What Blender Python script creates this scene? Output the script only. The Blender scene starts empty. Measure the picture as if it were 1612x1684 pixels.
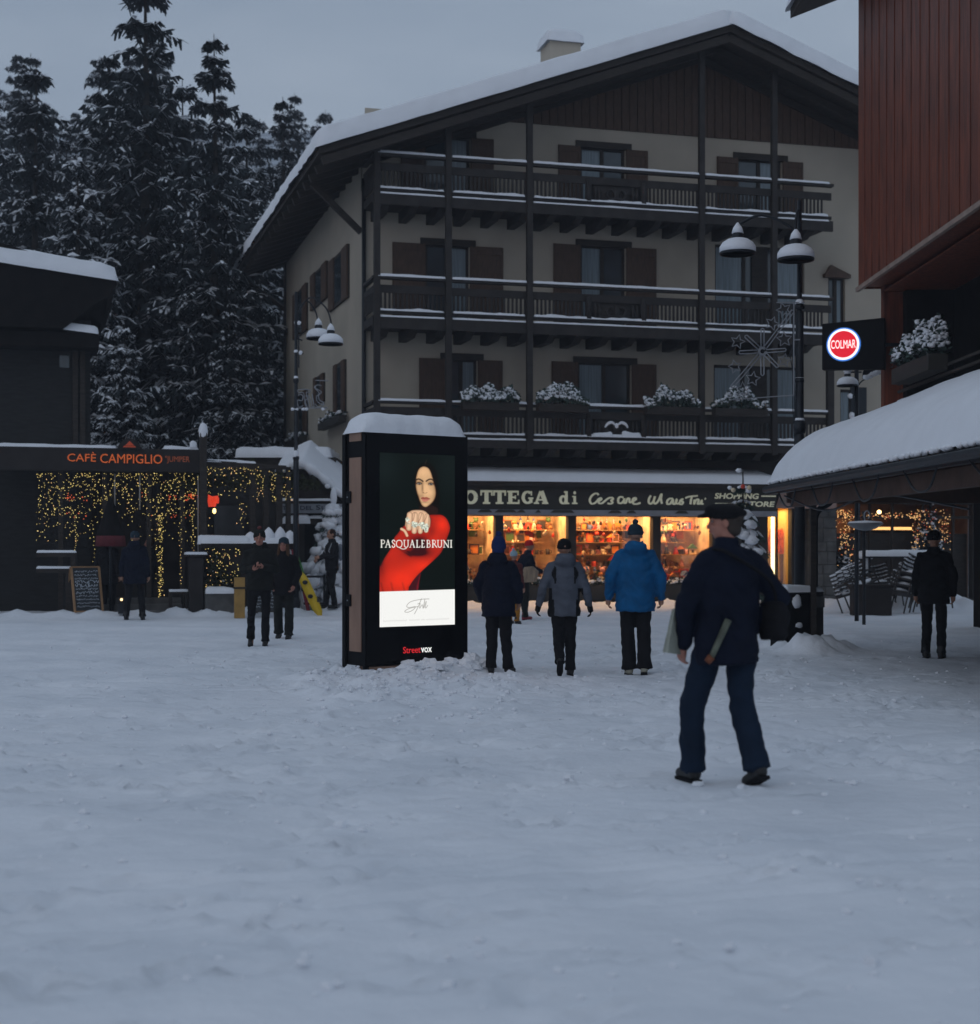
import bpy, bmesh, math, random
import numpy as np
from mathutils import Vector, Matrix, noise
random.seed(7)
PI = math.pi
R = math.radians
scene = bpy.context.scene
col = scene.collection

# ------------------------------------------------------------------ camera
F = 2560.0; CX = 806.0; HY = 900.0; HC = 1.5      # focal length and horizon measured on the photograph
cam_d = bpy.data.cameras.new('camera')
cam = bpy.data.objects.new('camera', cam_d); col.objects.link(cam)
cam.location = (0, 0, HC); cam.rotation_euler = (R(90), 0, 0)
cam_d.sensor_width = 36; cam_d.lens = 36*F/1684.0
cam_d.shift_y = (HY-842)/1684.0
cam_d.clip_start = 0.1; cam_d.clip_end = 2000
cam_d.dof.use_dof = True; cam_d.dof.focus_distance = 19.0; cam_d.dof.aperture_fstop = 2.1
scene.camera = cam
# ------------------------------------------------------------------ sky, sun, exposure
SUN_EL = R(4); SUN_AZ = R(215)
world = bpy.data.worlds.new("World"); scene.world = world; world.use_nodes = True
nt = world.node_tree; nt.nodes.clear()
sky = nt.nodes.new('ShaderNodeTexSky'); sky.sky_type = 'NISHITA'; sky.sun_disc = False
sky.sun_elevation = SUN_EL; sky.sun_rotation = SUN_AZ; sky.air_density = 1.5; sky.dust_density = 2.0
tc = nt.nodes.new('ShaderNodeTexCoord')
mp = nt.nodes.new('ShaderNodeMapping'); mp.inputs['Scale'].default_value = (1.2, 1.2, 4.0)
ns = nt.nodes.new('ShaderNodeTexNoise'); ns.inputs['Scale'].default_value = 1.6; ns.inputs['Detail'].default_value = 7; ns.inputs['Roughness'].default_value = .55
rp = nt.nodes.new('ShaderNodeValToRGB')
rp.color_ramp.elements[0].position = .3; rp.color_ramp.elements[0].color = (3.5, 4.5, 6.0, 1)
rp.color_ramp.elements[1].position = .72; rp.color_ramp.elements[1].color = (5.9, 6.9, 8.3, 1)
mx = nt.nodes.new('ShaderNodeMixRGB'); mx.inputs[0].default_value = .86
bg = nt.nodes.new('ShaderNodeBackground'); bg.inputs['Strength'].default_value = 0.0745
out = nt.nodes.new('ShaderNodeOutputWorld')
L = nt.links.new
L(tc.outputs['Generated'], mp.inputs[0]); L(mp.outputs[0], ns.inputs['Vector']); L(ns.outputs[0], rp.inputs[0])
L(sky.outputs[0], mx.inputs[1]); L(rp.outputs[0], mx.inputs[2]); L(mx.outputs[0], bg.inputs[0]); L(bg.outputs[0], out.inputs[0])
sd = bpy.data.lights.new('sun', 'SUN'); sd.energy = 0.12; sd.angle = R(25); sd.color = (1, .97, .94)
sun = bpy.data.objects.new('sun', sd); col.objects.link(sun); sun.rotation_euler = (R(52), 0, R(-30)); sun.location = (0, -10, 30)
scene.view_settings.view_transform = 'Standard'; scene.view_settings.look = 'None'
scene.view_settings.exposure = 0; scene.view_settings.gamma = 1
scene.render.engine = 'CYCLES'
scene.cycles.max_bounces = 5; scene.cycles.diffuse_bounces = 3; scene.cycles.glossy_bounces = 2
scene.cycles.transmission_bounces = 3; scene.cycles.sample_clamp_indirect = 3

# ------------------------------------------------------------------ helpers
def tag(o, label=None, cat=None, group=None, kind=None):
    if label: o['label'] = label
    if cat: o['category'] = cat
    if group: o['group'] = group
    if kind: o['kind'] = kind
    return o
def empty(name, loc=(0, 0, 0), rz=0, label=None, cat=None, group=None):
    o = bpy.data.objects.new(name, None); col.objects.link(o)
    o.location = loc; o.rotation_euler = (0, 0, rz); o.empty_display_size = .2
    return tag(o, label, cat, group)
def children(o): return [c for c in bpy.data.objects if c.parent == o]
def copy_tree(o, parent=None, loc=None, rz=None, label=None, scale=None):
    c = o.copy(); col.objects.link(c); c.parent = parent
    if loc is not None: c.location = loc
    if rz is not None: c.rotation_euler = (0, 0, rz)
    if scale is not None: c.scale = (scale,)*3 if not hasattr(scale, '__len__') else scale
    if label: c['label'] = label
    for ch in children(o): copy_tree(ch, c)
    return c
def GY(py): return F*HC/(py-HY)
def W(px, py, Y): return Vector(((px-CX)*Y/F, Y, HC-(py-HY)*Y/F))

class Fr:                      # a facade's own axes: x along it, y into it, z up
    def __init__(s, ox, oy, deg):
        s.o = Vector((ox, oy)); s.a = R(deg); s.e = Vector((math.cos(s.a), math.sin(s.a))); s.n = Vector((-math.sin(s.a), math.cos(s.a)))
    def u(s, px, d=0):
        a = (px-CX)/F; t = (s.o.dot(s.n)+d)/(a*s.n.x+s.n.y)
        return (Vector((a*t, t))-s.o).dot(s.e)
    def z(s, px, py, d=0):
        a = (px-CX)/F; t = (s.o.dot(s.n)+d)/(a*s.n.x+s.n.y)
        return HC-(py-HY)*t/F
    def v(s, px, py, u0):
        a = (px-CX)/F; t = (s.o.dot(s.e)+u0)/(a*s.e.x+s.e.y)
        return (Vector((a*t, t))-s.o).dot(s.n), HC-(py-HY)*t/F
    def w(s, u, d, z=0):
        p = s.o+s.e*u+s.n*d; return Vector((p.x, p.y, z))

class MB:
    def __init__(s): s.v = []; s.f = []; s.m = []; s.mi = 0
    def add(s, vs, fs):
        b = len(s.v); s.v += [tuple(p) for p in vs]; s.f += [tuple(i+b for i in f) for f in fs]; s.m += [s.mi]*len(fs); return s
    def box(s, x0, x1, y0, y1, z0, z1, rot=None, piv=None):
        vs = [Vector((x, y, z)) for z in (z0, z1) for y in (y0, y1) for x in (x0, x1)]
        if rot is not None:
            pv = Vector(piv) if piv else Vector(((x0+x1)/2, (y0+y1)/2, (z0+z1)/2))
            vs = [rot @ (p-pv)+pv for p in vs]
        return s.add(vs, [(0, 2, 3, 1), (4, 5, 7, 6), (0, 1, 5, 4), (2, 6, 7, 3), (0, 4, 6, 2), (1, 3, 7, 5)])
    def bar(s, a, b, w, h=None):      # square bar from a to b
        a = Vector(a); b = Vector(b); h = h or w; d = (b-a).normalized()
        up = Vector((0, 0, 1)) if abs(d.z) < .95 else Vector((0, 1, 0))
        sx = d.cross(up).normalized()*w/2; sy = d.cross(sx).normalized()*h/2
        vs = [a-sx-sy, a+sx-sy, a+sx+sy, a-sx+sy, b-sx-sy, b+sx-sy, b+sx+sy, b-sx+sy]
        return s.add(vs, [(0, 3, 2, 1), (4, 5, 6, 7), (0, 1, 5, 4), (1, 2, 6, 5), (2, 3, 7, 6), (3, 0, 4, 7)])
    def prism(s, pts, d0, d1, axis='y'):   # polygon extruded; pts (x,z) if axis y, (y,z) if axis x, (x,y) if z
        def mk(p, d): return {'y': (p[0], d, p[1]), 'x': (d, p[0], p[1]), 'z': (p[0], p[1], d)}[axis]
        n = len(pts); vs = [mk(p, d0) for p in pts]+[mk(p, d1) for p in pts]
        fs = [tuple(range(n)), tuple(range(2*n-1, n-1, -1))]+[(i, i+n, (i+1) % n+n, (i+1) % n) for i in range(n)]
        return s.add(vs, fs)
    def tube(s, pts, r, n=8, closed=False, cap=True):
        pts = [Vector(p) for p in pts]; m = len(pts)
        rs = r if hasattr(r, '__len__') else [r]*m
        t0 = (pts[1]-pts[0]).normalized(); up = Vector((0, 0, 1)) if abs(t0.z) < .9 else Vector((0, 1, 0))
        nx = t0.cross(up).normalized(); vs = []
        for i in range(m):
            if closed: t = (pts[(i+1) % m]-pts[i-1]).normalized()
            else: t = (pts[min(i+1, m-1)]-pts[max(i-1, 0)]).normalized()
            nx = (nx-t*nx.dot(t)).normalized(); ny = t.cross(nx)
            for k in range(n):
                a = 2*PI*k/n; vs.append(pts[i]+(nx*math.cos(a)+ny*math.sin(a))*rs[i])
        fs = []
        for i in range(m if closed else m-1):
            j = (i+1) % m
            for k in range(n): fs.append((i*n+k, i*n+(k+1) % n, j*n+(k+1) % n, j*n+k))
        if cap and not closed: fs += [tuple(range(n-1, -1, -1)), tuple((m-1)*n+k for k in range(n))]
        return s.add(vs, fs)
    def lathe(s, prof, c=(0, 0, 0), n=20, rot=None):
        vs = []; c = Vector(c)
        for r, z in prof:
            for k in range(n):
                a = 2*PI*k/n; p = Vector((r*math.cos(a), r*math.sin(a), z))
                if rot is not None: p = rot @ p
                vs.append(p+c)
        fs = [(i*n+k, i*n+(k+1) % n, (i+1)*n+(k+1) % n, (i+1)*n+k) for i in range(len(prof)-1) for k in range(n)]
        fs += [tuple(range(n-1, -1, -1)), tuple((len(prof)-1)*n+k for k in range(n))]
        return s.add(vs, fs)
    def ball(s, c, r, n=8, amp=0, seed=0, rot=None):    # ellipsoid, optionally lumpy
        c = Vector(c); r = Vector(r) if hasattr(r, '__len__') else Vector((r, r, r)); m = max(4, n*3//4); vs = []
        for i in range(1, m):
            for k in range(n):
                ph = PI*i/m; a = 2*PI*k/n
                d = Vector((math.sin(ph)*math.cos(a), math.sin(ph)*math.sin(a), math.cos(ph)))
                q = 1+(amp*noise.noise(d*2.1+Vector((seed, seed*.7, c.x*3+c.z))) if amp else 0)
                p = Vector((d.x*r.x, d.y*r.y, d.z*r.z))*q
                if rot is not None: p = rot @ p
                vs.append(c+p)
        top = Vector((0, 0, r.z)); bot = Vector((0, 0, -r.z))
        if rot is not None: top = rot @ top; bot = rot @ bot
        vs += [c+top, c+bot]; T = len(vs)-2; B = T+1
        fs = [((i)*n+k, (i+1)*n+k, (i+1)*n+(k+1) % n, i*n+(k+1) % n) for i in range(m-2) for k in range(n)]
        fs += [(T, k, (k+1) % n) for k in range(n)]+[(B, (m-2)*n+(k+1) % n, (m-2)*n+k) for k in range(n)]
        return s.add(vs, fs)
    def snow(s, x0, x1, y0, y1, z, h, step=.12, over=.03, amp=.25, seed=0, zfn=None, power=3):
        # soft slab of settled snow, rounded at its edges
        lx = x1-x0; ly = y1-y0
        nx = max(6, min(90, int(lx/step))); ny = max(5, min(60, int(ly/step)))
        def grid(n): return [math.sin(PI/2*(2*i/n-1))*.5+.5 if n < 14 else (i/n) for i in range(n+1)]
        gx = grid(nx); gy = grid(ny)
        if nx >= 14: gx = [0, .25*min(h, lx*.2)/lx]+[g for g in gx[1:-1] if min(h, lx*.2)*.5/lx < g < 1-min(h, lx*.2)*.5/lx]+[1-.25*min(h, lx*.2)/lx, 1]
        if ny >= 14: gy = [0, .25*min(h, ly*.2)/ly]+[g for g in gy[1:-1] if min(h, ly*.2)*.5/ly < g < 1-min(h, ly*.2)*.5/ly]+[1-.25*min(h, ly*.2)/ly, 1]
        vs = []; NX = len(gx); NY = len(gy); e = max(1e-3, min(h*1.0, lx*.5, ly*.5))
        for j, b in enumerate(gy):
            for i, a in enumerate(gx):
                x = x0+a*lx; y = y0+b*ly
                dx = min(a, 1-a)*lx; dy = min(b, 1-b)*ly
                tx = min(1, dx/e); ty = min(1, dy/e)
                q = (1-(1-tx)**power)**(1/power)*(1-(1-ty)**power)**(1/power)
                nz = noise.noise(Vector((x*1.7+seed, y*1.7, z*.3)))*.6+noise.noise(Vector((x*5+seed, y*5, 3)))*.3
                zz = z+h*q*(1+amp*nz)
                ed = 1-q
                jx = noise.noise(Vector((x*6+seed, y*6, 9)))*over
                jy = noise.noise(Vector((x*6+seed, y*6, 19)))*over
                x += (over if a > .5 else -over)*(1-ed)*.6*(dx < e)+jx
                y += (over if b > .5 else -over)*(1-ed)*.6*(dy < e)+jy
                vs.append((x, y, zz+(zfn(x, y) if zfn else 0)))
        fs = [(j*NX+i, j*NX+i+1, (j+1)*NX+i+1, (j+1)*NX+i) for j in range(NY-1) for i in range(NX-1)]
        b0 = len(vs)
        rim = [i for i in range(NX)]+[j*NX+NX-1 for j in range(1, NY)]+[(NY-1)*NX+i for i in range(NX-2, -1, -1)]+[j*NX for j in range(NY-2, 0, -1)]
        for r in rim:
            p = vs[r]; vs.append((p[0], p[1], p[2]-.012))
        m = len(rim)
        fs += [(rim[k], b0+k, b0+(k+1) % m, rim[(k+1) % m]) for k in range(m)]
        return s.add(vs, fs)
    def mesh(s, name, mats, smooth=False):
        me = bpy.data.meshes.new(name); me.from_pydata(s.v, [], s.f); me.validate()
        mats = mats if isinstance(mats, (list, tuple)) else [mats]
        for m in mats: me.materials.append(m)
        if len(mats) > 1 and len(me.polygons) == len(s.m): me.polygons.foreach_set('material_index', s.m)
        if smooth: me.polygons.foreach_set('use_smooth', [True]*len(me.polygons))
        me.update(); return me
    def build(s, name, mats, parent=None, smooth=False, bevel=0, loc=None, rot=None):
        me = s.mesh(name, mats, smooth)
        o = bpy.data.objects.new(name, me); col.objects.link(o)
        if parent: o.parent = parent
        if loc is not None: o.location = loc
        if rot is not None: o.rotation_euler = rot
        if bevel:
            b = o.modifiers.new('bevel', 'BEVEL'); b.width = bevel; b.segments = 2; b.limit_method = 'ANGLE'; b.angle_limit = R(50)
        return o
def linkmesh(name, me, parent=None, loc=(0, 0, 0), rot=(0, 0, 0), scale=None):
    o = bpy.data.objects.new(name, me); col.objects.link(o); o.parent = parent; o.location = loc; o.rotation_euler = rot
    if scale: o.scale = scale
    return o

def M(name, c, rough=.75, var=.25, scale=6, bump=.15, bscale=None, metal=0, emit=None, es=0, spec=.4, stretch=None, coat=0, sample=True, c2=None):
    m = bpy.data.materials.new(name); m.use_nodes = True; t = m.node_tree; b = t.nodes['Principled BSDF']
    b.inputs['Roughness'].default_value = rough; b.inputs['Metallic'].default_value = metal
    b.inputs['Specular IOR Level'].default_value = spec; b.inputs['Coat Weight'].default_value = coat
    tc = t.nodes.new('ShaderNodeTexCoord'); mp = t.nodes.new('ShaderNodeMapping')
    if stretch: mp.inputs['Scale'].default_value = stretch
    t.links.new(tc.outputs['Object'], mp.inputs[0])
    n = t.nodes.new('ShaderNodeTexNoise'); n.inputs['Scale'].default_value = scale; n.inputs['Detail'].default_value = 6
    t.links.new(mp.outputs[0], n.inputs['Vector'])
    r = t.nodes.new('ShaderNodeValToRGB'); r.color_ramp.elements[0].position = .3; r.color_ramp.elements[1].position = .7
    r.color_ramp.elements[0].color = tuple(max(0, x*(1-var)) for x in c)+(1,)
    cc = c2 or c
    r.color_ramp.elements[1].color = tuple(min(1, x*(1+var)) for x in cc)+(1,)
    t.links.new(n.outputs[0], r.inputs[0]); t.links.new(r.outputs[0], b.inputs['Base Color'])
    if bump:
        n2 = t.nodes.new('ShaderNodeTexNoise'); n2.inputs['Scale'].default_value = bscale or scale*4; n2.inputs['Detail'].default_value = 5
        t.links.new(mp.outputs[0], n2.inputs['Vector'])
        bp = t.nodes.new('ShaderNodeBump'); bp.inputs['Strength'].default_value = bump; bp.inputs['Distance'].default_value = .02
        t.links.new(n2.outputs[0], bp.inputs['Height']); t.links.new(bp.outputs[0], b.inputs['Normal'])
    if emit:
        b.inputs['Emission Color'].default_value = tuple(emit)+(1,); b.inputs['Emission Strength'].default_value = es
        if not sample: m.cycles.emission_sampling = 'NONE'
    return m
snow_m = M('snow', (.80, .82, .86), .85, .03, 3, .35, 30)
snow_m2 = M('ground snow', (.73, .765, .82), .9, .05, .8, .75, 11, c2=(.80, .82, .86))
wall_m = M('beige render wall', (.42, .37, .30), .9, .12, .7, .3, 30)
wall_side_m = wall_m
dwood = M('dark stained wood', (.026, .020, .016), .7, .4, 5, .3, 30, stretch=(1, 1, 6))
rail_m = M('dark brown balcony wood', (.023, .019, .017), .7, .35, 4, .2, 30)
shut_m = M('brown shutter wood', (.075, .042, .026), .65, .3, 5, .25, 20, stretch=(5, 1, 1))
red_m = M('red brown cladding', (.155, .038, .017), .5, .5, 2.5, .2, 20, stretch=(6, 6, .6))
pane_m = M('window pane', (.035, .05, .06), .12, .3, 1.2, 0, spec=.8)
curt_m = M('curtain behind glass', (.15, .20, .23), .3, .35, 5, 0, spec=.8, stretch=(5, 5, .2))
black_m = M('black powder coat', (.004, .004, .005), .6, .2, 6, .05, spec=.1)
gloss_m = M('black glass', (.003, .003, .004), .2, .1, 4, 0, spec=.12)
tan_m = M('tan timber panel', (.25, .15, .105), .6, .22, 4, .15, 30, stretch=(1, 1, .35))
iron_m = M('dark painted iron', (.012, .015, .02), .45, .3, 8, .1, metal=.3)
cream_m = M('cream letter', (.55, .55, .42), .6, .06, 8, 0, emit=(.75, .75, .55), es=.16, sample=False)
fascia_m = M('dark brown fascia', (.028, .026, .022), .65, .2, 3, .1)
needle_m = M('dark needles', (.030, .038, .042), .9, .5, 1.5, 0, spec=.1)
needle2_m = M('green needles', (.04, .065, .055), .9, .4, 8, 0)
bark_m = M('bark', (.03, .024, .02), .9, .4, 8, .4)
stone_m = M('rough stone', (.09, .088, .085), .9, .4, 3, .6, 8)
grey_m = M('grey painted board', (.26, .28, .31), .7, .1, 4, .05)
cafe_m = M('cafe dark board', (.02, .016, .015), .8, .25, 3, .1)
dark_m = M('dark interior', (.010, .009, .009), .9, .3, 3, 0, spec=.08)
glass_m = bpy.data.materials.new('shop glass'); glass_m.use_nodes = True
_t = glass_m.node_tree; _t.nodes.clear()
_o = _t.nodes.new('ShaderNodeOutputMaterial'); _mix = _t.nodes.new('ShaderNodeMixShader'); _tr = _t.nodes.new('ShaderNodeBsdfTransparent'); _gl = _t.nodes.new('ShaderNodeBsdfGlossy')
_gl.inputs['Roughness'].default_value = .03; _mix.inputs[0].default_value = .06
_t.links.new(_tr.outputs[0], _mix.inputs[1]); _t.links.new(_gl.outputs[0], _mix.inputs[2]); _t.links.new(_mix.outputs[0], _o.inputs[0])
bulb_y = M('yellow bulb', (.9, .8, .4), .5, 0, 1, 0, emit=(1, .74, .20), es=1.15, sample=False)
bulb_w = M('warm bulb', (.9, .7, .4), .5, 0, 1, 0, emit=(1, .55, .2), es=1.6, sample=False)
bulb_r = M('red bulb', (.9, .2, .1), .5, 0, 1, 0, emit=(1, .16, .05), es=.7, sample=False)

def text_obj(s, mat, parent, x0, x1, z0, z1, y, name='lettering', ext=.01, bold=0, shear=0, face=-1):
    cu = bpy.data.curves.new(name, 'FONT'); cu.body = s; cu.size = 1; cu.extrude = 0; cu.offset = bold; cu.shear = shear; cu.resolution_u = 3
    t = bpy.data.objects.new(name, cu); col.objects.link(t)
    bpy.context.view_layer.update()
    dg = bpy.context.evaluated_depsgraph_get(); me = bpy.data.meshes.new_from_object(t.evaluated_get(dg)); bpy.data.objects.remove(t)
    xs = [v.co.x for v in me.vertices]; ys = [v.co.y for v in me.vertices]
    ax, bx, ay, by = min(xs), max(xs), min(ys), max(ys)
    for v in me.vertices:
        v.co = Vector((x0+(v.co.x-ax)/(bx-ax)*(x1-x0), y, z0+(v.co.y-ay)/(by-ay)*(z1-z0)))
    bm = bmesh.new(); bm.from_mesh(me)
    r = bmesh.ops.extrude_face_region(bm, geom=bm.faces[:])
    for v in [g for g in r['geom'] if isinstance(g, bmesh.types.BMVert)]: v.co.y -= ext
    bm.to_mesh(me); bm.free(); me.name = name; me.materials.clear(); me.materials.append(mat)
    return linkmesh(name, me, parent)

def ribbon(mb, pts, w, y, ext=.01, closed=False, nib=None):      # thick stroke in the x-z plane, standing ext proud of y
    P = [Vector((p[0], p[1])) for p in pts]; n = len(P); Lf = []; Rt = []
    for i in range(n):
        a = P[i-1] if (i > 0 or closed) else P[i]; b = P[(i+1) % n] if (i < n-1 or closed) else P[i]
        t = (b-a)
        t = t.normalized() if t.length > 1e-6 else Vector((1, 0))
        nn = Vector((-t.y, t.x)); ww = w/2
        if nib is not None: ww = w/2*(nib+(1-nib)*abs(nn.x))
        Lf.append(P[i]+nn*ww); Rt.append(P[i]-nn*ww)
    vs = []
    for i in range(n):
        for q in (Lf[i], Rt[i]): vs += [(q.x, y, q.y), (q.x, y-ext, q.y)]
    fs = []
    for i in range(n if closed else n-1):
        a = 4*i; b = 4*((i+1) % n)
        fs += [(a+1, b+1, b+3, a+3), (a, a+1, b+1, b)[::-1], (a+2, a+3, b+3, b+2)]
    if not closed: fs += [(0, 1, 3, 2), (4*(n-1), 4*(n-1)+2, 4*(n-1)+3, 4*(n-1)+1)]
    mb.add(vs, fs)
def smooth_pts(pts, k=5, closed=False):
    P = [Vector(p) for p in pts]; n = len(P); o = []
    rng = range(n if closed else n-1)
    for i in rng:
        p0 = P[i-1] if (i > 0 or closed) else P[0]; p1 = P[i]; p2 = P[(i+1) % n]; p3 = P[(i+2) % n] if (i+2 < n or closed) else P[-1]
        for j in range(k):
            t = j/k; o.append(.5*((2*p1)+(p2-p0)*t+(2*p0-5*p1+4*p2-p3)*t*t+(3*p1-p0-3*p2+p3)*t**3))
    if not closed: o.append(P[-1])
    return o

# shrub of leaf sprays with snow lying on it
def shrub_meshes(w, d, h, n=260, seed=1, snow=.5, mat=None):
    rnd = random.Random(seed); a = MB(); b = MB()
    for i in range(n):
        x = rnd.uniform(-w/2, w/2); y = rnd.uniform(-d/2, d/2)
        top = h*max(.18, .58+.95*noise.noise(Vector((x*2.6+seed, y*1.5, 1))))*(1-.5*abs(2*x/w)**3)
        z = top*rnd.random()**.6
        dr = Vector((rnd.gauss(0, 1), rnd.gauss(0, 1)-.3, rnd.gauss(.3, .8))).normalized(); l = rnd.uniform(.06, .14)
        sd = dr.cross(Vector((rnd.random(), rnd.random(), rnd.random()))).normalized()*l*.3
        p = Vector((x, y, z)); a.add([p-sd, p+dr*l*.5+sd, p+dr*l, p+dr*l*.5-sd], [(0, 1, 2, 3)])
        if rnd.random() < snow and z > top*.45:
            r = rnd.uniform(.015, .05); b.ball((x, y, z+.02), (r*1.3, r*1.2, r*.8), 6, .5, rnd.random()*9)
    return a.mesh('foliage', mat or needle2_m), b.mesh('snow_patches', snow_m, True)
# ------------------------------------------------------------------ ground
mounds = []   # x, y, rx, ry, h
HF = Fr(W(800, 996, 40).x, 40, 15.9)        # hotel front wall frame
KF = Fr(W(601, 1112, 18.1).x, 18.1, 36.6)   # kiosk frame, origin at its near corner
CF = Fr(W(215, 1013, 34).x, 34, 15.9)       # cafe frame
KW = KF.u(769.5); KD = KF.v(567.5, 900, 0)[0]
for i in range(26):
    t = i/25; p = KF.w(-.1+t*(KW+.25), -.12-.10*math.sin(i*2.1), 0)
    mounds.append((p.x, p.y, .20+.08*math.sin(i*1.7), .16, .045+.105*t*(.45+.55*math.sin(i*1.3)**2)))
for i in range(8):
    p = KF.w(-.1, KD*i/7, 0); mounds.append((p.x, p.y, .14, .12, .06+.04*math.sin(i)))
for i in range(60):
    u = -4+i*.33; p = HF.w(u, -1.0+.2*math.sin(i*1.9), 0); mounds.append((p.x, p.y, .45, .35, .09+.06*math.sin(i*2.7)))
for i in range(34):
    p = CF.w(-5+i*.3, -.9+.15*math.sin(i*1.7), 0); mounds.append((p.x, p.y, .35, .3, .12+.08*math.sin(i*2.3)))
for (px, Y, h) in [(1262, 23.6, .14), (1275, 23.0, .12), (1300, 22.4, .2), (1318, 21.9, .28), (1337, 21.8, .22), (1362, 22.3, .22), (1380, 22.6, .14), (1290, 22.9, .15)]:
    mounds.append(((px-CX)*Y/F, Y, .28, .22, h))
for i in range(26):
    px = 1385+i*9; Y = 37.2+.3*math.sin(i); mounds.append(((px-CX)*Y/F, Y, .4, .5, .2+.12*math.sin(i*1.9)))
for i in range(130):
    px = random.uniform(490, 850); py = 1112+abs(random.gauss(0, 26)); Y = GY(py)
    mounds.append(((px-CX)*Y/F, Y, random.uniform(.07, .24), random.uniform(.07, .2), random.uniform(.03, .085)))
MG = {}
for m in mounds:
    rr = 3
    for gx in range(int(math.floor(m[0]-rr*m[2])), int(math.floor(m[0]+rr*m[2]))+1):
        for gy in range(int(math.floor(m[1]-rr*m[3])), int(math.floor(m[1]+rr*m[3]))+1): MG.setdefault((gx, gy), []).append(m)
fp = []
for i in range(95):
    x = random.uniform(-3.5, 4.5); y = random.uniform(5, 22); a = random.uniform(0, 6.28)
    for k in range(random.randint(5, 14)):
        a += random.uniform(-.15, .15); x += math.cos(a)*.62; y += math.sin(a)*.62; s = .1 if k % 2 else -.1
        fp.append((x-math.sin(a)*s, y+math.cos(a)*s, a))
FG = {}
for f in fp: FG.setdefault((int(f[0]//1), int(f[1]//1)), []).append(f)
def ground_z(x, y, fine=True):
    z = .05*noise.noise(Vector((x*.22, y*.22, 0)))+.034*noise.noise(Vector((x*.9, y*.9, 4)))
    if fine:
        z += .024*noise.noise(Vector((x*3.2, y*2.6, 7)))*(.5+noise.noise(Vector((x*.5, y*.5, 31)))+.4)+.012*noise.noise(Vector((x*8, y*7, 2)))*(.8+noise.noise(Vector((x*.8, y*.8, 3))))+.02*max(0, noise.noise(Vector((x*6, y*5, 5)))-.32)
        z -= .018*max(0, noise.noise(Vector((x*1.1+3, y*.35, 12)))-.1)     # ruts
    for m in MG.get((int(math.floor(x)), int(math.floor(y))), ()):
        d = ((x-m[0])/m[2])**2+((y-m[1])/m[3])**2
        if d < 9: z = max(z, z*.4+m[4]*math.exp(-d)*(1+.5*noise.noise(Vector((x*8, y*8, 1)))))
    if fine and y < 30:
        for tx, ty, ta, tw_ in ((-4.5, 9, .62, .30), (2.5, 7.2, .16, .34), (-1, 16, -.28, .30), (5, 5.5, 1.9, .22), (-3, 6.2, .30, .34)):    # sledge tracks
            d = -(x-tx)*math.sin(ta)+(y-ty)*math.cos(ta)+.12*math.sin(x*.6+y*.3)
            for o_ in (-tw_, tw_):
                e = abs(d-o_)
                if e < .16: z += -.022*math.exp(-(e/.045)**4)+.008*math.exp(-((e-.085)/.03)**2)
    if fine and y < 24:
        for i in (-1, 0, 1):
            for j in (-1, 0, 1):
                for f in FG.get((int(x//1)+i, int(y//1)+j), ()):
                    dx = x-f[0]; dy = y-f[1]
                    if abs(dx) < .3 and abs(dy) < .3:
                        c, s = math.cos(f[2]), math.sin(f[2]); a = (dx*c+dy*s)/.15; b = (-dx*s+dy*c)/.06; q = a*a+b*b
                        if q < 4: z += -.046*math.exp(-q*q)+.020*math.exp(-(q-1.8)**2*3)
    return z
xs = [-260, -160, -100, -60, -40, -28, -20, -15, -12]+[-11+i*.18 for i in range(22)]+[-7+i*.065 for i in range(216)]+[7.1+i*.18 for i in range(24)]+[12, 15, 20, 28, 40, 60, 100, 160, 260]
ys = [-60, -20, -5, 1, 3]; y = 4.0
while y < 46: ys.append(y); y += max(.04, min(.16, (y-2)*.0042))
ys += [48, 52, 60, 80, 120, 200, 400]
mb = MB(); nx = len(xs)
vs = []
for j, y in enumerate(ys):
    for i, x in enumerate(xs):
        near = abs(x) < 12 and 3 < y < 47
        vs.append((x, y, ground_z(x, y, abs(x) < 11 and y > 3.5) if near else 0))
fs = [(j*nx+i, j*nx+i+1, (j+1)*nx+i+1, (j+1)*nx+i) for j in range(len(ys)-1) for i in range(nx-1)]
mb.add(vs, fs)
tag(mb.build('snowy_ground', snow_m2, smooth=True), kind='structure')
def gz(x, y): return ground_z(x, y, False)

# loose crumbs of snow kicked up over the square
mb = MB(); rc = random.Random(21)
for i in range(1500):
    if i < 500: px = rc.uniform(500, 850); py = 1108+abs(rc.gauss(0, 28)); y_ = GY(py); x_ = (px-CX)*y_/F
    elif i < 1100: f_ = fp[rc.randrange(len(fp))]; x_ = f_[0]+rc.gauss(0, .16); y_ = f_[1]+rc.gauss(0, .16)
    else: y_ = 4.6+rc.random()**1.6*20; x_ = rc.uniform(-.34, .34)*y_
    if y_ < 4.4 or y_ > 30: continue
    r_ = rc.uniform(.006, .02)*(1.5 if rc.random() < .15 else 1)
    if i < 500: r_ *= 1.5
    mb.ball((x_, y_, ground_z(x_, y_)+r_*.3), (r_*1.3, r_, r_*.8), 5, .6, i)
for i in range(46):
    t = rc.random()**.7; p = KF.w(.05+t*(KW-.05), -.14-.22*rc.random(), 0); r_ = rc.uniform(.03, .085)
    mb.ball((p.x, p.y, ground_z(p.x, p.y)+r_*.15), (r_*1.4, r_, r_*.8), 8, .7, i+.3)
tag(mb.build('snow_crumbs', snow_m), kind='stuff')
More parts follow.
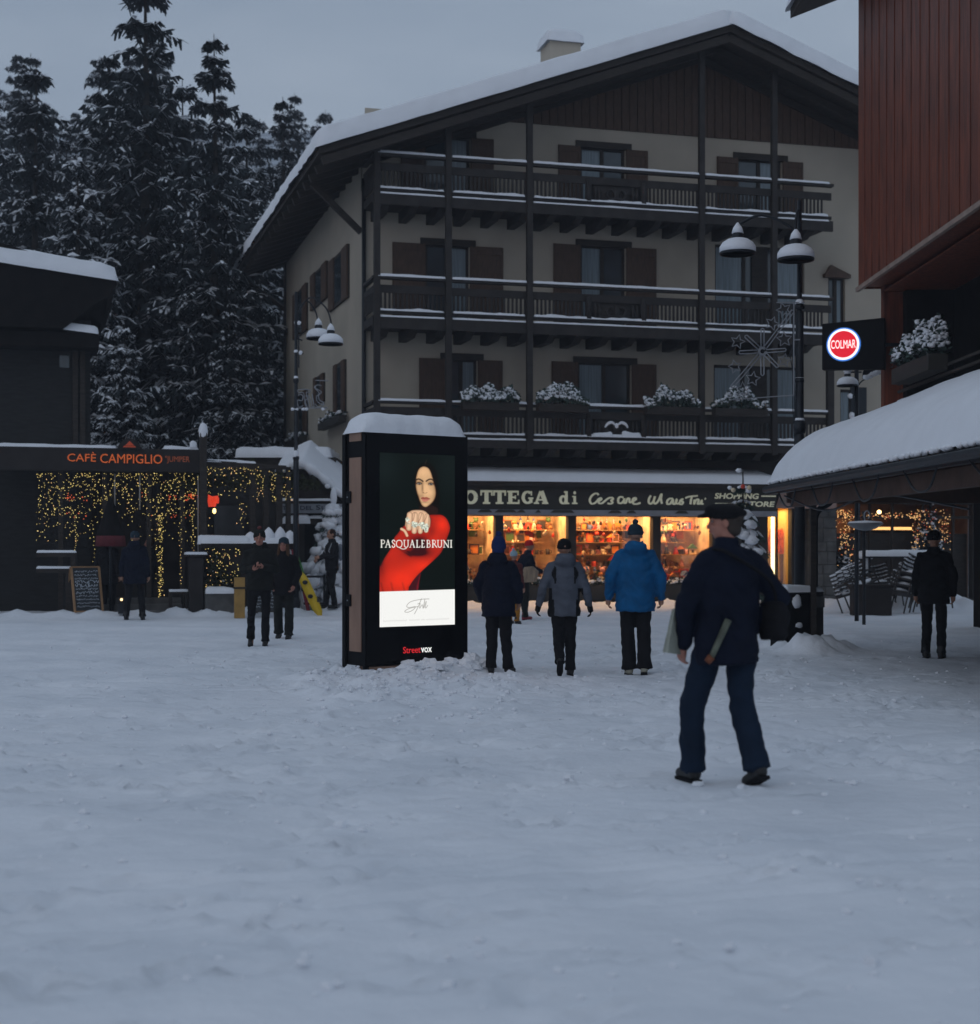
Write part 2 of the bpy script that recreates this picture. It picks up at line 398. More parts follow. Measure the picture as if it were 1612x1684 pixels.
# forested slope behind
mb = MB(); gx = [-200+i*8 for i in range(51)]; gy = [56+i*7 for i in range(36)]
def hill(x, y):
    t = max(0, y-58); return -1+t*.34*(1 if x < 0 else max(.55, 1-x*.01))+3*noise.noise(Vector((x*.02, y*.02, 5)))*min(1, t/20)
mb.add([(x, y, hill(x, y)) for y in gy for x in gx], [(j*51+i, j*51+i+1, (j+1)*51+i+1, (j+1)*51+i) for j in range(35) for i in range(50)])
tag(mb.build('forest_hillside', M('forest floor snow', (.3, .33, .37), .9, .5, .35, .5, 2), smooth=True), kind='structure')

# ------------------------------------------------------------------ conifers
def conifer_meshes(H, RB, seed, snowy=.5, droop=.4, dens=1.0):
    rnd = random.Random(seed); a = MB(); b = MB(); tr = MB()
    tr.tube([(0, 0, -1), (0.05, 0, H*.4), (0, .05, H*.75), (0, 0, H*.98)], [H*.011+.03, H*.008+.02, H*.004+.01, .01], 7)
    nw = int(H*1.9*dens)
    for k in range(nw):
        f = (k+rnd.random())/nw; z0 = H*(.05+.94*f)
        L0 = RB*(1-f)**.72*(.8+.45*noise.noise(Vector((f*9, seed, 0))))+.22
        nb = 9 if f < .75 else 6
        for q in range(nb):
            az = (q+rnd.random()*.8)*2*PI/nb+k*1.3; l = L0*rnd.uniform(.6, 1.12); dx, dy = math.cos(az), math.sin(az)
            n = max(3, int(l/.42)); pts = []
            dz = droop*rnd.uniform(.6, 1.4)
            for i in range(n+1):
                s = i/n; pts.append(Vector((dx*l*s, dy*l*s, z0-dz*l*s+dz*.5*l*s*s+.05*rnd.gauss(0, 1))))
            side = Vector((-dy, dx, 0)); ph = rnd.random()*50
            for i in range(n):
                p, p2 = pts[i], pts[i+1]; s = i/n
                wd = (.16+.26*l*(1-s)*.6)*rnd.uniform(.7, 1.25)
                for sg in (-1, 1):
                    for r_ in range(6):
                        o = p.lerp(p2, rnd.random()); t = o+side*sg*wd*rnd.uniform(.5, 1.3)+Vector((dx, dy, 0))*wd*rnd.uniform(.1, .8)+Vector((0, 0, -wd*rnd.uniform(.3, 1.3)))
                        w2 = (p2-p).normalized()*rnd.uniform(.035, .075)
                        a.add([o-w2, o+w2, t+w2*.5, t-w2*.4], [(0, 1, 2, 3)])
                        if rnd.random() < snowy*.6 and s > .1:      # dusting on the twigs
                            u_ = Vector((0, 0, .03)); q0 = o.lerp(t, rnd.uniform(0, .3)); q1 = o.lerp(t, rnd.uniform(.6, 1)); w3 = w2*rnd.uniform(.4, 1.1)
                            b.add([q0-w3+u_, q0+w3+u_, q1+w3*.5+u_, q1-w3*.5+u_], [(0, 1, 2, 3)])
                if noise.noise(Vector((ph+i*.6, seed, z0*.35)))*1.2+snowy > .40 and s > .12:
                    wd2 = wd*rnd.uniform(.2, .6)*(.5+snowy*.6); hh = .05+.07*snowy*rnd.random()
                    o = Vector((0, 0, .03)); m = (p+p2)/2+Vector((0, 0, hh+.03))+side*rnd.uniform(-.1, .1)*wd
                    e1 = side*wd2; dn = Vector((0, 0, -wd2*.45))
                    b.add([p+o, m+e1*rnd.uniform(.5, 1)+dn, m-e1*rnd.uniform(.5, 1)+dn, p2+o, m], [(0, 1, 4), (0, 4, 2), (1, 3, 4), (4, 3, 2)])
    return a.mesh('crown', needle_m), b.mesh('snow_load', snow_m), tr.mesh('trunk', bark_m, True)
protos = [conifer_meshes(17, 4.2, 11, .56, .45), conifer_meshes(19, 4.0, 23, .46, .5), conifer_meshes(14, 3.6, 37, 1.15, .4), conifer_meshes(17, 4.4, 51, .72, .38)]
def conifer(i, x, y, z, s, rz, label):
    t = empty('conifer', (x, y, z), rz, label, 'conifer tree', 'snow dusted conifers on the slope')
    t.scale = (s, s, s)
    c, sn, tr = protos[i]
    linkmesh('trunk', tr, t); linkmesh('crown', c, t); o = linkmesh('snow_load', sn, t); o['kind'] = 'stuff'
    return t
rt = random.Random(5)
front = [ # px, Y, proto, scale, label
 (128, 50, 2, 1.05, 'heavily snow-laden conifer right beside the dark chalet wall at far left'),
 (178, 54, 3, 1.12, 'tall snowy conifer just right of the dark chalet roof edge'),
 (238, 52, 1, 1.18, 'tallest dark conifer above the middle of the cafe sign'),
 (300, 55, 0, 1.1, 'dark conifer rising above the right end of the cafe sign'),
 (352, 51, 1, 1.0, 'dark thin-snowed conifer behind the snow capped timber post'),
 (405, 57, 3, 1.05, 'broad conifer behind the string light pergola'),
 (448, 60, 2, 1.1, 'snowy conifer half hidden behind the left edge of the beige hotel'),
 (60, 56, 0, 1.15, 'dark conifer standing behind the chalet at the left frame edge'),
 (205, 47, 2, .62, 'small snow covered conifer low between the chalet and the dark trees'),
 (378, 48, 0, .55, 'small young conifer low in front of the dark forest'),
]
for px, Y, i, s, lab in front:
    x = (px-CX)*Y/F; conifer(i, x, Y, max(-.5, hill(x, Y)) if Y > 58 else -.3, s, rt.random()*6, lab)
back = [(r_, c_) for r_ in range(4) for c_ in range(12)]
for r_, c_ in back:
    Y = 70+r_*13+rt.uniform(-3, 3); px = -10+c_*52+rt.uniform(-18, 18)+(r_ % 2)*25
    if r_ < 1 and c_ > 9: continue
    x = (px-CX)*Y/F; conifer(rt.choice((0, 1, 2, 3)), x, Y, hill(x, Y)-.5, rt.uniform(.85, 1.2), rt.random()*6, 'snow dusted conifer deep in the forest behind the front row of trees')
for c_ in range(9):
    Y = 95+rt.uniform(-6, 10); px = 1180+c_*55+rt.uniform(-15, 15)
    x = (px-CX)*Y/F; conifer(rt.choice((0, 1, 3)), x, Y, hill(x, Y), rt.uniform(1.0, 1.3), rt.random()*6, 'distant conifer showing above the roofs on the right')

# ------------------------------------------------------------------ hotel
hotel = empty('hotel', HF.w(0, 0, 0), HF.a, 'large beige rendered alpine hotel with dark wooden balconies and ground floor shop', 'hotel')
U0 = HF.u(600); U1 = 15.0; VB = HF.v(470, 900, U0)[0]; EZ = 10.95
UR = (U0+U1)/2; SL = math.tan(R(20)); RZ = EZ+(UR-(U0-1.5))*SL
def hu(px, d=0): return HF.u(px, d)
def hz(px, py, d=0): return HF.z(px, py, d)
holes = []
def H(x0, x1, y0, y1, d=0):   # photo rectangle -> hole on wall (u0,u1,z0,z1), at its mid height
    return (hu(x0), hu(x1), hz((x0+x1)/2, y1), hz((x0+x1)/2, y0))
FL2 = 7.1; FL1 = 3.95
win = [ # glass x0,x1, top y, floor z, shutters px
 ((700, 772), 402, FL2, (646, 828)), ((955, 1029), 404, FL2, (911, 1080)), ((1176, 1323), 405, FL2, None),
 ((733, 785), 590, FL1+.15, (690, 827)), ((951, 1038), 596, FL1+.15, (908, 1080)), ((1174, 1322), 602, FL1+.15, None)]
wspec = []
for (a, b), ty, fz, sh in win:
    u0, u1 = hu(a), hu(b); z1 = hz((a+b)/2, ty)
    holes.append((u0, u1, fz, z1)); wspec.append((u0, u1, fz, z1, sh))
for (uc, w) in ((hu(736), 1.2), (hu(992), 1.25), (hu(1250), 1.3)):
    z0 = 10.3; holes.append((uc-w/2, uc+w/2, z0, z0+1.7)); wspec.append((uc-w/2, uc+w/2, z0, z0+1.7, 'auto'))
# right-hand window and door beyond the balcony
for (a, b, y0, y1) in ((1362, 1390, 455, 560), (1382, 1422, 640, 770)):
    u0, u1 = hu(a), hu(b); z1 = hz(a, y0); z0 = hz(a, y1)
    holes.append((u0, u1, z0, z1)); wspec.append((u0, u1, z0, z1, 'plain'))
bays = [(660, 815), (828, 935), (948, 1074), (1087, 1172)]
ZB0, ZB1 = hz(900, 957), hz(900, 849)
for a, b in bays: holes.append((hu(a), hu(b), ZB0, ZB1))
MZ0, MZ1 = hz(1283, 963), hz(1283, 834)
holes.append((hu(1263), hu(1302), MZ0, MZ1))
RZ0, RZ1 = hz(1440, 985), hz(1440, 824)
holes.append((hu(1376), hu(1600), RZ0, RZ1))
def wall_cells(mb, u0, u1, z0, z1, holes, d=.22):
    us = sorted(set([u0, u1]+[h[0] for h in holes]+[h[1] for h in holes])); zs = sorted(set([z0, z1]+[h[2] for h in holes]+[h[3] for h in holes]))
    for i in range(len(us)-1):
        for j in range(len(zs)-1):
            cu, cz = (us[i]+us[i+1])/2, (zs[j]+zs[j+1])/2
            if any(h[0] < cu < h[1] and h[2] < cz < h[3] for h in holes): continue
            mb.add([(us[i], 0, zs[j]), (us[i+1], 0, zs[j]), (us[i+1], 0, zs[j+1]), (us[i], 0, zs[j+1])], [(0, 1, 2, 3)])
    for a, b, c, e in holes:
        mb.add([(a, 0, c), (b, 0, c), (b, 0, e), (a, 0, e), (a, d, c), (b, d, c), (b, d, e), (a, d, e)], [(0, 4, 5, 1), (1, 5, 6, 2), (2, 6, 7, 3), (3, 7, 4, 0)])
SB = 3.62      # ground floor / upper wall split
g_h = [h for h in holes if h[3] < SB]; u_h = [h for h in holes if h[3] >= SB]
mb = MB(); wall_cells(mb, U0, U1, SB, EZ+1.6, u_h)
mb.add([(U0, 0, SB), (U0, VB, SB), (U0, VB, EZ), (U0, 0, EZ+.3)], [(0, 3, 2, 1)])
mb.add([(U1, 0, SB), (U1, VB, SB), (U1, VB, EZ), (U1, 0, EZ)], [(0, 1, 2, 3)])
mb.add([(U0, VB, SB), (U1, VB, SB), (U1, VB, EZ), (U0, VB, EZ)], [(0, 1, 2, 3)])
mb.build('wall', wall_m, hotel)
mb = MB(); wall_cells(mb, U0, U1, 0, SB, g_h)
gw = mb.build('ground_floor_front', M('dark shopfront', (.035, .032, .03), .7, .3, 3, .1), hotel)
mb = MB(); mb.add([(U0, 0, -.3), (U0, VB, -.3), (U0, VB, SB), (U0, 0, SB)], [(0, 3, 2, 1)]); mb.build('side_wall', wall_m, hotel)
# gable cladding above third storey
mb = MB(); zc = EZ+1.6; zt = lambda u: EZ+(min(u-(U0-1.5), (U1+1.5)-u))*SL-.12
n = int((U1-U0)/.22)
for i in range(n):
    a = U0+(U1-U0)*i/n; b = U0+(U1-U0)*(i+1)/n-.02
    if zt(a) > zc and zt(b) > zc: mb.prism([(a, zc-.08), (b, zc-.08), (b, zt(b)), (a, zt(a))], -.05-(i % 2)*.012, .05)
mb.build('gable_cladding', shut_m, hotel)
mb = MB(); mb.prism([(U0, EZ-.4), (U1, EZ-.4), (U1, EZ+.4), (UR, RZ-.2), (U0, EZ+.4)], .3, .5); mb.build('gable_backing', dark_m, hotel)
rf = MB()
for s in (-1, 1):
    ue = UR+s*(UR-U0+1.5)
    rf.prism([(UR, RZ-.15), (ue, EZ-.15), (ue, EZ+.02), (UR, RZ+.02)] if s > 0 else [(ue, EZ-.15), (UR, RZ-.15), (UR, RZ+.02), (ue, EZ+.02)], -2.0, VB+1.2)
roof = rf.build('roof', dwood, hotel)
mb = MB()
for i in range(19):
    y = -1.85+i*(VB+2.85)/18
    for s in (-1, 1):
        ue = UR+s*(UR-U0+1.4); mb.bar((UR, y, RZ-.28), (ue, y, EZ-.28), .14, .2)
mb.build('rafters', dwood, roof)
mb = MB()
mb.snow(U0-1.6, UR+.1, -2.12, VB+1.3, EZ+.02, .5, .35, .08, .15, 3, zfn=lambda x, y: (min(x, UR)-(U0-1.5))*SL)
mb.snow(UR-.1, U1+1.6, -2.12, VB+1.3, EZ+.02, .5, .35, .08, .15, 5, zfn=lambda x, y: ((U1+1.5)-max(x, UR))*SL)
mb.build('roof_snow', snow_m, roof, True)
mb = MB(); mb.bar((U0-1.3, VB+.9, EZ-.35), (U0-.05, VB-.05, EZ-1.5), .14)
mb.build('roof_brace', dwood, hotel); mb = MB(); mb.bar((U0-1.3, .2, EZ-.35), (U0-.05, .2, EZ-1.5), .14); mb.build('roof_brace', dwood, hotel)
mb = MB(); mb.box(UR-3.2, UR-2.3, 3, 3.9, RZ-1.6, RZ+.9); ch = mb.build('chimney', wall_m, roof)
mb = MB(); mb.snow(UR-3.3, UR-2.2, 2.9, 4.0, RZ+.9, .4, .15); mb.build('chimney_snow', snow_m, ch, True)
mb = MB(); ud = hu(596.5, -.06)+.03; mb.tube([(ud, -.06, -.1), (ud, -.06, EZ-.2)], .055, 10)
mb.build('downpipe', iron_m, hotel, True)
mb = MB(); mb.box(U0-.07, U0+.02, VB-.14, VB+.02, -.2, EZ); mb.build('corner_board', dwood, hotel)

def window(u0, u1, z0, z1, sh):
    f = MB(); t = .07
    y = .10
    f.box(u0, u0+t, y, y+.08, z0, z1); f.box(u1-t, u1, y, y+.08, z0, z1); f.box(u0+t, u1-t, y, y+.08, z1-t, z1); f.box(u0+t, u1-t, y, y+.08, z0, z0+t)
    n = 2 if u1-u0 < 1.6 else 3
    for i in range(1, n):
        c = u0+(u1-u0)*i/n; f.box(c-.05, c+.05, y-.012, y+.07, z0+t, z1-t)
    if sh is not None and sh != 'plain': f.box(u0-.14, u1+.16, -.05, .03, z1-.04, z1+.13)
    w = f.build('window', dwood, hotel)
    for i in range(n):
        a = u0+(u1-u0)*i/n+.05; b = u0+(u1-u0)*(i+1)/n-.05
        p = MB(); p.box(a, b, y+.025, y+.035, z0+t, z1-t); p.build('pane', pane_m if (i+int(u0)) % 2 else curt_m, w)
    if sh is None and n == 3:
        p = MB(); p.box(u0+(u1-u0)*.42, u0+(u1-u0)*.60, y-.03, y-.015, z0+t, z1-t); p.build('frame_panel', dwood, w)
    if sh and sh != 'plain':
        if sh == 'auto': s0, s1 = u0-.62, u1+.62
        else: s0, s1 = hu(sh[0], -.05), hu(sh[1], -.05)
        for a, b in ((s0, u0-.01), (u1+.01, s1)):
            if b-a < .15: continue
            m = MB(); m.box(a, b, -.045, -.008, z0+.02, z1-.02)
            for q in (.08, .5, .92):
                zq = z0+(z1-z0)*q; m.box(a+.03, b-.03, -.062, -.045, zq-.05, zq+.05)
            m.box(a+.015, a+.07, -.058, -.045, z0+.02, z1-.02); m.box(b-.07, b-.015, -.058, -.045, z0+.02, z1-.02)
            m.build('shutter', shut_m, w)
for s in wspec: window(*s)
# pediment over the right-hand window
mb = MB(); a, b = hu(1356, -.1), hu(1398, -.1); z = hz(1375, 452, -.1)
mb.box(a, b, -.16, .0, z-.08, z+.02); mb.prism([(a+.05, z+.02), (b, z+.02), (a+.2, z+.26)], -.14, -.0)
mb.build('window_pediment', shut_m, hotel)
# windows on the side wall
def side_window(x0, x1, yt, yb):
    v0, z1 = HF.v(x0, yt, U0-.02); v1, _ = HF.v(x1, yt, U0-.02); _, z0 = HF.v(x0, yb, U0-.02)
    va, vb = min(v0, v1), max(v0, v1)
    f = MB(); f.box(U0-.05, U0+.02, va, vb, z0, z1)
    w = f.build('window', dwood, hotel)
    p = MB(); c = (va+vb)/2; q = (vb-va)*.2
    p.box(U0-.058, U0-.05, c-q, c-.03, z0+.1, z1-.1); p.box(U0-.058, U0-.05, c+.03, c+q, z0+.1, z1-.1); p.build('pane', pane_m, w)
    for a, b in ((va, c-q-.04), (c+q+.04, vb)):
        m = MB(); m.box(U0-.085, U0-.05, a, b, z0, z1); m.build('shutter', shut_m, w)
for q in ((543, 574, 432, 514), (513, 539, 455, 512), (484, 506, 487, 560), (551, 569, 602, 693), (518, 534, 623, 668), (487, 506, 652, 724)): side_window(*q)

# balconies
DB = -1.3
BU0, BU1 = hu(614, DB), hu(1366, DB)
posts = [hu(x, DB) for x in (619, 736.5, 869.5, 1152, 1271)]
def balcony(zr, zrb, zbb, zs1, zs0, orn, top=False):
    s = MB(); s.box(BU0, BU1, DB-.02, -.01, zs0+.1, zs1); s.box(BU0-.03, BU1+.03, DB-.09, DB-.02, zs0, zs1-.03)
    b = s.build('balcony', rail_m, hotel)
    m = MB(); m.box(BU0-.04, BU1+.04, DB-.12, DB+.06, zr-.07, zr); m.box(BU0-.02, BU0+.1, DB+.06, -.02, zr-.07, zr)
    m.box(BU0, BU1, DB-.05, DB+.0, zrb-.02, zrb+.17)
    m.box(BU0, BU1, DB-.06, DB+.02, zbb-.08, zbb); m.build('handrail', rail_m, b)
    m = MB(); k = 0; u = BU0+.05; r_ = random.Random(int(zr*10))
    pan = [(hu(1355, DB), BU1), (hu(967, DB), hu(1057, DB))]
    while u < BU1-.05:
        if not any(p[0]-.02 < u < p[1] for p in pan): m.box(u, u+.052, DB-.03, DB-.005, zbb-.01, zrb+.01)
        u += .108; k += 1
    for q in range(10): m.box(BU0+.01, BU0+.035, DB+.1+q*.12, DB+.16+q*.12, zbb-.01, zrb+.01)
    m.box(BU0+.0, BU0+.04, DB+.05, -.05, zrb, zrb+.15)
    m.build('balusters', rail_m, b)['kind'] = 'stuff'
    # carved panel
    p0, p1 = pan[1]; m = MB(); m.box(p0-.06, p0+.06, DB-.1, DB+.02, zbb, zrb+.1); m.box(p1-.06, p1+.06, DB-.1, DB+.02, zbb, zrb+.1)
    m.box(p0+.06, p1-.06, DB-.02, DB+.01, zbb, zrb)
    c = (p0+p1)/2; h = (zrb-zbb)
    for sg in (-1, 1):
        m.tube(smooth_pts([(c, DB-.04, zbb+h*.25), (c+sg*.18, DB-.05, zbb+h*.2), (c+sg*.26, DB-.05, zbb+h*.5), (c+sg*.13, DB-.05, zbb+h*.72), (c+sg*.05, DB-.05, zbb+h*.5)], 4), .035, 6)
        m.tube([(c+sg*.46, DB-.04, zbb+.05), (c+sg*.46, DB-.05, zbb+h*.5), (c+sg*.46, DB-.04, zrb-.05)], [.02, .05, .02], 6)
        m.tube([(c+sg*.56, DB-.04, zbb+.05), (c+sg*.56, DB-.05, zbb+h*.5), (c+sg*.56, DB-.04, zrb-.05)], [.02, .04, .02], 6)
    m.ball((c, DB-.05, zbb+h*.5), (.09, .05, h*.34), 8)
    m.build('carved_panel', rail_m, b, True)
    m = MB()
    us = [BU0]+posts[1:]+[BU1]
    for i in range(len(us)-1):
        m.snow(us[i]+.09, us[i+1]-.09, DB-.14, DB+.08, zr, .055 if not top else .05, .12, .01, .5, i)
        m.snow(us[i]+.12, us[i+1]-.12, DB-.10, DB+.04, zbb, .05, .06, .006, 1.5, i+4)
        m.snow(us[i]+.1, us[i+1]-.1, DB-.11, DB-.02, zs1-.035, .035, .12, .006, .6, i+9)
    if orn:
        m.snow(p0+.1, c-.12, DB-.14, DB, zbb, .13, .05, .01, .9, 31); m.snow(c+.14, p1-.1, DB-.14, DB, zbb, .13, .05, .01, .9, 33)
        for sg in (-1, 1):
            m.tube(smooth_pts([(c+sg*.03, DB-.08, zbb+h*.66), (c+sg*.13, DB-.085, zbb+h*.80), (c+sg*.24, DB-.085, zbb+h*.72), (c+sg*.31, DB-.08, zbb+h*.52)], 4), [.018+.022*math.sin(PI*i/12) for i in range(13)], 7)
        m.ball((c, DB-.085, zbb+h*.62), (.05, .04, .07), 8, .4, 3)
    m.build('balcony_snow', snow_m, b, True)
    u = BU0+.2
    while u < BU1-.1:
        q = MB(); q.prism([(DB-.02, zs0+.1), (DB-.02, zs0-.02), (DB+.35, zs0-.16), (0, zs0-.16), (0, zs0+.1)], u, u+.2, 'x'); q.build('bracket', rail_m, b); u += .715
    return b
ZR2 = hz(783, 462, DB); ZR1 = hz(870, 665, DB)
b2 = balcony(ZR2, hz(783, 487, DB), hz(783, 517, DB), hz(783, 525, DB), hz(783, 546, DB), False)
b1 = balcony(ZR1, hz(870, 686, DB), hz(870, 716, DB), hz(870, 722, DB), hz(870, 738, DB), True)
b3 = balcony(ZR2+3.0, ZR2+2.6, ZR2+2.15, ZR2+2.05, ZR2+1.75, False)
for i, u in enumerate(posts):
    m = MB(); m.box(u-.075, u+.075, DB-.14, DB-.0, hz(870, 738, DB)-.05, zt(u)-.15); m.build('balcony_post', rail_m, hotel, bevel=.01)
u = hu(1363, DB); m = MB(); m.box(u-.09, u+.09, DB-.14, DB, 3.9, ZR2-1.4); m.build('balcony_post', rail_m, hotel)
# soffit band, snow ledge
zl = hz(800, 778, -1.5)
mb = MB(); uE = hu(1278, -1.4)
uS = hu(640, -1.4)
mb.prism([(0, zl+.12), (-1.45, zl-.18), (-1.45, zl-.30), (0, zl-.1)], uS, uE, 'x'); cano = mb.build('shop_canopy', dwood, hotel)
mb = MB(); mb.snow(uS-.05, uE+.05, -1.5, -.05, zl-.18, .17, .3, .02, .12, 7, zfn=lambda x, y: (y+1.5)*.2, power=4); mb.build('canopy_snow', snow_m, cano, True)
mb = MB(); mb.box(U0, hu(1355), -.06, -.004, hz(800, 772), hz(800, 750)); mb.build('dark_band', dwood, hotel)
# ------------------------------------------------------------------ shop sign over the canopy front
DS = -1.25
sg_ = empty('shop_sign', HF.w(0, 0, 0), HF.a, 'long dark fascia sign with cream lettering over the lit souvenir shop windows', 'shop sign')
su0, su1 = hu(690, DS), hu(1277, DS); sz1, sz0 = hz(900, 797.5, DS), hz(900, 838, DS)
mb = MB(); mb.box(su0, su1, DS, DS+.5, sz0, sz1); mb.build('board', fascia_m, sg_, bevel=.01)
mb = MB(); mb.box(su0, su1, DS+.0, DS+1.2, sz1+.002, sz1+.09); mb.build('top_rail', iron_m, sg_)
mb = MB(); mb.box(su0, su1, DS-.05, DS+.1, sz0-.15, sz0-.003); al = mb.build('awning_box', M('grey awning box', (.21, .22, .25), .6, .12, 4), sg_, bevel=.015)
mb = MB(); rr_ = random.Random(3)
for a, b in ((600, 628), (785, 805), (813, 845), (850, 860), (880, 885), (905, 940), (1000, 1018), (1030, 1042), (1110, 1128)):
    ua, ub = hu(a, DS-.06), hu(b, DS-.06)
    mb.prism([(ua, sz0-.08), (ub+.08, sz0-.08), (ub, sz0-.01), (ua+.1, sz0-.01)], DS-.062, DS-.05)
mb.build('awning_pattern', fascia_m, al)
mb = MB()
for i in range(26):
    u = su0+rr_.random()*(su1-su0-.5); mb.snow(u, u+rr_.uniform(.1, .7), DS-.02, DS+.12, sz1+.09, rr_.uniform(.02, .05), .08, .01, .6, i)
mb.build('snow_lumps', snow_m, sg_, True)
dsf = DS-.004
def slab_letter(mb, ch, x0, x1, z0, z1):   # heavy slab-serif capitals
    w = x1-x0; h = z1-z0; t = w*.27; s = h*.17
    P = lambda a, b: (x0+a*w, z0+b*h)
    def bx(a, b, c, d): mb.box(x0+a*w, x0+b*w, dsf-.018, dsf, z0+c*h, z0+d*h)
    def rb(pts, wd): ribbon(mb, [P(*q) for q in pts], wd, dsf-.001, .018, nib=.62)
    arc = lambda cx, cy, rx, ry, a0, a1, n=14: [(cx+rx*math.cos(R(a0+(a1-a0)*i/n)), cy+ry*math.sin(R(a0+(a1-a0)*i/n))) for i in range(n+1)]
    if ch == 'B': bx(0, .42, 0, .14); bx(0, .42, .86, 1); bx(.1, .38, .1, .9); rb(arc(.45, .74, .38, .2, 90, -90), t); rb(arc(.48, .28, .42, .22, 90, -90), t)
    if ch == 'O': rb(arc(.5, .5, .37, .42, 0, 360, 22), t*1.05)
    if ch == 'T': bx(.34, .66, .05, .95); bx(.2, .8, 0, .14); bx(0, 1, .86, 1.02); bx(0, .12, .62, .95); bx(.88, 1, .62, .95)
    if ch == 'E': bx(.1, .4, .05, .95); bx(0, .9, .86, 1.0); bx(0, .95, 0, .14); bx(.3, .66, .44, .57); bx(.8, .9, .66, .95); bx(.85, .96, .05, .32); bx(.6, .68, .36, .65)
    if ch == 'G': rb(arc(.5, .5, .38, .42, 50, 310, 20), t); bx(.56, 1, .38, .5); bx(.66, .92, .08, .45); bx(.78, .88, .64, .98)
    if ch == 'A': rb([(.16, .06), (.47, .98)], t*.6); rb([(.84, .06), (.53, .98)], t*1.15); bx(.25, .75, .26, .38); bx(0, .36, 0, .12); bx(.58, 1.02, 0, .12)
    if ch == 'd': rb(arc(.38, .33, .28, .28, 0, 360, 18), t); bx(.58, .84, .04, 1.0); bx(.46, .7, .88, 1.0); bx(.6, 1, 0, .12)
    if ch == 'i': bx(.3, .7, .05, .62); bx(.1, .6, .54, .64); bx(.05, .95, 0, .12); mb.ball((x0+.5*w, dsf-.01, z0+.88*h), (.23*w, .012, .13*h), 10)
mb = MB(); zt1, zb1 = hz(830, 806, DS), hz(830, 828.5, DS)
for ch, a, b in (('B', 738, 760), ('O', 763, 785.5), ('T', 790, 810), ('T', 811, 832), ('E', 834, 855), ('G', 858, 877), ('A', 878, 901), ('d', 920, 936), ('i', 940, 950)):
    dz = -.0; slab_letter(mb, ch, hu(a, DS), hu(b, DS), hz((a+b)/2, 828.8 if ch not in 'di' else 829, DS), hz((a+b)/2, 806.3+(a-760)*.009, DS))
mb.build('lettering', cream_m, sg_)
# handwritten name; strokes traced as lines on the board
def zq(x, y): px = 960+x/4.885; py = 790+y/4.885; return (hu(px, DS), hz(px, py, DS))
strokes = [
 [(118, 118), (108, 106), (85, 108), (60, 130), (48, 160), (60, 186), (85, 184), (108, 165), (120, 150), (138, 142), (140, 155), (122, 166), (122, 182), (145, 184), (170, 165), (196, 145), (222, 138), (236, 150), (220, 162), (232, 178), (214, 188), (190, 184)],
 [(318, 138), (295, 132), (278, 148), (278, 178), (298, 184), (318, 168), (326, 145), (322, 178), (338, 180), (348, 150), (365, 146), (368, 176), (384, 172), (400, 165), (420, 150), (408, 140), (392, 156), (398, 186), (425, 190), (455, 180)],
 [(540, 122), (525, 145), (522, 178), (540, 188), (560, 165), (572, 128), (562, 170), (575, 188), (598, 165), (618, 122), (625, 112), (620, 150), (628, 188)],
 [(716, 148), (692, 146), (670, 165), (672, 190), (695, 186), (716, 152), (716, 185), (732, 188), (748, 150), (742, 184), (765, 184), (778, 160), (795, 150), (782, 165), (798, 176), (785, 192), (765, 188)],
 [(815, 142), (850, 130), (915, 124)], [(868, 130), (860, 165), (856, 192)],
 [(890, 155), (886, 190), (900, 160), (918, 152), (922, 165), (915, 188), (935, 185), (948, 160), (945, 188), (962, 188)], [(972, 146), (980, 150)]]
mb = MB()
for s in strokes:
    p = smooth_pts([Vector((q[0], q[1], 0)) for q in s], 5); ribbon(mb, [zq(q.x, q.y) for q in p], .056, dsf, .014, nib=.7)
mb.build('script_lettering', cream_m, sg_)
text_obj('SHOPPING', cream_m, sg_, hu(1175, DS), hu(1248, DS), hz(1200, 820.5, DS), hz(1200, 811, DS), dsf, bold=.03, shear=.15)
text_obj('STORE', cream_m, sg_, hu(1224, DS), hu(1274, DS), hz(1250, 833.5, DS), hz(1250, 824.5, DS), dsf, bold=.03, shear=.15)
mb = MB(); mb.box(hu(1252, DS), hu(1276, DS), dsf-.01, dsf, hz(1264, 817, DS), hz(1264, 815, DS)); mb.box(hu(1176, DS), hu(1216, DS), dsf-.01, dsf, hz(1264, 830, DS), hz(1264, 828, DS)); mb.build('dash', cream_m, sg_)

# ------------------------------------------------------------------ shop window rooms and goods
warm_wall = M('warm shop wall', (.66, .47, .28), .8, .3, 4, 0)
shelf_m = M('shop shelf wood', (.45, .26, .12), .5, .2, 4, .1)
goods = [M('goods '+n, c, .6, .15, 9, 0) for n, c in (('red', (.6, .06, .03)), ('cream', (.75, .62, .42)), ('brown', (.22, .10, .04)), ('dark', (.05, .04, .04)), ('orange', (.75, .25, .05)), ('green', (.08, .16, .05)), ('blue', (.08, .12, .25)), ('pink', (.65, .32, .30)))]
def toy(c1, c2):
    t = empty('plush_toy'); t['category'] = 'plush toy'
    a = MB(); a.ball((0, 0, .075), (.06, .05, .075), 8); a.ball((-.05, -.02, .1), (.03, .025, .02), 6); a.ball((.05, -.02, .1), (.03, .025, .02), 6); a.ball((-.035, -.05, .02), (.025, .04, .02), 6); a.ball((.035, -.05, .02), (.025, .04, .02), 6); a.build('body', c1, t, True)
    a = MB(); a.ball((0, -.01, .17), (.045, .045, .045), 8); a.ball((-.035, 0, .21), .018, 6); a.ball((.035, 0, .21), .018, 6); a.build('head', c2, t, True); return t
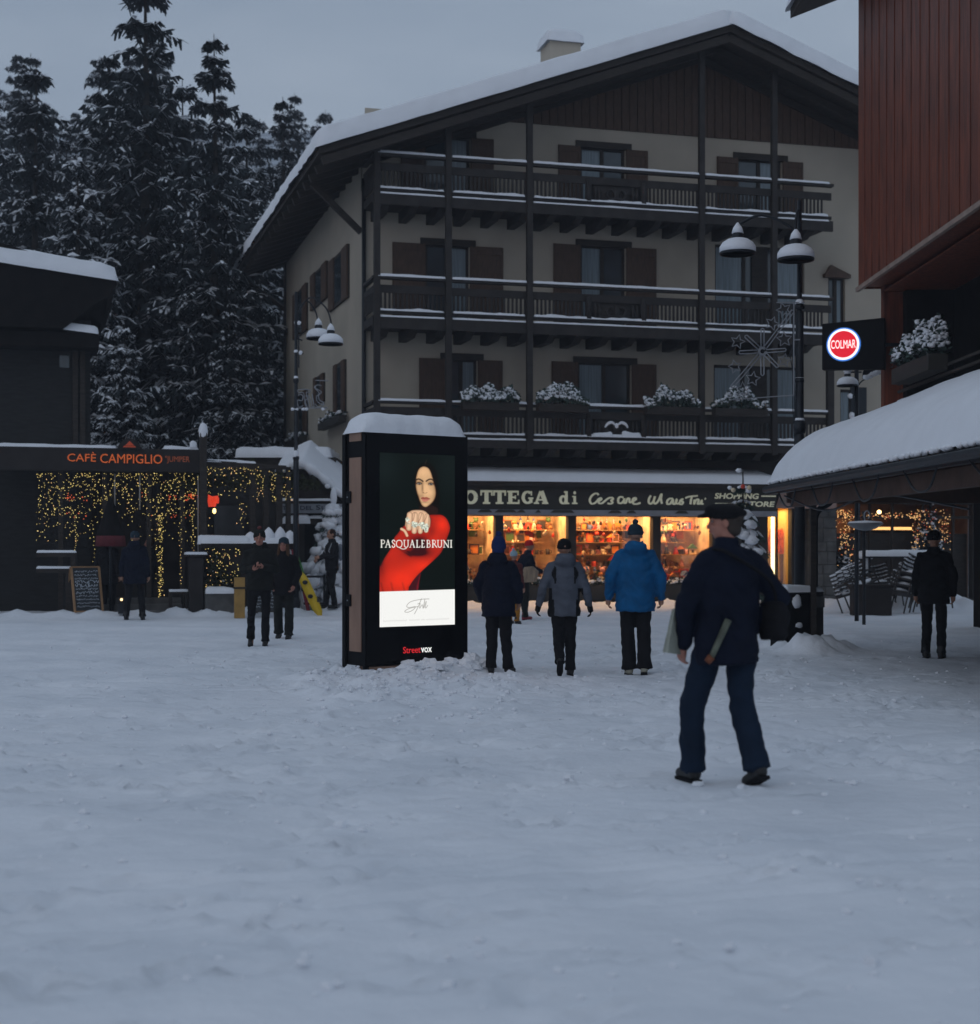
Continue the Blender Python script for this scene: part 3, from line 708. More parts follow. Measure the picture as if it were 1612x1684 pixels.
def doll(c1, c2):
    t = empty('doll'); t['category'] = 'doll'
    a = MB(); a.lathe([(.06, 0), (.05, .06), (.025, .13), (.03, .15)], n=10); a.build('dress', c1, t, True)
    a = MB(); a.ball((0, 0, .18), .03, 8); a.build('head', goods[1], t, True)
    a = MB(); a.lathe([(.035, .195), (.03, .21), (.002, .27)], n=10); a.build('hat', c2, t, True); return t
def mug(c1, c2):
    t = empty('mug'); t['category'] = 'mug'
    a = MB(); a.lathe([(.035, 0), (.04, .01), (.04, .1), (.035, .1), (.033, .02)], n=12); a.build('cup', c1, t, True)
    a = MB(); a.tube([(.038, 0, .08), (.07, 0, .07), (.07, 0, .03), (.038, 0, .02)], .008, 6); a.build('handle', c1, t, True); return t
def frame(c1, c2):
    t = empty('picture_frame'); t['category'] = 'picture frame'
    a = MB()
    for q in ((-.09, .09, .0, .02), (-.09, .09, .16, .18), (-.09, -.07, .02, .16), (.07, .09, .02, .16)): a.box(q[0], q[1], -.01, .01, q[2], q[3])
    a.build('frame', c1, t); a = MB(); a.box(-.07, .07, 0, .005, .02, .16); a.build('picture', c2, t); return t
def garment(c1, c2):
    t = empty('hanging_garment'); t['category'] = 'garment'
    a = MB(); a.prism([(-.12, -.4), (.12, -.4), (.1, -.12), (.17, -.2), (.2, -.12), (.07, 0), (-.07, 0), (-.2, -.12), (-.17, -.2), (-.1, -.12)], -.02, .02); a.build('cloth', c1, t)
    a = MB(); a.tube([(-.1, 0, 0), (0, 0, .05), (.1, 0, 0)], .006, 5); a.tube([(0, 0, .05), (0, 0, .12)], .004, 5); a.build('hanger', c2, t); return t
def cuckoo(c1, c2):
    t = empty('wooden_house'); t['category'] = 'ornament'
    a = MB(); a.box(-.07, .07, -.05, .05, 0, .12); a.build('wall', c1, t)
    a = MB(); a.prism([(-.1, .11), (.1, .11), (0, .2)], -.07, .07); a.build('roof', c2, t)
    a = MB(); a.box(-.02, .02, -.055, -.05, .03, .08); a.build('door', goods[3], t); return t
kinds = [toy, doll, mug, frame, cuckoo]
gl = {'plush_toy': 'small plush toy in the %s', 'doll': 'doll in a pointed hat in the %s', 'mug': 'souvenir mug in the %s', 'picture_frame': 'small framed picture in the %s', 'wooden_house': 'small wooden house in the %s'}
bayn = ['shop window behind the advertising column', 'shop window left of the grey-jacketed walker', 'shop window left of the blue-jacketed walker', 'shop window left of the flat-capped man']
rg = random.Random(17); cache = {}
def light(name, loc, e, size, color, rot=(0, 0, 0), sy=None):
    l = bpy.data.lights.new(name, 'AREA'); l.energy = e; l.size = size; l.color = color
    if sy: l.shape = 'RECTANGLE'; l.size_y = sy
    o = bpy.data.objects.new(name, l); col.objects.link(o); o.location = loc; o.rotation_euler = rot; return o
for bi, (pa, pb) in enumerate(bays):
    a, b = hu(pa), hu(pb)
    m = MB(); dp = 1.5
    m.add([(a-.1, dp, ZB0-.05), (b+.1, dp, ZB0-.05), (b+.1, dp, ZB1+.3), (a-.1, dp, ZB1+.3), (a-.1, .23, ZB0-.05), (b+.1, .23, ZB0-.05), (b+.1, .23, ZB1+.3), (a-.1, .23, ZB1+.3)], [(0, 1, 2, 3), (0, 3, 7, 4), (1, 5, 6, 2), (0, 4, 5, 1), (3, 2, 6, 7)])
    m.build('display_room', warm_wall, hotel)
    m = MB(); m.box(a+.002, b-.002, .16, .17, ZB0+.002, ZB1-.002); m.build('shop_window_glass', glass_m, hotel)
    p = HF.w((a+b)/2, .75, ZB1+.2)
    light('display_lamp', p, 37*(b-a), b-a, (1, .57, .24), (0, 0, HF.a), .5)
    p = HF.w((a+b)/2, .35, ZB0+.15)
    # shelves
    m = MB(); zsv = [ZB0-.02]
    n = 4
    for q in range(n):
        zz = ZB0+.36+q*.33
        if zz < ZB1-.2: zsv.append(zz+.02)
    for q, zz in enumerate(zsv[1:]): m.box(a+(.3 if q % 2 else 0), b-(.0 if q % 2 else .35), .75+.1*q, 1.35, zz-.02, zz)
    sh = m.build('display_shelves', shelf_m, None); sh.location = HF.w(0, 0, 0); sh.rotation_euler = (0, 0, HF.a)
    tag(sh, 'wooden display shelves in the '+bayn[bi], 'shelves')
    for q, zz in [(0, zsv[0]), (0, zsv[0])]+list(enumerate(zsv[1:], 1)):
        u = a+(.35 if (q % 2 == 0 and q) else .05)+rg.random()*.05
        end = b-(.05 if (q == 0 or q % 2 == 0) else .4)
        while u < end-.05:
            k = kinds[rg.randrange(5)]; c1, c2 = rg.sample(range(8), 2); c1 = rg.choice((0, 1, 2, 2, 3, 7, c1)); key = (k.__name__, c1, c2 % 3)
            sc_ = rg.uniform(.95, 1.55)*(1.2 if q == 0 else 1); d = (.25+rg.random()*.45) if q == 0 else (.80+.1*q+rg.random()*.15)
            loc = HF.w(u, d, zz); rz_ = HF.a+rg.uniform(-.4, .4)
            if key not in cache: o = k(goods[c1], goods[c2]); cache[key] = o; o.location = loc; o.rotation_euler = (0, 0, rz_); o.scale = (sc_,)*3
            else: o = copy_tree(cache[key], None, loc, rz_, None, sc_)
            kn = o.name.split('.')[0]
            tag(o, gl[kn].replace(' in the %s', (' on the window floor' if q == 0 else ' on the %s shelf' % ('lowest', 'second', 'third', 'fourth', 'fifth')[q-1]))+', '+'window '+('behind advertising column', 'left of grey jacket', 'left of blue jacket', 'left of flat cap')[bi], None, '%ss on %s of the %s' % (kn.replace('_', ' '), 'the floor' if q == 0 else 'shelf %d' % q, bayn[bi]))
            u += rg.uniform(.09, .15)*sc_
    for q in range(int((b-a)/.13)):
        u = a+.08+q*.13+rg.uniform(-.04, .04); c1 = rg.choice((0, 1, 1, 2, 4, 5, 3)); key = ('orn', c1, q % 2); zz = ZB1-rg.uniform(.05, .5); L_ = ZB1-zz+.02
        if key not in cache:
            o = empty('hanging_ornament'); o['category'] = 'ornament'; m = MB(); (m.ball((0, 0, 0), (.04, .04, .045), 8) if q % 2 else m.lathe([(.005, -.06), (.05, -.02), (.03, .02), (.035, .03), (.004, .07)], n=8)); m.build('bauble', goods[c1], o, True)
            m = MB(); m.tube([(0, 0, .04), (0, 0, .55)], .003, 4); m.build('string', goods[2], o); cache[key] = o
        else: o = copy_tree(cache[key], None)
        o.location = HF.w(u, .35+rg.random()*.5, zz); tag(o, 'small ornament hanging on a string in the '+bayn[bi], None, 'ornaments hanging in the '+bayn[bi])
    # pieces hung behind
    for q in range(int((b-a)/.30)):
        u = a+.2+q*.30+rg.uniform(-.05, .05); c1 = rg.choice((0, 2, 3, 4, 6, 5)); o = garment(goods[c1], goods[2]); o.location = HF.w(u, 1.38, ZB1-.12+rg.uniform(-.06, .0)); o.rotation_euler = (0, 0, HF.a)
        tag(o, 'small garment hanging in the '+bayn[bi], None, 'garments hanging in the '+bayn[bi])
# mannequin window
a, b = hu(1263), hu(1302); m = MB(); dp = 1.1
m.add([(a-.02, dp, MZ0), (b+.02, dp, MZ0), (b+.02, dp, MZ1), (a-.02, dp, MZ1), (a-.02, .23, MZ0), (b+.02, .23, MZ0), (b+.02, .23, MZ1), (a-.02, .23, MZ1)], [(0, 1, 2, 3), (0, 3, 7, 4), (1, 5, 6, 2), (0, 4, 5, 1), (3, 2, 6, 7)])
m.build('display_room', M('amber room', (.62, .42, .12), .6, .25, 4, 0, stretch=(8, 8, .6)), hotel)
m = MB(); m.box(a+.002, b-.002, .16, .17, MZ0+.002, MZ1-.002); m.build('shop_window_glass', glass_m, hotel)
m = MB(); c = hu(1281); m.box(c-.025, c+.025, .10, .155, MZ0, MZ1); m.build('door_stile', dwood, hotel)
MANNEQ = True
tl = empty('tube_lamp', HF.w(hu(1271, .28), .28, MZ0+.3), HF.a, 'bright vertical warm white light tube in the narrow window with the orange jacket', 'tube lamp')
m = MB(); m.tube([(0, 0, 0), (0, 0, MZ1-MZ0-.35)], .05, 10); m.build('tube', M('tube light', (1, .9, .6), .5, 0, 1, 0, emit=(1, .80, .42), es=3.2), tl, True)
m = MB(); m.tube([(0, 0, -.05), (0, 0, 0)], .045, 10); m.tube([(0, 0, MZ1-MZ0-.35), (0, 0, MZ1-MZ0-.3)], .045, 10); m.build('cap', iron_m, tl, True)
light('display_lamp', HF.w(hu(1285), .6, MZ1-.05), 14, .4, (1, .62, .25), (0, 0, HF.a))
# flower boxes under the shop windows
def planter(name, fr, u0, u1, d0, d1, z0, z1, mat, label, grp, sh_h, n, seed, snow=.5, smat=None, cat='planter'):
    t = empty(name, fr.w((u0+u1)/2, (d0+d1)/2, z0), fr.a, label, cat, grp)
    w = u1-u0; d = d1-d0; m = MB(); m.box(-w/2, w/2, -d/2, d/2, 0, z1-z0); m.build('box', mat, t, bevel=.01)
    f, s = shrub_meshes(w*.98, d*1.1, sh_h, n, seed, snow, smat)
    linkmesh('foliage', f, t, (0, 0, z1-z0-.02)); linkmesh('snow', s, t, (0, 0, z1-z0-.02)); return t
zfb = hz(880, 962); zf0 = .02
for i, ((pa, pb), lab) in enumerate(zip(((700, 822), (824, 938), (944, 1078), (1082, 1180)), ('behind the navy-hatted walker', 'between the navy and grey walkers', 'behind the blue-jacketed walker', 'behind the flat-capped man'))):
    planter('flower_box', HF, hu(pa, -.3), hu(pb, -.3), -.5, -.12, zf0+.1, zfb, fascia_m, 'long dark evergreen flower box under the shop window '+lab, 'flower boxes along the shop front', .26, 420, 40+i, .38)
# balcony flower boxes
for i, ((pa, pb), lab) in enumerate(zip(((760, 852), (884, 966), (1062, 1150), (1174, 1260)), ('left of the second full balcony post', 'left of the carved panel', 'right of the carved panel', 'nearest the tall right lamp post'))):
    planter('balcony_flower_box', HF, hu(pa, DB-.3), hu(pb, DB-.3), DB-.42, DB-.16, ZR1-.2, ZR1+.0, dwood, 'snowy evergreen flower box on the lower balcony rail '+lab, 'flower boxes on the lower balcony', .62, 1300, 60+i*3, .7)
for i, (x0, x1, yb) in enumerate(((482, 505, 726), (534, 569, 697))):
    v0, z = HF.v(x0, yb, U0-.1); v1, _ = HF.v(x1, yb, U0-.1); c = HF.w(U0-.2, (v0+v1)/2, z-.2)
    t = empty('window_box', c, HF.a+R(90), 'small snow-dusted flower box under the '+('far' if i == 0 else 'near')+' lower window on the hotel side wall', 'flower box', 'flower boxes on the side wall'); w = abs(v1-v0)
    m = MB(); m.box(-w/2, w/2, -.1, .1, 0, .18); m.build('box', fascia_m, t); f, s = shrub_meshes(w, .25, .28, 200, 80+i, .45)
    linkmesh('foliage', f, t, (0, 0, .15)); linkmesh('snow', s, t, (0, 0, .15))

# ------------------------------------------------------------------ restaurant side, right of the shop
mb = MB(); a, b = hu(1376), hu(1600)
dp = 3.0; mb.add([(a, dp, RZ0), (b, dp, RZ0), (b, dp, RZ1+.2), (a, dp, RZ1+.2), (a, .23, RZ0), (b, .23, RZ0), (b, .23, RZ1+.2), (a, .23, RZ1+.2)], [(0, 1, 2, 3), (0, 3, 7, 4), (1, 5, 6, 2), (0, 4, 5, 1), (3, 2, 6, 7)])
mb.build('restaurant_room', M('dim restaurant wall', (.20, .12, .07), .8, .2, 3, 0), hotel)
mb = MB()
for px in (1376, 1433, 1470, 1520, 1570): u = hu(px); mb.box(u-.03, u+.03, .05, .12, RZ0, RZ1)
zt_ = hz(1440, 850); mb.box(a, b, .045, .125, zt_-.04, zt_+.04); mb.box(a, b, .04, .13, RZ1-.08, RZ1)
mb.build('restaurant_window_frame', dwood, hotel)
mb = MB(); zk = hz(1440, 876); mb.box(a+.02, b, .3, .36, RZ0, zk-.02); mb.build('restaurant_panelling', dwood, hotel)
zc1 = hz(1440, 869)
sc = empty('cove_light', HF.w(hu(1430, 1.5), 1.5, zc1), HF.a, 'long warm glowing strip light along the restaurant wall seen through the window', 'strip light')
m = MB(); m.box(-.5, 1.35, -.03, 0, -.02, .06); m.build('strip', M('cove strip', (1, .6, .3), .5, 0, 1, 0, emit=(1, .5, .16), es=1.6), sc)
m = MB(); m.box(-.55, 1.4, -.08, .1, -.12, -.03); m.build('bracket', dwood, sc)
wl = empty('wall_lamp', HF.w(hu(1446, 1.6), 1.6, hz(1446, 842, 1.6)), HF.a, 'small star-like glowing wall lamp inside the restaurant window', 'wall lamp')
m = MB(); m.ball((0, 0, 0), (.07, .05, .06), 8); m.build('bulb', M('wall lamp bulb', (1, .7, .4), .5, 0, 1, 0, emit=(1, .62, .25), es=5), wl, True)
m = MB(); m.box(-.05, .05, .04, .08, -.12, -.05); m.tube([(0, .06, -.08), (0, 0, -.05)], .01, 6); m.build('bracket', iron_m, wl)
light('restaurant_lamp', HF.w(hu(1450), 2.0, RZ1), 12, 1.2, (1, .5, .2), (0, 0, HF.a))
mb = MB(); u0_, u1_ = hu(1378, -.3), hu(1600, -.3); mb.box(u0_, u1_, -.55, -.01, hz(1440, 822, -.3), hz(1440, 796, -.3)); o = mb.build('restaurant_awning', M('brown awning cloth', (.085, .05, .04), .8, .2, 4), None); o.location = HF.w(0, 0, 0); o.rotation_euler = (0, 0, HF.a)
tag(o, 'plain brown awning box above the restaurant window', 'awning')
def lights(name, pts, mat, label, cat='string lights', r=.018, wire=None, grp=None, stuff=True, mat2=None, f2=0):
    t = empty(name, (0, 0, 0), 0, label, cat, grp); rnd = random.Random(len(pts))
    ms = [(mat, [p for p in pts])]
    if mat2:
        A, B = [], []
        for p in pts: (B if rnd.random() < f2 else A).append(p)
        ms = [(mat, A), (mat2, B)]
    for mm, pp in ms:
        b_ = MB()
        for p in pp:
            q = r*rnd.uniform(.45, 1.05); b_.add([(p[0]+q, p[1], p[2]), (p[0]-q, p[1], p[2]), (p[0], p[1]+q, p[2]), (p[0], p[1]-q, p[2]), (p[0], p[1], p[2]+q), (p[0], p[1], p[2]-q)], [(0, 2, 4), (2, 1, 4), (1, 3, 4), (3, 0, 4), (2, 0, 5), (1, 2, 5), (3, 1, 5), (0, 3, 5)])
        o = b_.build('bulbs', mm, t); o['kind'] = 'stuff'
    if wire:
        w_ = MB()
        for s in wire: w_.tube(s, .004, 4)
        w_.build('wire', iron_m, t)
    return t
rl = random.Random(9); pts = []
for i in range(120): px = rl.uniform(1376, 1515); py = 842+rl.gauss(0, 3.0)+6; pts.append(HF.w(hu(px, -.1), -.1, hz(px, py, -.1)))
for i in range(260): px = rl.gauss(1383, 7)+(rl.random()**2)*8; py = rl.uniform(838, 975); px += (py-840)*.06; pts.append(HF.w(hu(px, -.1), -.12-.1*rl.random(), hz(px, py, -.1)))
for i in range(220): px = rl.uniform(1496, 1560); py = rl.uniform(838, 905); pts.append(HF.w(hu(px, -.1), -.12-.15*rl.random(), hz(px, py, -.1)))
lights('garland_lights', pts, bulb_w, 'warm string lights wound round the restaurant window frame', wire=[[HF.w(hu(1376, -.1), -.1, hz(1376, 848, -.1)), HF.w(hu(1560, -.1), -.1, hz(1560, 848, -.1))]], r=.015, mat2=bulb_r, f2=.25)
fo, sn = shrub_meshes(.45, .35, 2.2, 1100, 91, .15, needle_m)
g = empty('evergreen_garland', HF.w(hu(1388, -.25), -.25, 0.1), HF.a, 'upright evergreen garland at the left edge of the restaurant window', 'garland'); linkmesh('foliage', fo, g); linkmesh('snow', sn, g)
fo, sn = shrub_meshes(.9, .4, 2.3, 1400, 92, .15, needle_m)
g = empty('evergreen_garland', HF.w(hu(1528, -.25), -.25, 0.6), HF.a, 'dense lit evergreen garland at the right of the restaurant window', 'garland'); linkmesh('foliage', fo, g); linkmesh('snow', sn, g)
# stone pillar
mb = MB(); a, b = hu(1339, -.6), hu(1375, -.6); rs = random.Random(4); z = -.05; zt2 = hz(1355, 838, -.6)
while z < zt2-.1:
    h = rs.uniform(.22, .38); h = min(h, zt2-z); sp = a+(b-a)*rs.uniform(.35, .65)
    for q0, q1 in ((a, sp), (sp, b)): o_ = rs.uniform(0, .03); mb.box(q0+.006, q1-.006, -.62-o_, -.01, z+.006, z+h-.006)
    z += h
mb.box(a+.02, b-.02, -.6, -.012, 0, zt2)
o = mb.build('stone_pillar', stone_m, None, bevel=.012); o.location = HF.w(0, 0, 0); o.rotation_euler = (0, 0, HF.a); tag(o, 'rough grey stone pillar left of the restaurant window', 'stone pillar')
# beige valance with emblem
va = empty('awning_valance', HF.w(0, 0, 0), HF.a, 'beige pink awning valance printed with a round emblem over the narrow lit window', 'awning')
vm = M('pinkish beige cloth', (.30, .20, .17), .8, .1, 5)
mb = MB(); mb.prism([(hu(1283, -1), hz(1283, 811, -1)), (hu(1374, -1), hz(1374, 811, -1)), (hu(1376, -1), hz(1376, 837, -1)), (hu(1275, -1), hz(1275, 836, -1))], -1.02, -.99); mb.build('cloth', vm, va)
mb = MB()
for px in (1288, 1330): mb.lathe([(.09, 0), (.09, .012)], (hu(px, -1.03), -1.02, hz(px, 824, -1)), 16, Matrix.Rotation(R(90), 3, 'X'))
mb.build('emblem', M('grey emblem', (.20, .18, .16), .8, .1, 5), va)
mb = MB()
for px in (1298, 1342): mb.tube(smooth_pts([(hu(px, -1.03)+q*.05, -1.025, hz(px, 823, -1)+.04*math.sin(q*2.2)) for q in range(5)], 4), .006, 5)
mb.build('monogram', M('pale monogram', (.4, .3, .27), .8, .1, 5), va)
mb = MB(); mb.prism([(-.99, hz(1320, 811, -1)), (-.02, hz(1320, 800, -.5)+.2), (-.02, hz(1320, 800, -.5)+.16), (-.99, hz(1320, 811, -1)-.04)], hu(1283, -1), hu(1374, -1), 'x'); mb.build('awning_top', vm, va)
# ------------------------------------------------------------------ cafe
cu = CF.u; cz = CF.z
cafe = empty('cafe', CF.w(0, 0, 0), CF.a, 'low dark timber cafe with glowing orange letters on its fascia', 'cafe')
cl, cr = cu(-20), cu(336)
z1, z0 = cz(215, 738), cz(215, 776)
m = MB(); m.box(cl, cr, -.12, 0, z0, z1); fa = m.build('fascia', cafe_m, cafe, bevel=.015)
m = MB(); m.box(cl, cr, 0, 4.5, z1-.12, z1-.02); m.build('roof', dwood, cafe)
m = MB(); m.snow(cl, cu(192), -.1, 4.4, z1-.02, .10, .2, .02, .6, 3); m.snow(cu(268), cr-.1, -.1, 4.4, z1-.02, .09, .2, .02, .8, 4); m.snow(cu(312), cu(324), -.1, .1, z1+.05, .14, .05, .01, .4, 6); m.build('roof_snow', snow_m, cafe, True)
m = MB(); c = cu(213, -.14); rad = cu(232, -.14)-c
m.prism([(c+rad*math.cos(PI*i/18), z1-.02+rad*.95*math.sin(PI*i/18)) for i in range(19)], -.17, -.02)
cs = m.build('crest', cafe_m, cafe)
ember = M('dim orange sign light', (.5, .12, .03), .5, 0, 1, 0, emit=(1, .17, .03), es=.27, sample=False)
ember2 = M('dull ember', (.2, .04, .02), .5, 0, 1, 0, emit=(1, .12, .03), es=.13, sample=False)
ember3 = M('faint ember', (.2, .06, .03), .5, 0, 1, 0, emit=(1, .22, .07), es=.10, sample=False)
m = MB(); m.prism([(c-rad*.55, z1+.02), (c+rad*.55, z1+.02), (c+rad*.5, z1+.05), (c-rad*.5, z1+.05)], -.18, -.17); m.prism([(c-rad*.4, z1+.06), (c+rad*.4, z1+.06), (c+rad*.25, z1+.1), (c+.0, z1+.16), (c-rad*.2, z1+.1)], -.18, -.17); m.build('crest_light', ember2, cs)
text_obj('CAFÈ', ember, cafe, cu(111, -.13), cu(158, -.13), cz(135, 759, -.13), cz(135, 743, -.13), -.124, bold=.0, ext=.02)
text_obj('CAMPIGLIO', ember, cafe, cu(165, -.13), cu(267, -.13), cz(215, 762, -.13), cz(215, 747, -.13), -.124, bold=.0, ext=.02)
text_obj('"JUMPER', ember3, cafe, cu(272, -.13), cu(312, -.13), cz(290, 762.5, -.13), cz(290, 750, -.13), -.124, ext=.01)
m = MB(); m.add([(cl, 3.5, 0), (cr, 3.5, 0), (cr, 3.5, z1), (cl, 3.5, z1), (cr, .1, 0), (cr, .1, z1)], [(0, 1, 2, 3), (1, 4, 5, 2)]); m.build('rear_wall', M('dark bar wall', (.022, .017, .014), .8, .4, 3, 0), cafe)
for px, a, b in ((189, 779, 832), (230, 781, 838), (326, 781, 912)):
    m = MB(); u = cu(px, .1); m.tube([(u, .1, cz(px, b, .1)), (u, .1, cz(px, a, .1))], .014, 8); m.build('mullion', M('pale metal', (.35, .34, .33), .4, .1, 5, 0), cafe, True)
for px in (100, 172, 245, 300):
    m = MB(); u = cu(px, .4); m.box(u-.05, u+.05, .35, .45, 0, z0+.1); m.build('post', dwood, cafe)
# terrace rail at far left and low steps
for px0, px1, py, lab in ((60, 126, 908, 'upper'), (60, 118, 934, 'lower')):
    m = MB(); ua, ub = cu(px0, -.5), cu(px1, -.5); zz = cz(100, py, -.5); m.box(ua, ub, -.62, -.38, zz-.1, zz); m.box(ub-.12, ub-.02, -.6, -.5, 0, zz-.1)
    o = m.build('terrace_rail', dwood, None); o.location = CF.w(0, 0, 0); o.rotation_euler = (0, 0, CF.a)
    s = MB(); s.snow(ua, ub, -.64, -.36, zz, .04, .1, .01, .5, px1); s.build('snow', snow_m, o, True)
    tag(o, lab+' snow-topped terrace rail at the left edge behind the chalkboard', 'rail')
m = MB()
for k in range(3): m.box(cu(165), cu(300), -.3+k*.3, .0+k*.3, -.1, .12+.13*k)
o = m.build('entrance_steps', stone_m, None, bevel=.01); o.location = CF.w(0, 0, 0); o.rotation_euler = (0, 0, CF.a); tag(o, 'low grey stone steps in front of the cafe entrance', 'steps')
# string light curtains
rl = random.Random(2); pts = []
while len(pts) < 760:
    px = rl.uniform(60, 326); py = 778+rl.random()**1.25*112
    dn = .75+.5*noise.noise(Vector((px*.03, py*.03, 3)))
    if py > 850 and rl.random() > (.15 if 150 < px < 255 else .5): continue
    if rl.random() < dn: pts.append(CF.w(cu(px, .05), .05+rl.random()*.15, cz(px, py, .05)))
for i in range(150): px = 264+rl.gauss(0, 3.0); py = rl.uniform(845, 982); pts.append(CF.w(cu(px, .05), .05+rl.random()*.05, cz(px, py, .05)))
for (px, y0, y1, n) in ((298, 850, 965, 22), (318, 850, 945, 26), (124, 850, 915, 18), (154, 850, 930, 12)):
    for i in range(n): py = y0+(y1-y0)*i/n; q = px+rl.gauss(0, 1.5); pts.append(CF.w(cu(q, .05), .05, cz(q, py, .05)))
wires = [[CF.w(cu(px, .1), .1, cz(px, 778, .1)), CF.w(cu(px, .1), .1, cz(px, 840+30*math.sin(px), .1))] for px in range(70, 326, 9)]
wires.append([CF.w(cu(264, .1), .1, cz(264, 778, .1)), CF.w(cu(264, .1), .1, cz(264, 982, .1))])
lights('string_light_curtain', pts, bulb_y, 'curtain of tiny yellow string lights hanging under the cafe fascia', wire=wires, r=.0108, mat2=bulb_w, f2=.06)
pts = [CF.w(cu(px, 1.5), 1.5, cz(px, py, 1.5)) for px, py in [(rl.choice((115, 138, 240, 283, 305, 318))+rl.gauss(0, 5), rl.choice((815, 820, 848))+rl.gauss(0, 2.5)) for i in range(60)]]
lights('red_bar_lights', pts, bulb_r, 'faint red lights deep inside the dark cafe', r=.02)
# parasol
pa = empty('closed_parasol', CF.w(cu(182, -.15), -.15, 0), 0, 'tall closed dark parasol with a dark red band beside the cafe entrance', 'parasol')
m = MB(); m.tube([(0, 0, 0), (0, 0, 2.6)], .03, 8); m.build('pole', iron_m, pa, True)
m = MB(); m.lathe([(.30, 1.72), (.30, 1.78), (.21, 2.05), (.10, 2.4), (.02, 2.62)], n=12); m.build('canopy', dark_m, pa, True)
m = MB(); m.lathe([(.34, 1.52), (.31, 1.75), (.29, 1.75), (.32, 1.52)], n=12); m.build('band', M('dark red cloth', (.10, .012, .018), .8, .2, 5), pa, True)
# chalkboards
def aboard(loc, rz, w, h, label, wood, seed):
    t = empty('chalkboard_sign', loc, rz, label, 'chalkboard sign', 'chalkboards standing in the snow')
    m = MB(); tl_ = Matrix.Rotation(R(-13), 3, 'X')
    def tp(x, y, z): p = Matrix.Rotation(R(-12), 3, 'X') @ Vector((x, y, z-h)); return p+Vector((0, -.0, h))
    for s in (-1, 1): m.bar(tp(s*w/2, 0, 0), tp(s*w/2, 0, h), .045, .03)
    m.bar(tp(-w/2, 0, h), tp(w/2, 0, h), .05, .03); m.bar(tp(-w/2, 0, .12), tp(w/2, 0, .12), .04, .03)
    m.build('front_frame', wood, t)
    m = MB()
    def tb(x, z): p = Matrix.Rotation(R(12), 3, 'X') @ Vector((x, 0, z-h)); return p+Vector((0, .03, h))
    for s in (-1, 1): m.bar(tb(s*w/2, 0), tb(s*w/2, h), .045, .03)
    m.build('rear_frame', wood, t)
    m = MB(); m.add([tp(-w/2, 0, .12), tp(w/2, 0, .12), tp(w/2, 0, h), tp(-w/2, 0, h), tp(-w/2, .015, .12), tp(w/2, .015, .12), tp(w/2, .015, h), tp(-w/2, .015, h)], [(0, 1, 2, 3), (7, 6, 5, 4), (0, 4, 5, 1), (3, 2, 6, 7)])
    b = m.build('board', M('chalkboard', (.03, .035, .04), .8, .3, 5), t)
    m = MB(); rnd = random.Random(seed)
    for r_ in range(11):
        z = h-.1-r_*(h-.25)/11; big = r_ in (3, 4, 6)
        x = -w/2+.06
        while x < w/2-.07:
            l = rnd.uniform(.02, .06)*(1.6 if big else 1); pp = [tp(x+l*q/4, -.004, z+rnd.uniform(-.022, .022)*(2 if big else 1)) for q in range(5)]
            m.tube(pp, .0045*(1.4 if big else 1), 4); x += l+.012
    m.build('chalk_writing', M('chalk', (.5, .55, .6), .9, .1, 5), b)
    return t
wood_l = M('light pine', (.30, .17, .08), .6, .25, 5, .1)
p = W(140, 1014, 33.2)
aboard((p.x, 33.2, 0), R(38), .62, 1.08, 'chalkboard sign with pine frame covered in chalk writing at far left', wood_l, 3)
p = W(437, 1008, 35.0)
aboard((W(438, 1008, 33.2).x, 33.2, 0), R(-8), .55, 1.0, 'small chalkboard sign seen between the couple walking from the cafe', dwood, 8)
# bar table post and capped timber post
t = empty('standing_table', CF.w(cu(322, -.7), -.7, 0), CF.a, 'dark square pedestal table with thin snow on top beside the timber post', 'table')
hh = cz(322, 911, -.7); m = MB(); m.box(-.15, .15, -.15, .15, 0, hh-.06); m.build('pedestal', cafe_m, t, bevel=.01)
m = MB(); m.box(-.22, .22, -.2, .2, hh-.06, hh); m.build('table_top', cafe_m, t, bevel=.01)
m = MB(); m.snow(-.23, .23, -.21, .21, hh, .045, .05, .01, .3, 4); m.build('snow', snow_m, t, True)
t = empty('timber_post', CF.w(cu(334.5, -.3), -.3, 0), CF.a, 'tall dark timber post capped with a dome of snow', 'post')
hh = cz(334, 712, -.3); m = MB(); m.box(-.075, .075, -.075, .075, 0, hh); m.build('post', dwood, t, bevel=.008)
m = MB(); m.ball((0, 0, hh+.03), (.10, .10, .2), 12, .12, 3); m.build('snow_cap', snow_m, t, True)
m = MB(); m.snow(-.14, .16, -.18, -.07, cz(334, 893, -.3), .2, .05, .01, .3, 8); m.box(-.14, .16, -.18, -.07, cz(334, 893, -.3)-.03, cz(334, 893, -.3)); m.build('snow_ledge', snow_m, t, True)
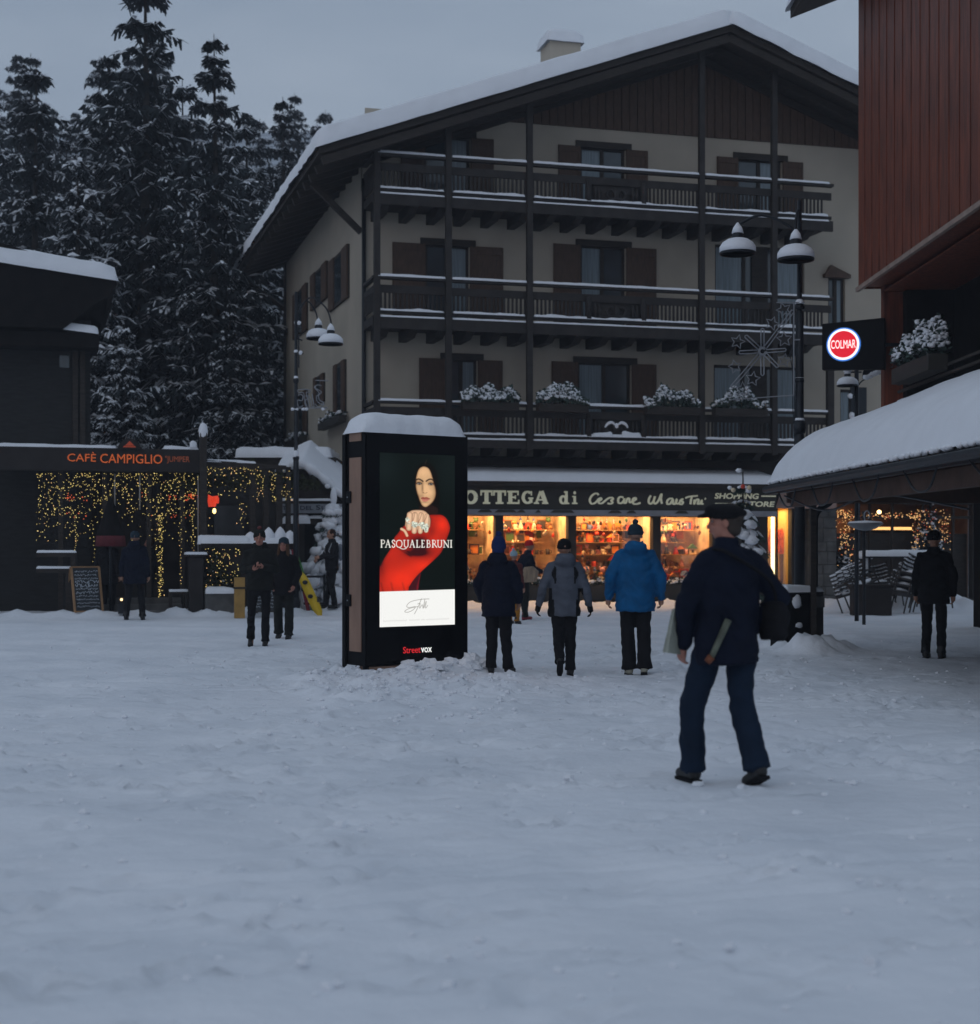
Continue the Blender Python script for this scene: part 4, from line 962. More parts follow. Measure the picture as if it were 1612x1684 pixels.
# pergola section between post and lamp
pg = empty('pergola', CF.w(0, 0, 0), CF.a, 'dark timber pergola wrapped in string lights behind the walking couple', 'pergola')
m = MB(); m.prism([(cu(340, .3), cz(340, 757, .3)), (cu(470, .3), cz(470, 766, .3)), (cu(470, .3), cz(470, 772, .3)), (cu(340, .3), cz(340, 768, .3))], .2, .4); m.build('beam', dwood, pg)
m = MB(); m.snow(cu(340, .3), cu(420, .3), .2, .42, cz(370, 760, .3), .05, .08, .01, .9, 5, zfn=lambda x, y: -(x-cu(370, .3))*.02); m.build('snow', snow_m, pg, True)
for px, w in ((415, .13), (437, .12), (459, .14), (474, .1)):
    m = MB(); u = cu(px, .3); m.box(u-w/2, u+w/2, .22, .38, 0, cz(px, 768, .3)); m.build('post', dwood, pg)
m = MB(); m.box(cu(338, 2.5), cu(500, 2.5), 2.4, 2.6, 0, cz(400, 768, 2.5)); m.build('rear_wall', M('dim grey wall', (.035, .033, .032), .9, .4, 2, 0), pg)
m = MB(); m.box(cu(352, 2.35), cu(402, 2.35), 2.3, 2.36, cz(380, 888, 2.35), cz(380, 832, 2.35)); m.build('window', M('grey glass', (.06, .06, .06), .2, .3, 1.5, 0), pg)
pts = []
for i in range(150): px = rl.uniform(340, 440); pts.append(CF.w(cu(px, .1), .1+rl.random()*.3, cz(px, 768+rl.random()**1.6*52, .1)))
for i in range(90): px = rl.choice((426, 430, 448, 452, 470, 476))+rl.gauss(0, 4); pts.append(CF.w(cu(px, .1), .12+rl.random()*.2, cz(px, rl.uniform(772, 828), .1)))
for i in range(26): px = rl.choice((345, 398, 404))+rl.gauss(0, 4); pts.append(CF.w(cu(px, .1), .12, cz(px, rl.uniform(828, 868), .1)))
lights('pergola_lights', pts, bulb_y, 'tiny yellow string lights draped over the pergola beam', r=.0115, mat2=bulb_w, f2=.2, wire=[[CF.w(cu(px, .1), .14, cz(px, 768, .1)), CF.w(cu(px, .1), .14, cz(px, 812, .1))] for px in range(343, 480, 8)])
fo, sn = shrub_meshes(3.4, .3, .6, 1300, 95, .0, M('greenery', (.03, .035, .012), .9, .4, 6, 0))
g = empty('hanging_greenery', CF.w(cu(400, .35), .36, cz(400, 806, .3)), CF.a, 'greenery hanging from the pergola beam among the string lights', 'greenery'); linkmesh('foliage', fo, g); linkmesh('snow', sn, g)
# glowing red heater lamp
hl = empty('red_lantern', CF.w(cu(351, -.1), -.1, 0), CF.a, 'glowing red lantern with a white bulb under it beside the timber post', 'lantern')
zz = cz(351, 824, -.1); m = MB(); m.prism([(-.10, zz-.13), (.05, zz-.12), (.08, zz), (.11, zz+.02), (.10, zz+.12), (-.03, zz+.10), (-.11, zz+.14), (-.12, zz)], -.05, .05)
for q in range(5): m.ball((-.09+q*.045, -.05, zz+.05*math.sin(q*2.3)), (.035, .03, .07), 6, .5, q)
m.build('shade', M('red glow', (.8, .06, .02), .5, .5, 12, 0, emit=(1, .07, .025), es=.5), hl)
m = MB(); m.ball((.02, -.02, zz-.22), (.04, .04, .06), 8); m.build('bulb', M('lantern bulb', (1, .8, .4), .5, 0, 1, 0, emit=(1, .72, .25), es=3), hl, True)
m = MB(); m.tube([(0, 0, zz+.12), (0, 0, cz(351, 768, -.1)), (0, .4, cz(351, 766, -.1))], .012, 6); m.build('hanger', iron_m, hl)
# snow covered counter
ct = empty('terrace_counter', CF.w(0, 0, 0), CF.a, 'snow-topped terrace barrier with lit greenery behind the walking couple', 'barrier')
ca, cb = cu(330, -.4), cu(482, -.4); zc_ = cz(400, 893, -.4)
m = MB(); m.box(ca, cb, -.55, -.25, zc_-.1, zc_); m.box(ca, cb, -.42, -.36, cz(400, 1000, -.4), zc_-.1); m.build('board', cafe_m, ct)
m = MB(); m.snow(ca, cu(410, -.4), -.6, -.2, zc_, .16, .1, .02, .25, 12); m.snow(cu(405, -.4), cb, -.6, -.2, zc_, .12, .1, .02, .2, 15)
for px, h in ((412, .17), (442, .26), (461, .27), (477, .2)): m.lathe([(.15, 0), (.135, h*.5), (.07, h*.9), (.01, h*1.12)], (cu(px, -.4), -.4, zc_+.06), 14)
m.build('snow', snow_m, ct, True)
gx0, gx1 = cu(338, -.6), cu(394, -.6)
fo, sn = shrub_meshes(gx1-gx0, .3, 1.0, 900, 96, .012, M('hedge leaves', (.025, .03, .012), .9, .4, 6, 0)); hd = empty('lit_hedge', CF.w((gx0+gx1)/2, -.6, cz(366, 982, -.6)), CF.a, 'small hedge lit with yellow bulbs under the snow-topped barrier', 'hedge'); linkmesh('foliage', fo, hd); linkmesh('snow', sn, hd)
pts = [CF.w(cu(px, -.75), -.75, cz(px, py, -.75)) for px, py in [(rl.uniform(338, 396), 902+rl.random()**1.2*76) for i in range(105)]]
lights('hedge_lights', pts, bulb_y, 'yellow string lights scattered over the small hedge', r=.011, mat2=bulb_w, f2=.3)
# stone trough, crate, ski rack
o = MB(); ua, ub = cu(337, -.8), cu(386, -.8); o.box(ua, ub, -1.0, -.65, 0, cz(360, 975, -.8)); o = o.build('stone_trough', stone_m, None, bevel=.03); o.location = CF.w(0, 0, 0); o.rotation_euler = (0, 0, CF.a)
s = MB(); s.snow(ua, ub, -1.03, -.62, cz(360, 975, -.8), .13, .06, .02, .6, 3); s.build('snow', snow_m, o, True); tag(o, 'rough stone trough heaped with snow under the lit hedge', 'trough')
t = empty('bench', CF.w(cu(292, -.4), -.4, 0), CF.a, 'low snow-dusted bench between the light column and the pedestal table', 'bench')
hb = cz(292, 972, -.4); m = MB(); m.box(-.18, .22, -.15, .15, hb-.06, hb); m.build('seat', dwood, t)
for sx in (-.15, .17): m = MB(); m.box(sx-.03, sx+.03, -.13, .13, 0, hb-.06); m.build('leg', dwood, t)
m = MB(); m.snow(-.18, .22, -.16, .16, hb, .04, .05, .01, .4, 3); m.build('snow', snow_m, t, True)
cr_ = empty('wooden_crate_planter', (W(394, 1010, 33.0).x, 33.0, 0), R(12), 'tall yellowish wooden box standing behind the man with the phone', 'wooden box')
m = MB(); m.box(-.11, .11, -.11, .11, 0, .86); m.build('box', M('yellow pine', (.36, .21, .055), .6, .2, 5), cr_, bevel=.008)
m = MB(); m.box(-.125, .125, -.125, .125, .62, .66); m.build('band', dwood, cr_)
sr = empty('ski_rack', (W(500, 1000, 34.5).x, 34.5, 0), R(10), 'dark ski rack standing in the snow behind the yellow snowboard', 'rack')
m = MB(); m.bar((-.55, 0, .85), (.45, 0, .85), .05); m.bar((-.55, 0, .25), (.45, 0, .25), .05)
for x in (-.55, .45): m.bar((x, 0, 0), (x, 0, .9), .05)
m.build('frame', iron_m, sr)
sky_c = [('red', (.35, .02, .05)), ('dark blue', (.03, .05, .12)), ('white', (.5, .5, .5)), ('crimson', (.28, .02, .04)), ('green', (.05, .2, .05))]
for i, (n_, c_) in enumerate(sky_c):
    bx = W(500, 1000, 34.4).x-.22+i*.12
    t = empty('ski', (bx, 34.3-.03*i, 0), 0, n_+' ski leaning in the rack beside the yellow snowboard', 'ski')
    m = MB(); lean = -.16-.06*i; pp = [(0, 0, .02), (lean*.5, 0, .75), (lean, 0, 1.35), (lean*1.1, -.05, 1.45)]
    m.tube(pp, [.04, .035, .04, .015], 4); m.build('ski_body', M('ski '+n_, c_, .3, .2, 8, 0, coat=.3), t)
    m = MB(); m.ball((lean*.4, -.05, .6), (.04, .04, .08), 6); m.build('binding', iron_m, t)
sb = empty('snowboard', (W(524, 992, 33.6).x, 33.6, 0.02), 0, 'bright yellow snowboard leaning to the left beside the lamp post', 'snowboard')
m = MB(); a_ = Vector((.03, 0, .0)); b_ = Vector((-.42, .18, .94)); dv = (b_-a_).normalized(); sv = Vector((.12, 0, .02))
pl = []
for i in range(13):
    q = i/12; w = .115*(1-abs(2*q-1)**6*.6); pl.append((a_+(b_-a_)*q, w))
vs = [p_-Vector((w*.95, 0, w*.0)) for p_, w in pl]+[p_+Vector((w*.95, 0, 0)) for p_, w in pl]; n = len(pl)
vs2 = [v+Vector((0, .02, .01)) for v in vs]
m.add(vs+vs2, [(i, i+n, i+n+1, i+1) for i in range(n-1)]+[(2*n+i+1, 2*n+i+n+1, 2*n+i+n, 2*n+i) for i in range(n-1)]+[(i, i+1, 2*n+i+1, 2*n+i) for i in range(n-1)]+[(i+n, 2*n+i+n, 2*n+i+n+1, i+n+1) for i in range(n-1)])
m.build('board', M('yellow board', (.62, .42, .015), .4, .1, 4, 0), sb, True)
m = MB(); m.box(-.03, .03, -.035, -.01, .3, .42); m.ball((-.18, .03, .42), (.06, .03, .05), 6); m.ball((-.30, .08, .72), (.06, .03, .05), 6); m.build('binding', iron_m, sb)

# ------------------------------------------------------------------ snowy roofs beside the hotel
YS = 36.5
sh = empty('entrance_shed', (0, 0, 0), 0, 'low dark building with flat snowy roof and snowy gable canopy beside the hotel', 'shed')
def P(px, py, Y=YS): w_ = W(px, py, Y); return w_
m = MB(); a = P(390, 752, 38); b = P(552, 757, 38); m.box(a.x, b.x, 38, 40.4, a.z-.35, a.z); m.build('flat_roof', dwood, sh)
m = MB(); m.snow(a.x-.05, P(546, 750, 38).x, 37.9, 40.4, a.z, .26, .15, .04, .35, 3); m.build('roof_snow', snow_m, sh, True)
m = MB(); m.box(P(480, 900, 38.4).x, P(590, 900, 38.4).x, 38.4, 38.6, 0, a.z-.35); m.build('front_wall', dark_m, sh)
# gable canopy
A_, B_, C_ = P(455, 782), P(497, 764), P(566, 818)
m = MB()
for (p, q) in ((A_, B_), (B_, C_)):
    m.add([(p.x, YS, p.z), (q.x, YS, q.z), (q.x, YS+1.8, q.z+.55), (p.x, YS+1.8, p.z+.55), (p.x, YS, p.z-.12), (q.x, YS, q.z-.12), (q.x, YS+1.8, q.z+.43), (p.x, YS+1.8, p.z+.43)], [(0, 1, 2, 3), (7, 6, 5, 4), (0, 4, 5, 1), (0, 3, 7, 4), (1, 5, 6, 2), (2, 6, 7, 3)])
m.prism([(A_.x+.1, A_.z-.12), (B_.x, B_.z-.1), (C_.x-.1, C_.z-.1), (C_.x-.1, P(560, 826).z), (A_.x+.1, P(460, 826).z)], YS+.25, YS+.3)
m.build('gable_canopy', dwood, sh)
m = MB(); q1 = C_-B_
def sl(x, y): return (B_.z if x < B_.x else B_.z)-(0)
n = 30; vs = []; fs = []
for j in range(8):
    for i in range(n+1):
        t_ = i/n; x = A_.x-.06+(C_.x-A_.x+.1)*t_; zb = A_.z+(B_.z-A_.z)*min(1, max(0, (x-A_.x)/(B_.x-A_.x))) if x < B_.x else B_.z+(C_.z-B_.z)*(x-B_.x)/(C_.x-B_.x)
        y = YS-.08+1.85*j/7; nz = noise.noise(Vector((x*2, y*2, 1)))
        vs.append((x, y, zb+.55*max(0, (y-YS))/1.8+(.0 if j == 0 else .16+.05*nz)*(.3 if i in (0, n) else 1)))
fs = [(j*(n+1)+i, j*(n+1)+i+1, (j+1)*(n+1)+i+1, (j+1)*(n+1)+i) for j in range(7) for i in range(n)]
m.add(vs, fs)
# front lip of snow
lip = [Vector((A_.x, YS-.08, A_.z+.05)), Vector(((A_.x+B_.x)/2, YS-.1, (A_.z+B_.z)/2+.08)), Vector((B_.x, YS-.1, B_.z+.02)), Vector(((B_.x+C_.x)/2, YS-.1, (B_.z+C_.z)/2+.08)), Vector((C_.x, YS-.08, C_.z+.02))]
m.tube(smooth_pts(lip, 8), [.06+.06*math.sin(PI*i/32)+.02*math.sin(i*1.3) for i in range(33)], 8)
m.ball((P(540, 800).x, YS-.15, P(540, 800).z), (.07, .06, .06), 8, .2)
m.build('canopy_snow', snow_m, sh, True)
bs = empty('suisse_sign', (0, 0, 0), 0, 'pale grey board lettered DEL SUISSE under the snowy gable', 'sign')
YB = YS-.05; a = P(462, 844, YB); b = P(572, 828.5, YB)
m = MB(); m.box(a.x, b.x, YB, YB+.05, a.z, b.z); m.build('board', grey_m, bs, bevel=.006)
navy_t = M('navy letter', (.03, .035, .06), .6, .1, 5, 0)
text_obj('DEL', navy_t, bs, P(494, 0, YB).x, P(515, 0, YB).x, P(0, 838.5, YB).z, P(0, 832, YB).z, YB-.001, bold=.012)
text_obj('S', navy_t, bs, P(520, 0, YB).x, P(527, 0, YB).x, P(0, 838.5, YB).z, P(0, 830.5, YB).z, YB-.001, bold=.012)
text_obj('UISSE', navy_t, bs, P(529, 0, YB).x, P(562, 0, YB).x, P(0, 838.5, YB).z, P(0, 832, YB).z, YB-.001, bold=.012)
text_obj('TI', navy_t, bs, P(464, 0, YB).x, P(474, 0, YB).x, P(0, 838.5, YB).z, P(0, 832, YB).z, YB-.001, bold=.012)
m = MB(); zq_ = P(0, 852, YB).z; m.box(a.x, P(560, 0, YB).x, YB+.1, YB+.6, zq_-.15, zq_); m.build('ledge', dwood, bs)
m = MB(); m.snow(a.x, P(510, 0, YB).x, YB-.02, YB+.55, zq_-.12, .2, .08, .02, .5, 4); m.snow(P(508, 0, YB).x, P(560, 0, YB).x, YB+.05, YB+.55, zq_, .08, .08, .02, .5, 8); m.snow(a.x, P(545, 0, YB).x, YB-.06, YB+.05, P(0, 823, YB).z, .05, .08, .01, .5, 8); m.build('snow', snow_m, bs, True)
# snow laden small tree beside the column
def laden_tree(name, loc, H_, rb, seed, label, heavy, cat='fir tree'):
    t = empty(name, loc, 0, label, cat); rnd = random.Random(seed); a = MB(); b = MB(); tr = MB()
    tr.tube([(0, 0, -.05), (0, 0, H_*.97)], [.05, .012], 8)
    nw = 9
    for k in range(nw):
        f = k/nw; z = H_*(.12+.84*f); rr = rb*(1-f)**.8+.05
        for q in range(9 if f < .6 else 6):
            az = q*2*PI/9+rnd.uniform(-.3, .3)+k; l = rr*rnd.uniform(.75, 1.1); d = Vector((math.cos(az), math.sin(az), 0)); sd = Vector((-d.y, d.x, 0))
            pts = [Vector((0, 0, z))+d*l*s+Vector((0, 0, -.55*l*s*s*(1.2 if heavy else .5))) for s in (0, .33, .66, 1)]
            for i in range(3):
                for r_ in range(9):
                    o_ = pts[i].lerp(pts[i+1], rnd.random()); s_ = rnd.choice((-1, 1)); tt = o_+sd*s_*rnd.uniform(.04, .12)+d*.06+Vector((0, 0, -rnd.uniform(.0, .12)))
                    w_ = d*.02; a.add([o_-w_, o_+w_, tt+w_, tt-w_], [(0, 1, 2, 3)])
                if heavy or rnd.random() < .45:
                    c_ = (pts[i]+pts[i+1])/2+Vector((0, 0, .04)); w = (.25 if heavy else .06)*rnd.uniform(.7, 1.2)*(1-.4*f)
                    rz_ = Matrix.Rotation(az, 3, 'Z') @ Matrix.Rotation(.35+.25*i, 3, 'Y')
                    b.ball(c_, (l*.24, w, w*.6), 8, .5, rnd.random()*20, rz_)
    if heavy: b.ball((0, 0, H_*.97), (.08, .08, .22), 8, .2, 2)
    tr.build('trunk', bark_m, t, True); a.build('crown', needle2_m, t); b.build('snow', snow_m, t, True); return t
laden_tree('fir_tree', (W(549, 1000, 36).x, 36.0, 0), 2.75, 1.2, 5, 'small fir tree buried in heavy snow left of the advertising column', True)
# ------------------------------------------------------------------ dark chalet at far left
ch = empty('dark_chalet', (0, 0, 0), 0, 'almost black timber chalet with thick snow on its eaves at the far left', 'chalet')
HL = Fr(W(192, 0, 36).x, 36.0, 15.9); ch.location = HL.w(0, 0, 0); ch.rotation_euler = (0, 0, HL.a)
hlu, hlz = HL.u, HL.z
uw = hlu(-150)
m = MB(); m.prism([(uw, hlz(-150, 440)+1.2), (0, hlz(192, 458)), (0, hlz(192, 468)), (hlu(180), hlz(180, 486)), (hlu(150), hlz(150, 503)), (hlu(104), hlz(104, 540)), (uw, hlz(104, 540))], 0, 7); m.build('eaves', dark_m, ch)
zs_ = hlz(192, 462)
m = MB(); m.snow(uw, .04, -.1, 7, zs_, .42, .2, .05, .1, 5, zfn=lambda x, y: -x*.115); m.build('roof_snow', snow_m, ch, True)
m = MB(); m.box(uw, hlu(149, 1.0), 1.0, 7, 0, hlz(149, 528, 1)); m.build('wall', M('blackened timber', (.014, .014, .014), .8, .4, 3, .2, stretch=(1, 1, 6)), ch)
m = MB(); m.box(uw, hlu(163, .2), .2, 1.8, hlz(160, 572, .2), hlz(160, 548, .2)); lo = m.build('lower_roof', dark_m, ch)
m = MB(); m.snow(hlu(100, .2), hlu(163, .2), .15, 1.8, hlz(160, 549, .2), .19, .1, .03, .15, 9, zfn=lambda x, y: -(x-hlu(163, .2))*.1); m.build('roof_snow', snow_m, lo, True)
m = MB(); m.box(hlu(98, 1), hlu(114, 1), .95, .99, hlz(105, 605, 1), hlz(105, 585, 1)); m.build('window', pane_m, ch)
for px in (124, 136): m = MB(); x = hlu(px, 1); m.box(x-.06, x+.06, .9, .98, 3, hlz(130, 560, 1)); m.build('corner_post', dwood, ch)
# ------------------------------------------------------------------ street lamps
def lamp_head(mb_dome, mb_neck, mb_snow, c, s=1.0, snow=1):
    c = Vector(c)
    mb_dome.lathe([(.235*s, -.02*s), (.24*s, .0), (.22*s, .03*s), (.12*s, .08*s), (.075*s, .10*s)], c, 24); mb_dome.lathe([(.22*s, -.02*s), (.07*s, .06*s)], c, 16)
    mb_neck.lathe([(.075*s, .09*s), (.075*s, .24*s), (.05*s, .28*s), (.015*s, .32*s)], c, 12)
    if snow:
        mb_snow.lathe([(.24*s, .005*s), (.238*s, .07*s), (.20*s, .13*s), (.14*s, .17*s), (.085*s, .185*s)], c+Vector((0, 0, .008)), 20); mb_snow.lathe([(.08*s, .26*s), (.06*s, .33*s), (.01*s, .40*s)], c, 12)
YL = 34.1; lx = W(487, 0, YL).x
lp = empty('street_lamp', (lx, YL, 0), 0, 'curved two-armed iron street lamp with snow-topped shades beside the hotel side wall', 'street lamp')
def lz(py): return HC-(py-HY)*YL/F
def lxx(px): return (px-487)*YL/F
m = MB(); m.tube([(0, 0, 0), (0, 0, lz(750)), (0, 0, lz(748)), (0, 0, lz(480))], [.065, .06, .045, .03], 12); m.lathe([(.09, 0), (.09, .3), (.065, .4)], n=12); m.lathe([(.03, -.08), (.06, -.03), (.06, .03), (.02, .1)], (0, 0, lz(626)), 12); m.lathe([(.07, -.05), (.07, .02)], (0, 0, lz(752)), 12); m.build('pole', iron_m, lp, True)
hd_ = []
for (hx, hy, dy, py) in ((521, 0, .35, 553), (546, 0, -.25, 568)):
    m = MB(); x = lxx(hx); z = lz(py); top = lz(493)
    m.tube(smooth_pts([(0, 0, lz(540)), (x*.12, dy*.3, lz(510)), (x*.45, dy*.8, top+.02), (x*.85, dy, lz(508)), (x, dy, lz(530)), (x, dy, z+.3)], 6), .018, 8); m.build('arm', iron_m, lp, True)
    d_, n_, s_ = MB(), MB(), MB(); lamp_head(d_, n_, s_, (x, dy, z), 1.13); sd_ = d_.build('shade', iron_m, lp, True); n_.build('neck', iron_m, sd_, True); s_.build('snow', snow_m, sd_, True)
m = MB(); m.bar((.06, 0, lz(605)), (.06, 0, lz(550)), .03); m.bar((0, 0, lz(556)), (.14, 0, lz(560)), .03); m.bar((0, 0, lz(578)), (.16, 0, lz(582)), .03); m.build('bracket', iron_m, lp)
m = MB()
for a_, b_, c_ in ((0, .03, 530), (.06, .0, 531), (0, .0, 578), (.1, 0, 580), (0, 0, 740)): m.ball((a_, b_, lz(c_)), (.05, .05, .045), 8, .4, c_)
m.ball((0, 0, lz(622)), (.05, .05, .08), 8, .2); m.ball((0, 0, lz(747)), (.075, .075, .1), 8, .3); m.build('snow', snow_m, lp, True)
# wire light decoration on it
tube_m = M('unlit light tube', (.24, .25, .27), .4, .1, 5, 0)
de = empty('light_decoration', (lx, YL, 0), 0, 'unlit wire decoration reading 3Tre in reversed script hanging from the street lamp', 'light decoration')
def dq(x, y): px = 390+x/4.03; py = 400+y/4.03; return (lxx(px), -.02, lz(py))
m = MB()
for s in ([(560, 945), (530, 940), (520, 960), (545, 975), (560, 990), (540, 1010), (548, 1040), (575, 1060), (560, 1085), (535, 1085), (520, 1065)],
          [(525, 945), (512, 955), (535, 980), (545, 1000), (528, 1015), (530, 1045), (560, 1070), (580, 1068)],
          [(400, 975), (440, 968), (485, 975), (480, 990), (460, 990), (470, 1040), (478, 1088), (466, 1088), (450, 1040), (440, 992), (410, 992), (400, 975)],
          [(498, 1000), (512, 1085), (500, 1088), (484, 1030), (470, 1010)], [(455, 1010), (470, 1030), (455, 1040), (450, 1060), (460, 1085)],
          [(405, 1010), (425, 1002), (438, 1020), (430, 1045), (405, 1040), (400, 1065), (415, 1088), (440, 1075)],
          [(520, 910), (605, 912)], [(390, 1095), (600, 1090)], [(395, 970), (395, 1100)]):
    m.tube(smooth_pts([dq(*q) for q in s], 4) if len(s) > 2 else [dq(*q) for q in s], .011, 6)
m.build('tubing', tube_m, de, True)
m = MB()
for px in (372, 395, 440, 460, 570): m.ball(dq(px, 1100), (.05, .03, .035), 6, .5, px)
m.build('snow', snow_m, de, True)

# big right lamp post
YR = 24.0; rx = W(1315, 0, YR).x
def rz(py): return HC-(py-HY)*YR/F
def rxx(px): return (px-1315)*YR/F
rp_ = empty('street_lamp', (rx, YR, 0), 0, 'tall black street lamp post with two large snowy shades in front of the right balcony', 'street lamp')
m = MB(); m.tube([(0, 0, 0), (0, 0, rz(720)), (0, 0, rz(718)), (0, 0, rz(600)), (0, 0, rz(515)), (0, 0, rz(512)), (0, 0, rz(330))], [.085, .08, .068, .065, .062, .04, .035], 14)
m.lathe([(.085, -.12), (.095, -.04), (.095, .03), (.06, .08)], (0, 0, rz(700)), 14); m.lathe([(.07, -.04), (.085, 0), (.05, .06)], (0, 0, rz(505)), 14); m.lathe([(.07, -.03), (.075, 0), (.065, .03)], (0, 0, rz(626)), 12); m.build('pole', iron_m, rp_, True)
for hx, py, dy in ((1303, 432, -.28), (1215, 414, .1)):
    x = rxx(hx); z = rz(py); m = MB()
    m.tube(smooth_pts([(0, 0, rz(400)), (x*.15, dy*.3, rz(372)), (x*.6, dy*.9, rz(352)), (x*.96, dy, rz(366)), (x, dy, z+.38)], 6), .022, 8); m.build('arm', iron_m, rp_, True)
    d_, n_, s_ = MB(), MB(), MB(); lamp_head(d_, n_, s_, (x, dy, z), 1.18); sd_ = d_.build('shade', iron_m, rp_, True); n_.build('neck', iron_m, sd_, True); s_.build('snow', snow_m, sd_, True)
m = MB()
for py, r_, h in ((505, .075, .07), (697, .085, .06), (690, .06, .06), (627, .07, .03), (514, .06, .03)): m.lathe([(r_, 0), (r_*.8, h*.6), (.01, h*1.5)], (0, 0, rz(py)+.05), 12)
m.build('snow', snow_m, rp_, True)
m = MB(); m.tube([(rxx(1304), 0, rz(500)), (rxx(1304), 0, rz(670)), (rxx(1307), 0, rz(720))], .008, 6); m.tube(smooth_pts([(0, -.05, rz(560)), (rxx(1299), -.05, rz(580)), (rxx(1301), -.05, rz(600)), (rxx(1306), -.03, rz(640)), (rxx(1307), 0, rz(740))], 5), .008, 5)
m.build('cable', iron_m, rp_)
# comet decoration
cm = empty('comet_decoration', (rx, YR, 0), 0, 'unlit wire comet and stars decoration hanging on the tall right lamp post', 'light decoration')
def cq(x, y, d=-.06): px = 1160+x/6.017; py = 400+y/6.017; return Vector((rxx(px), d, rz(py)))
m = MB(); m.tube([cq(870, 590), cq(868, 1510)], .011, 6); m.tube([cq(700, 592), cq(975, 592)], .009, 6); m.tube([cq(250, 1552), cq(865, 1508)], .009, 6); m.tube([cq(870, 960), cq(930, 960)], .012, 6); m.build('frame', tube_m, cm)
def star(cx, cy, r, a0):
    p = []
    for i in range(10): a = R(a0+36*i); q = r if i % 2 == 0 else r*.47; p.append(cq(cx+q*math.sin(a), cy-q*math.cos(a)))
    o = MB(); o.tube(p, .010, 6, closed=True); o.build('star', tube_m, cm, True)
for s in ((770, 665, 76, -20), (655, 800, 70, 20), (775, 955, 78, -5), (315, 980, 72, 15), (290, 1225, 68, -15), (465, 1345, 74, 10), (368, 1450, 76, -5), (775, 1165, 70, 10)): star(*s)
m = MB(); c_ = (560, 1075)
for dx, dy in ((300, -400), (0, -220), (-165, -150), (-225, 10), (-300, 350), (0, 230), (150, 150), (225, -15)):
    l = math.hypot(dx, dy); ux, uy = dx/l, dy/l; nx_, ny_ = -uy*15, ux*15; s0 = 38
    m.tube([cq(c_[0]+ux*s0+nx_, c_[1]+uy*s0+ny_), cq(c_[0]+dx+nx_, c_[1]+dy+ny_), cq(c_[0]+dx+ux*8, c_[1]+dy+uy*8), cq(c_[0]+dx-nx_, c_[1]+dy-ny_), cq(c_[0]+ux*s0-nx_, c_[1]+uy*s0-ny_)], .010, 6)
m.tube([cq(c_[0]+40*math.cos(a*.4), c_[1]+40*math.sin(a*.4)) for a in range(15)], .011, 6); m.tube([cq(c_[0]+28*math.cos(a*.4), c_[1]+28*math.sin(a*.4)) for a in range(15)], .010, 6)
m.build('comet', tube_m, cm, True)
# ------------------------------------------------------------------ advertising column
kz = KF.z
ks = empty('advertising_column', KF.w(0, 0, 0), KF.a, 'tall black advertising column with a glowing screen showing a woman in red', 'advertising column')
KH = kz(601, 709)
kb = kz(601, 1096)
KC = KF.u(609)                      # width of the black corner post
m = MB(); m.box(0, KW, 0, .05, kb, KH); m.build('front_door', gloss_m, ks, bevel=.006)
m = MB(); m.box(.0, KW, .052, KD, kb-.0, KH-.004); m.box(.012, .05, -.0, .052, .0, kb); m.build('cabinet', black_m, ks)
m = MB(); m.box(.05, KW-.004, .004, .3, -.05, kb-.012); m.build('plinth', tan_m, ks)
def kv(px, py=900): return KF.v(px, py, 0)
v0 = kv(576)[0]; v1 = kv(595)[0]
sidez = lambda py: HC-(py-HY)*18.2/F
va_, vb_ = min(v0, v1), max(v0, v1)
for (a, b) in ((sidez(1110), sidez(1101)-.0), (sidez(1072), sidez(752)), (sidez(725), sidez(709))):
    m = MB(); m.box(-.012, .01, va_, vb_, a, b); m.build('side_panel', tan_m, ks)
m = MB(); m.box(-.03, .0, KD-.05, KD+.02, 0.02, KH-.02); m.build('rear_edge', black_m, ks, bevel=.005)
m = MB(); m.box(-.006, .02, .0, .05, 0, KH); m.build('corner_post', black_m, ks)
for py in (817, 988):
    m = MB(); z = sidez(py); v = kv(576)[0]; m.box(-.035, 0, v-.05, v+.05, z-.07, z+.07); h = m.build('hinge', black_m, ks, bevel=.008); m = MB(); m.lathe([(.008, 0), (.008, .008)], (-.043, v, z), 8, Matrix.Rotation(R(90), 3, 'Y')); m.build('screw', grey_m, h)
m = MB(); m.snow(KF.u(586, .3)-.10, KF.u(757, .1), -.02, KD+.0, KH, .235, .05, .02, .22, 3, power=2.4); m.build('snow_cap', snow_m, ks, True)
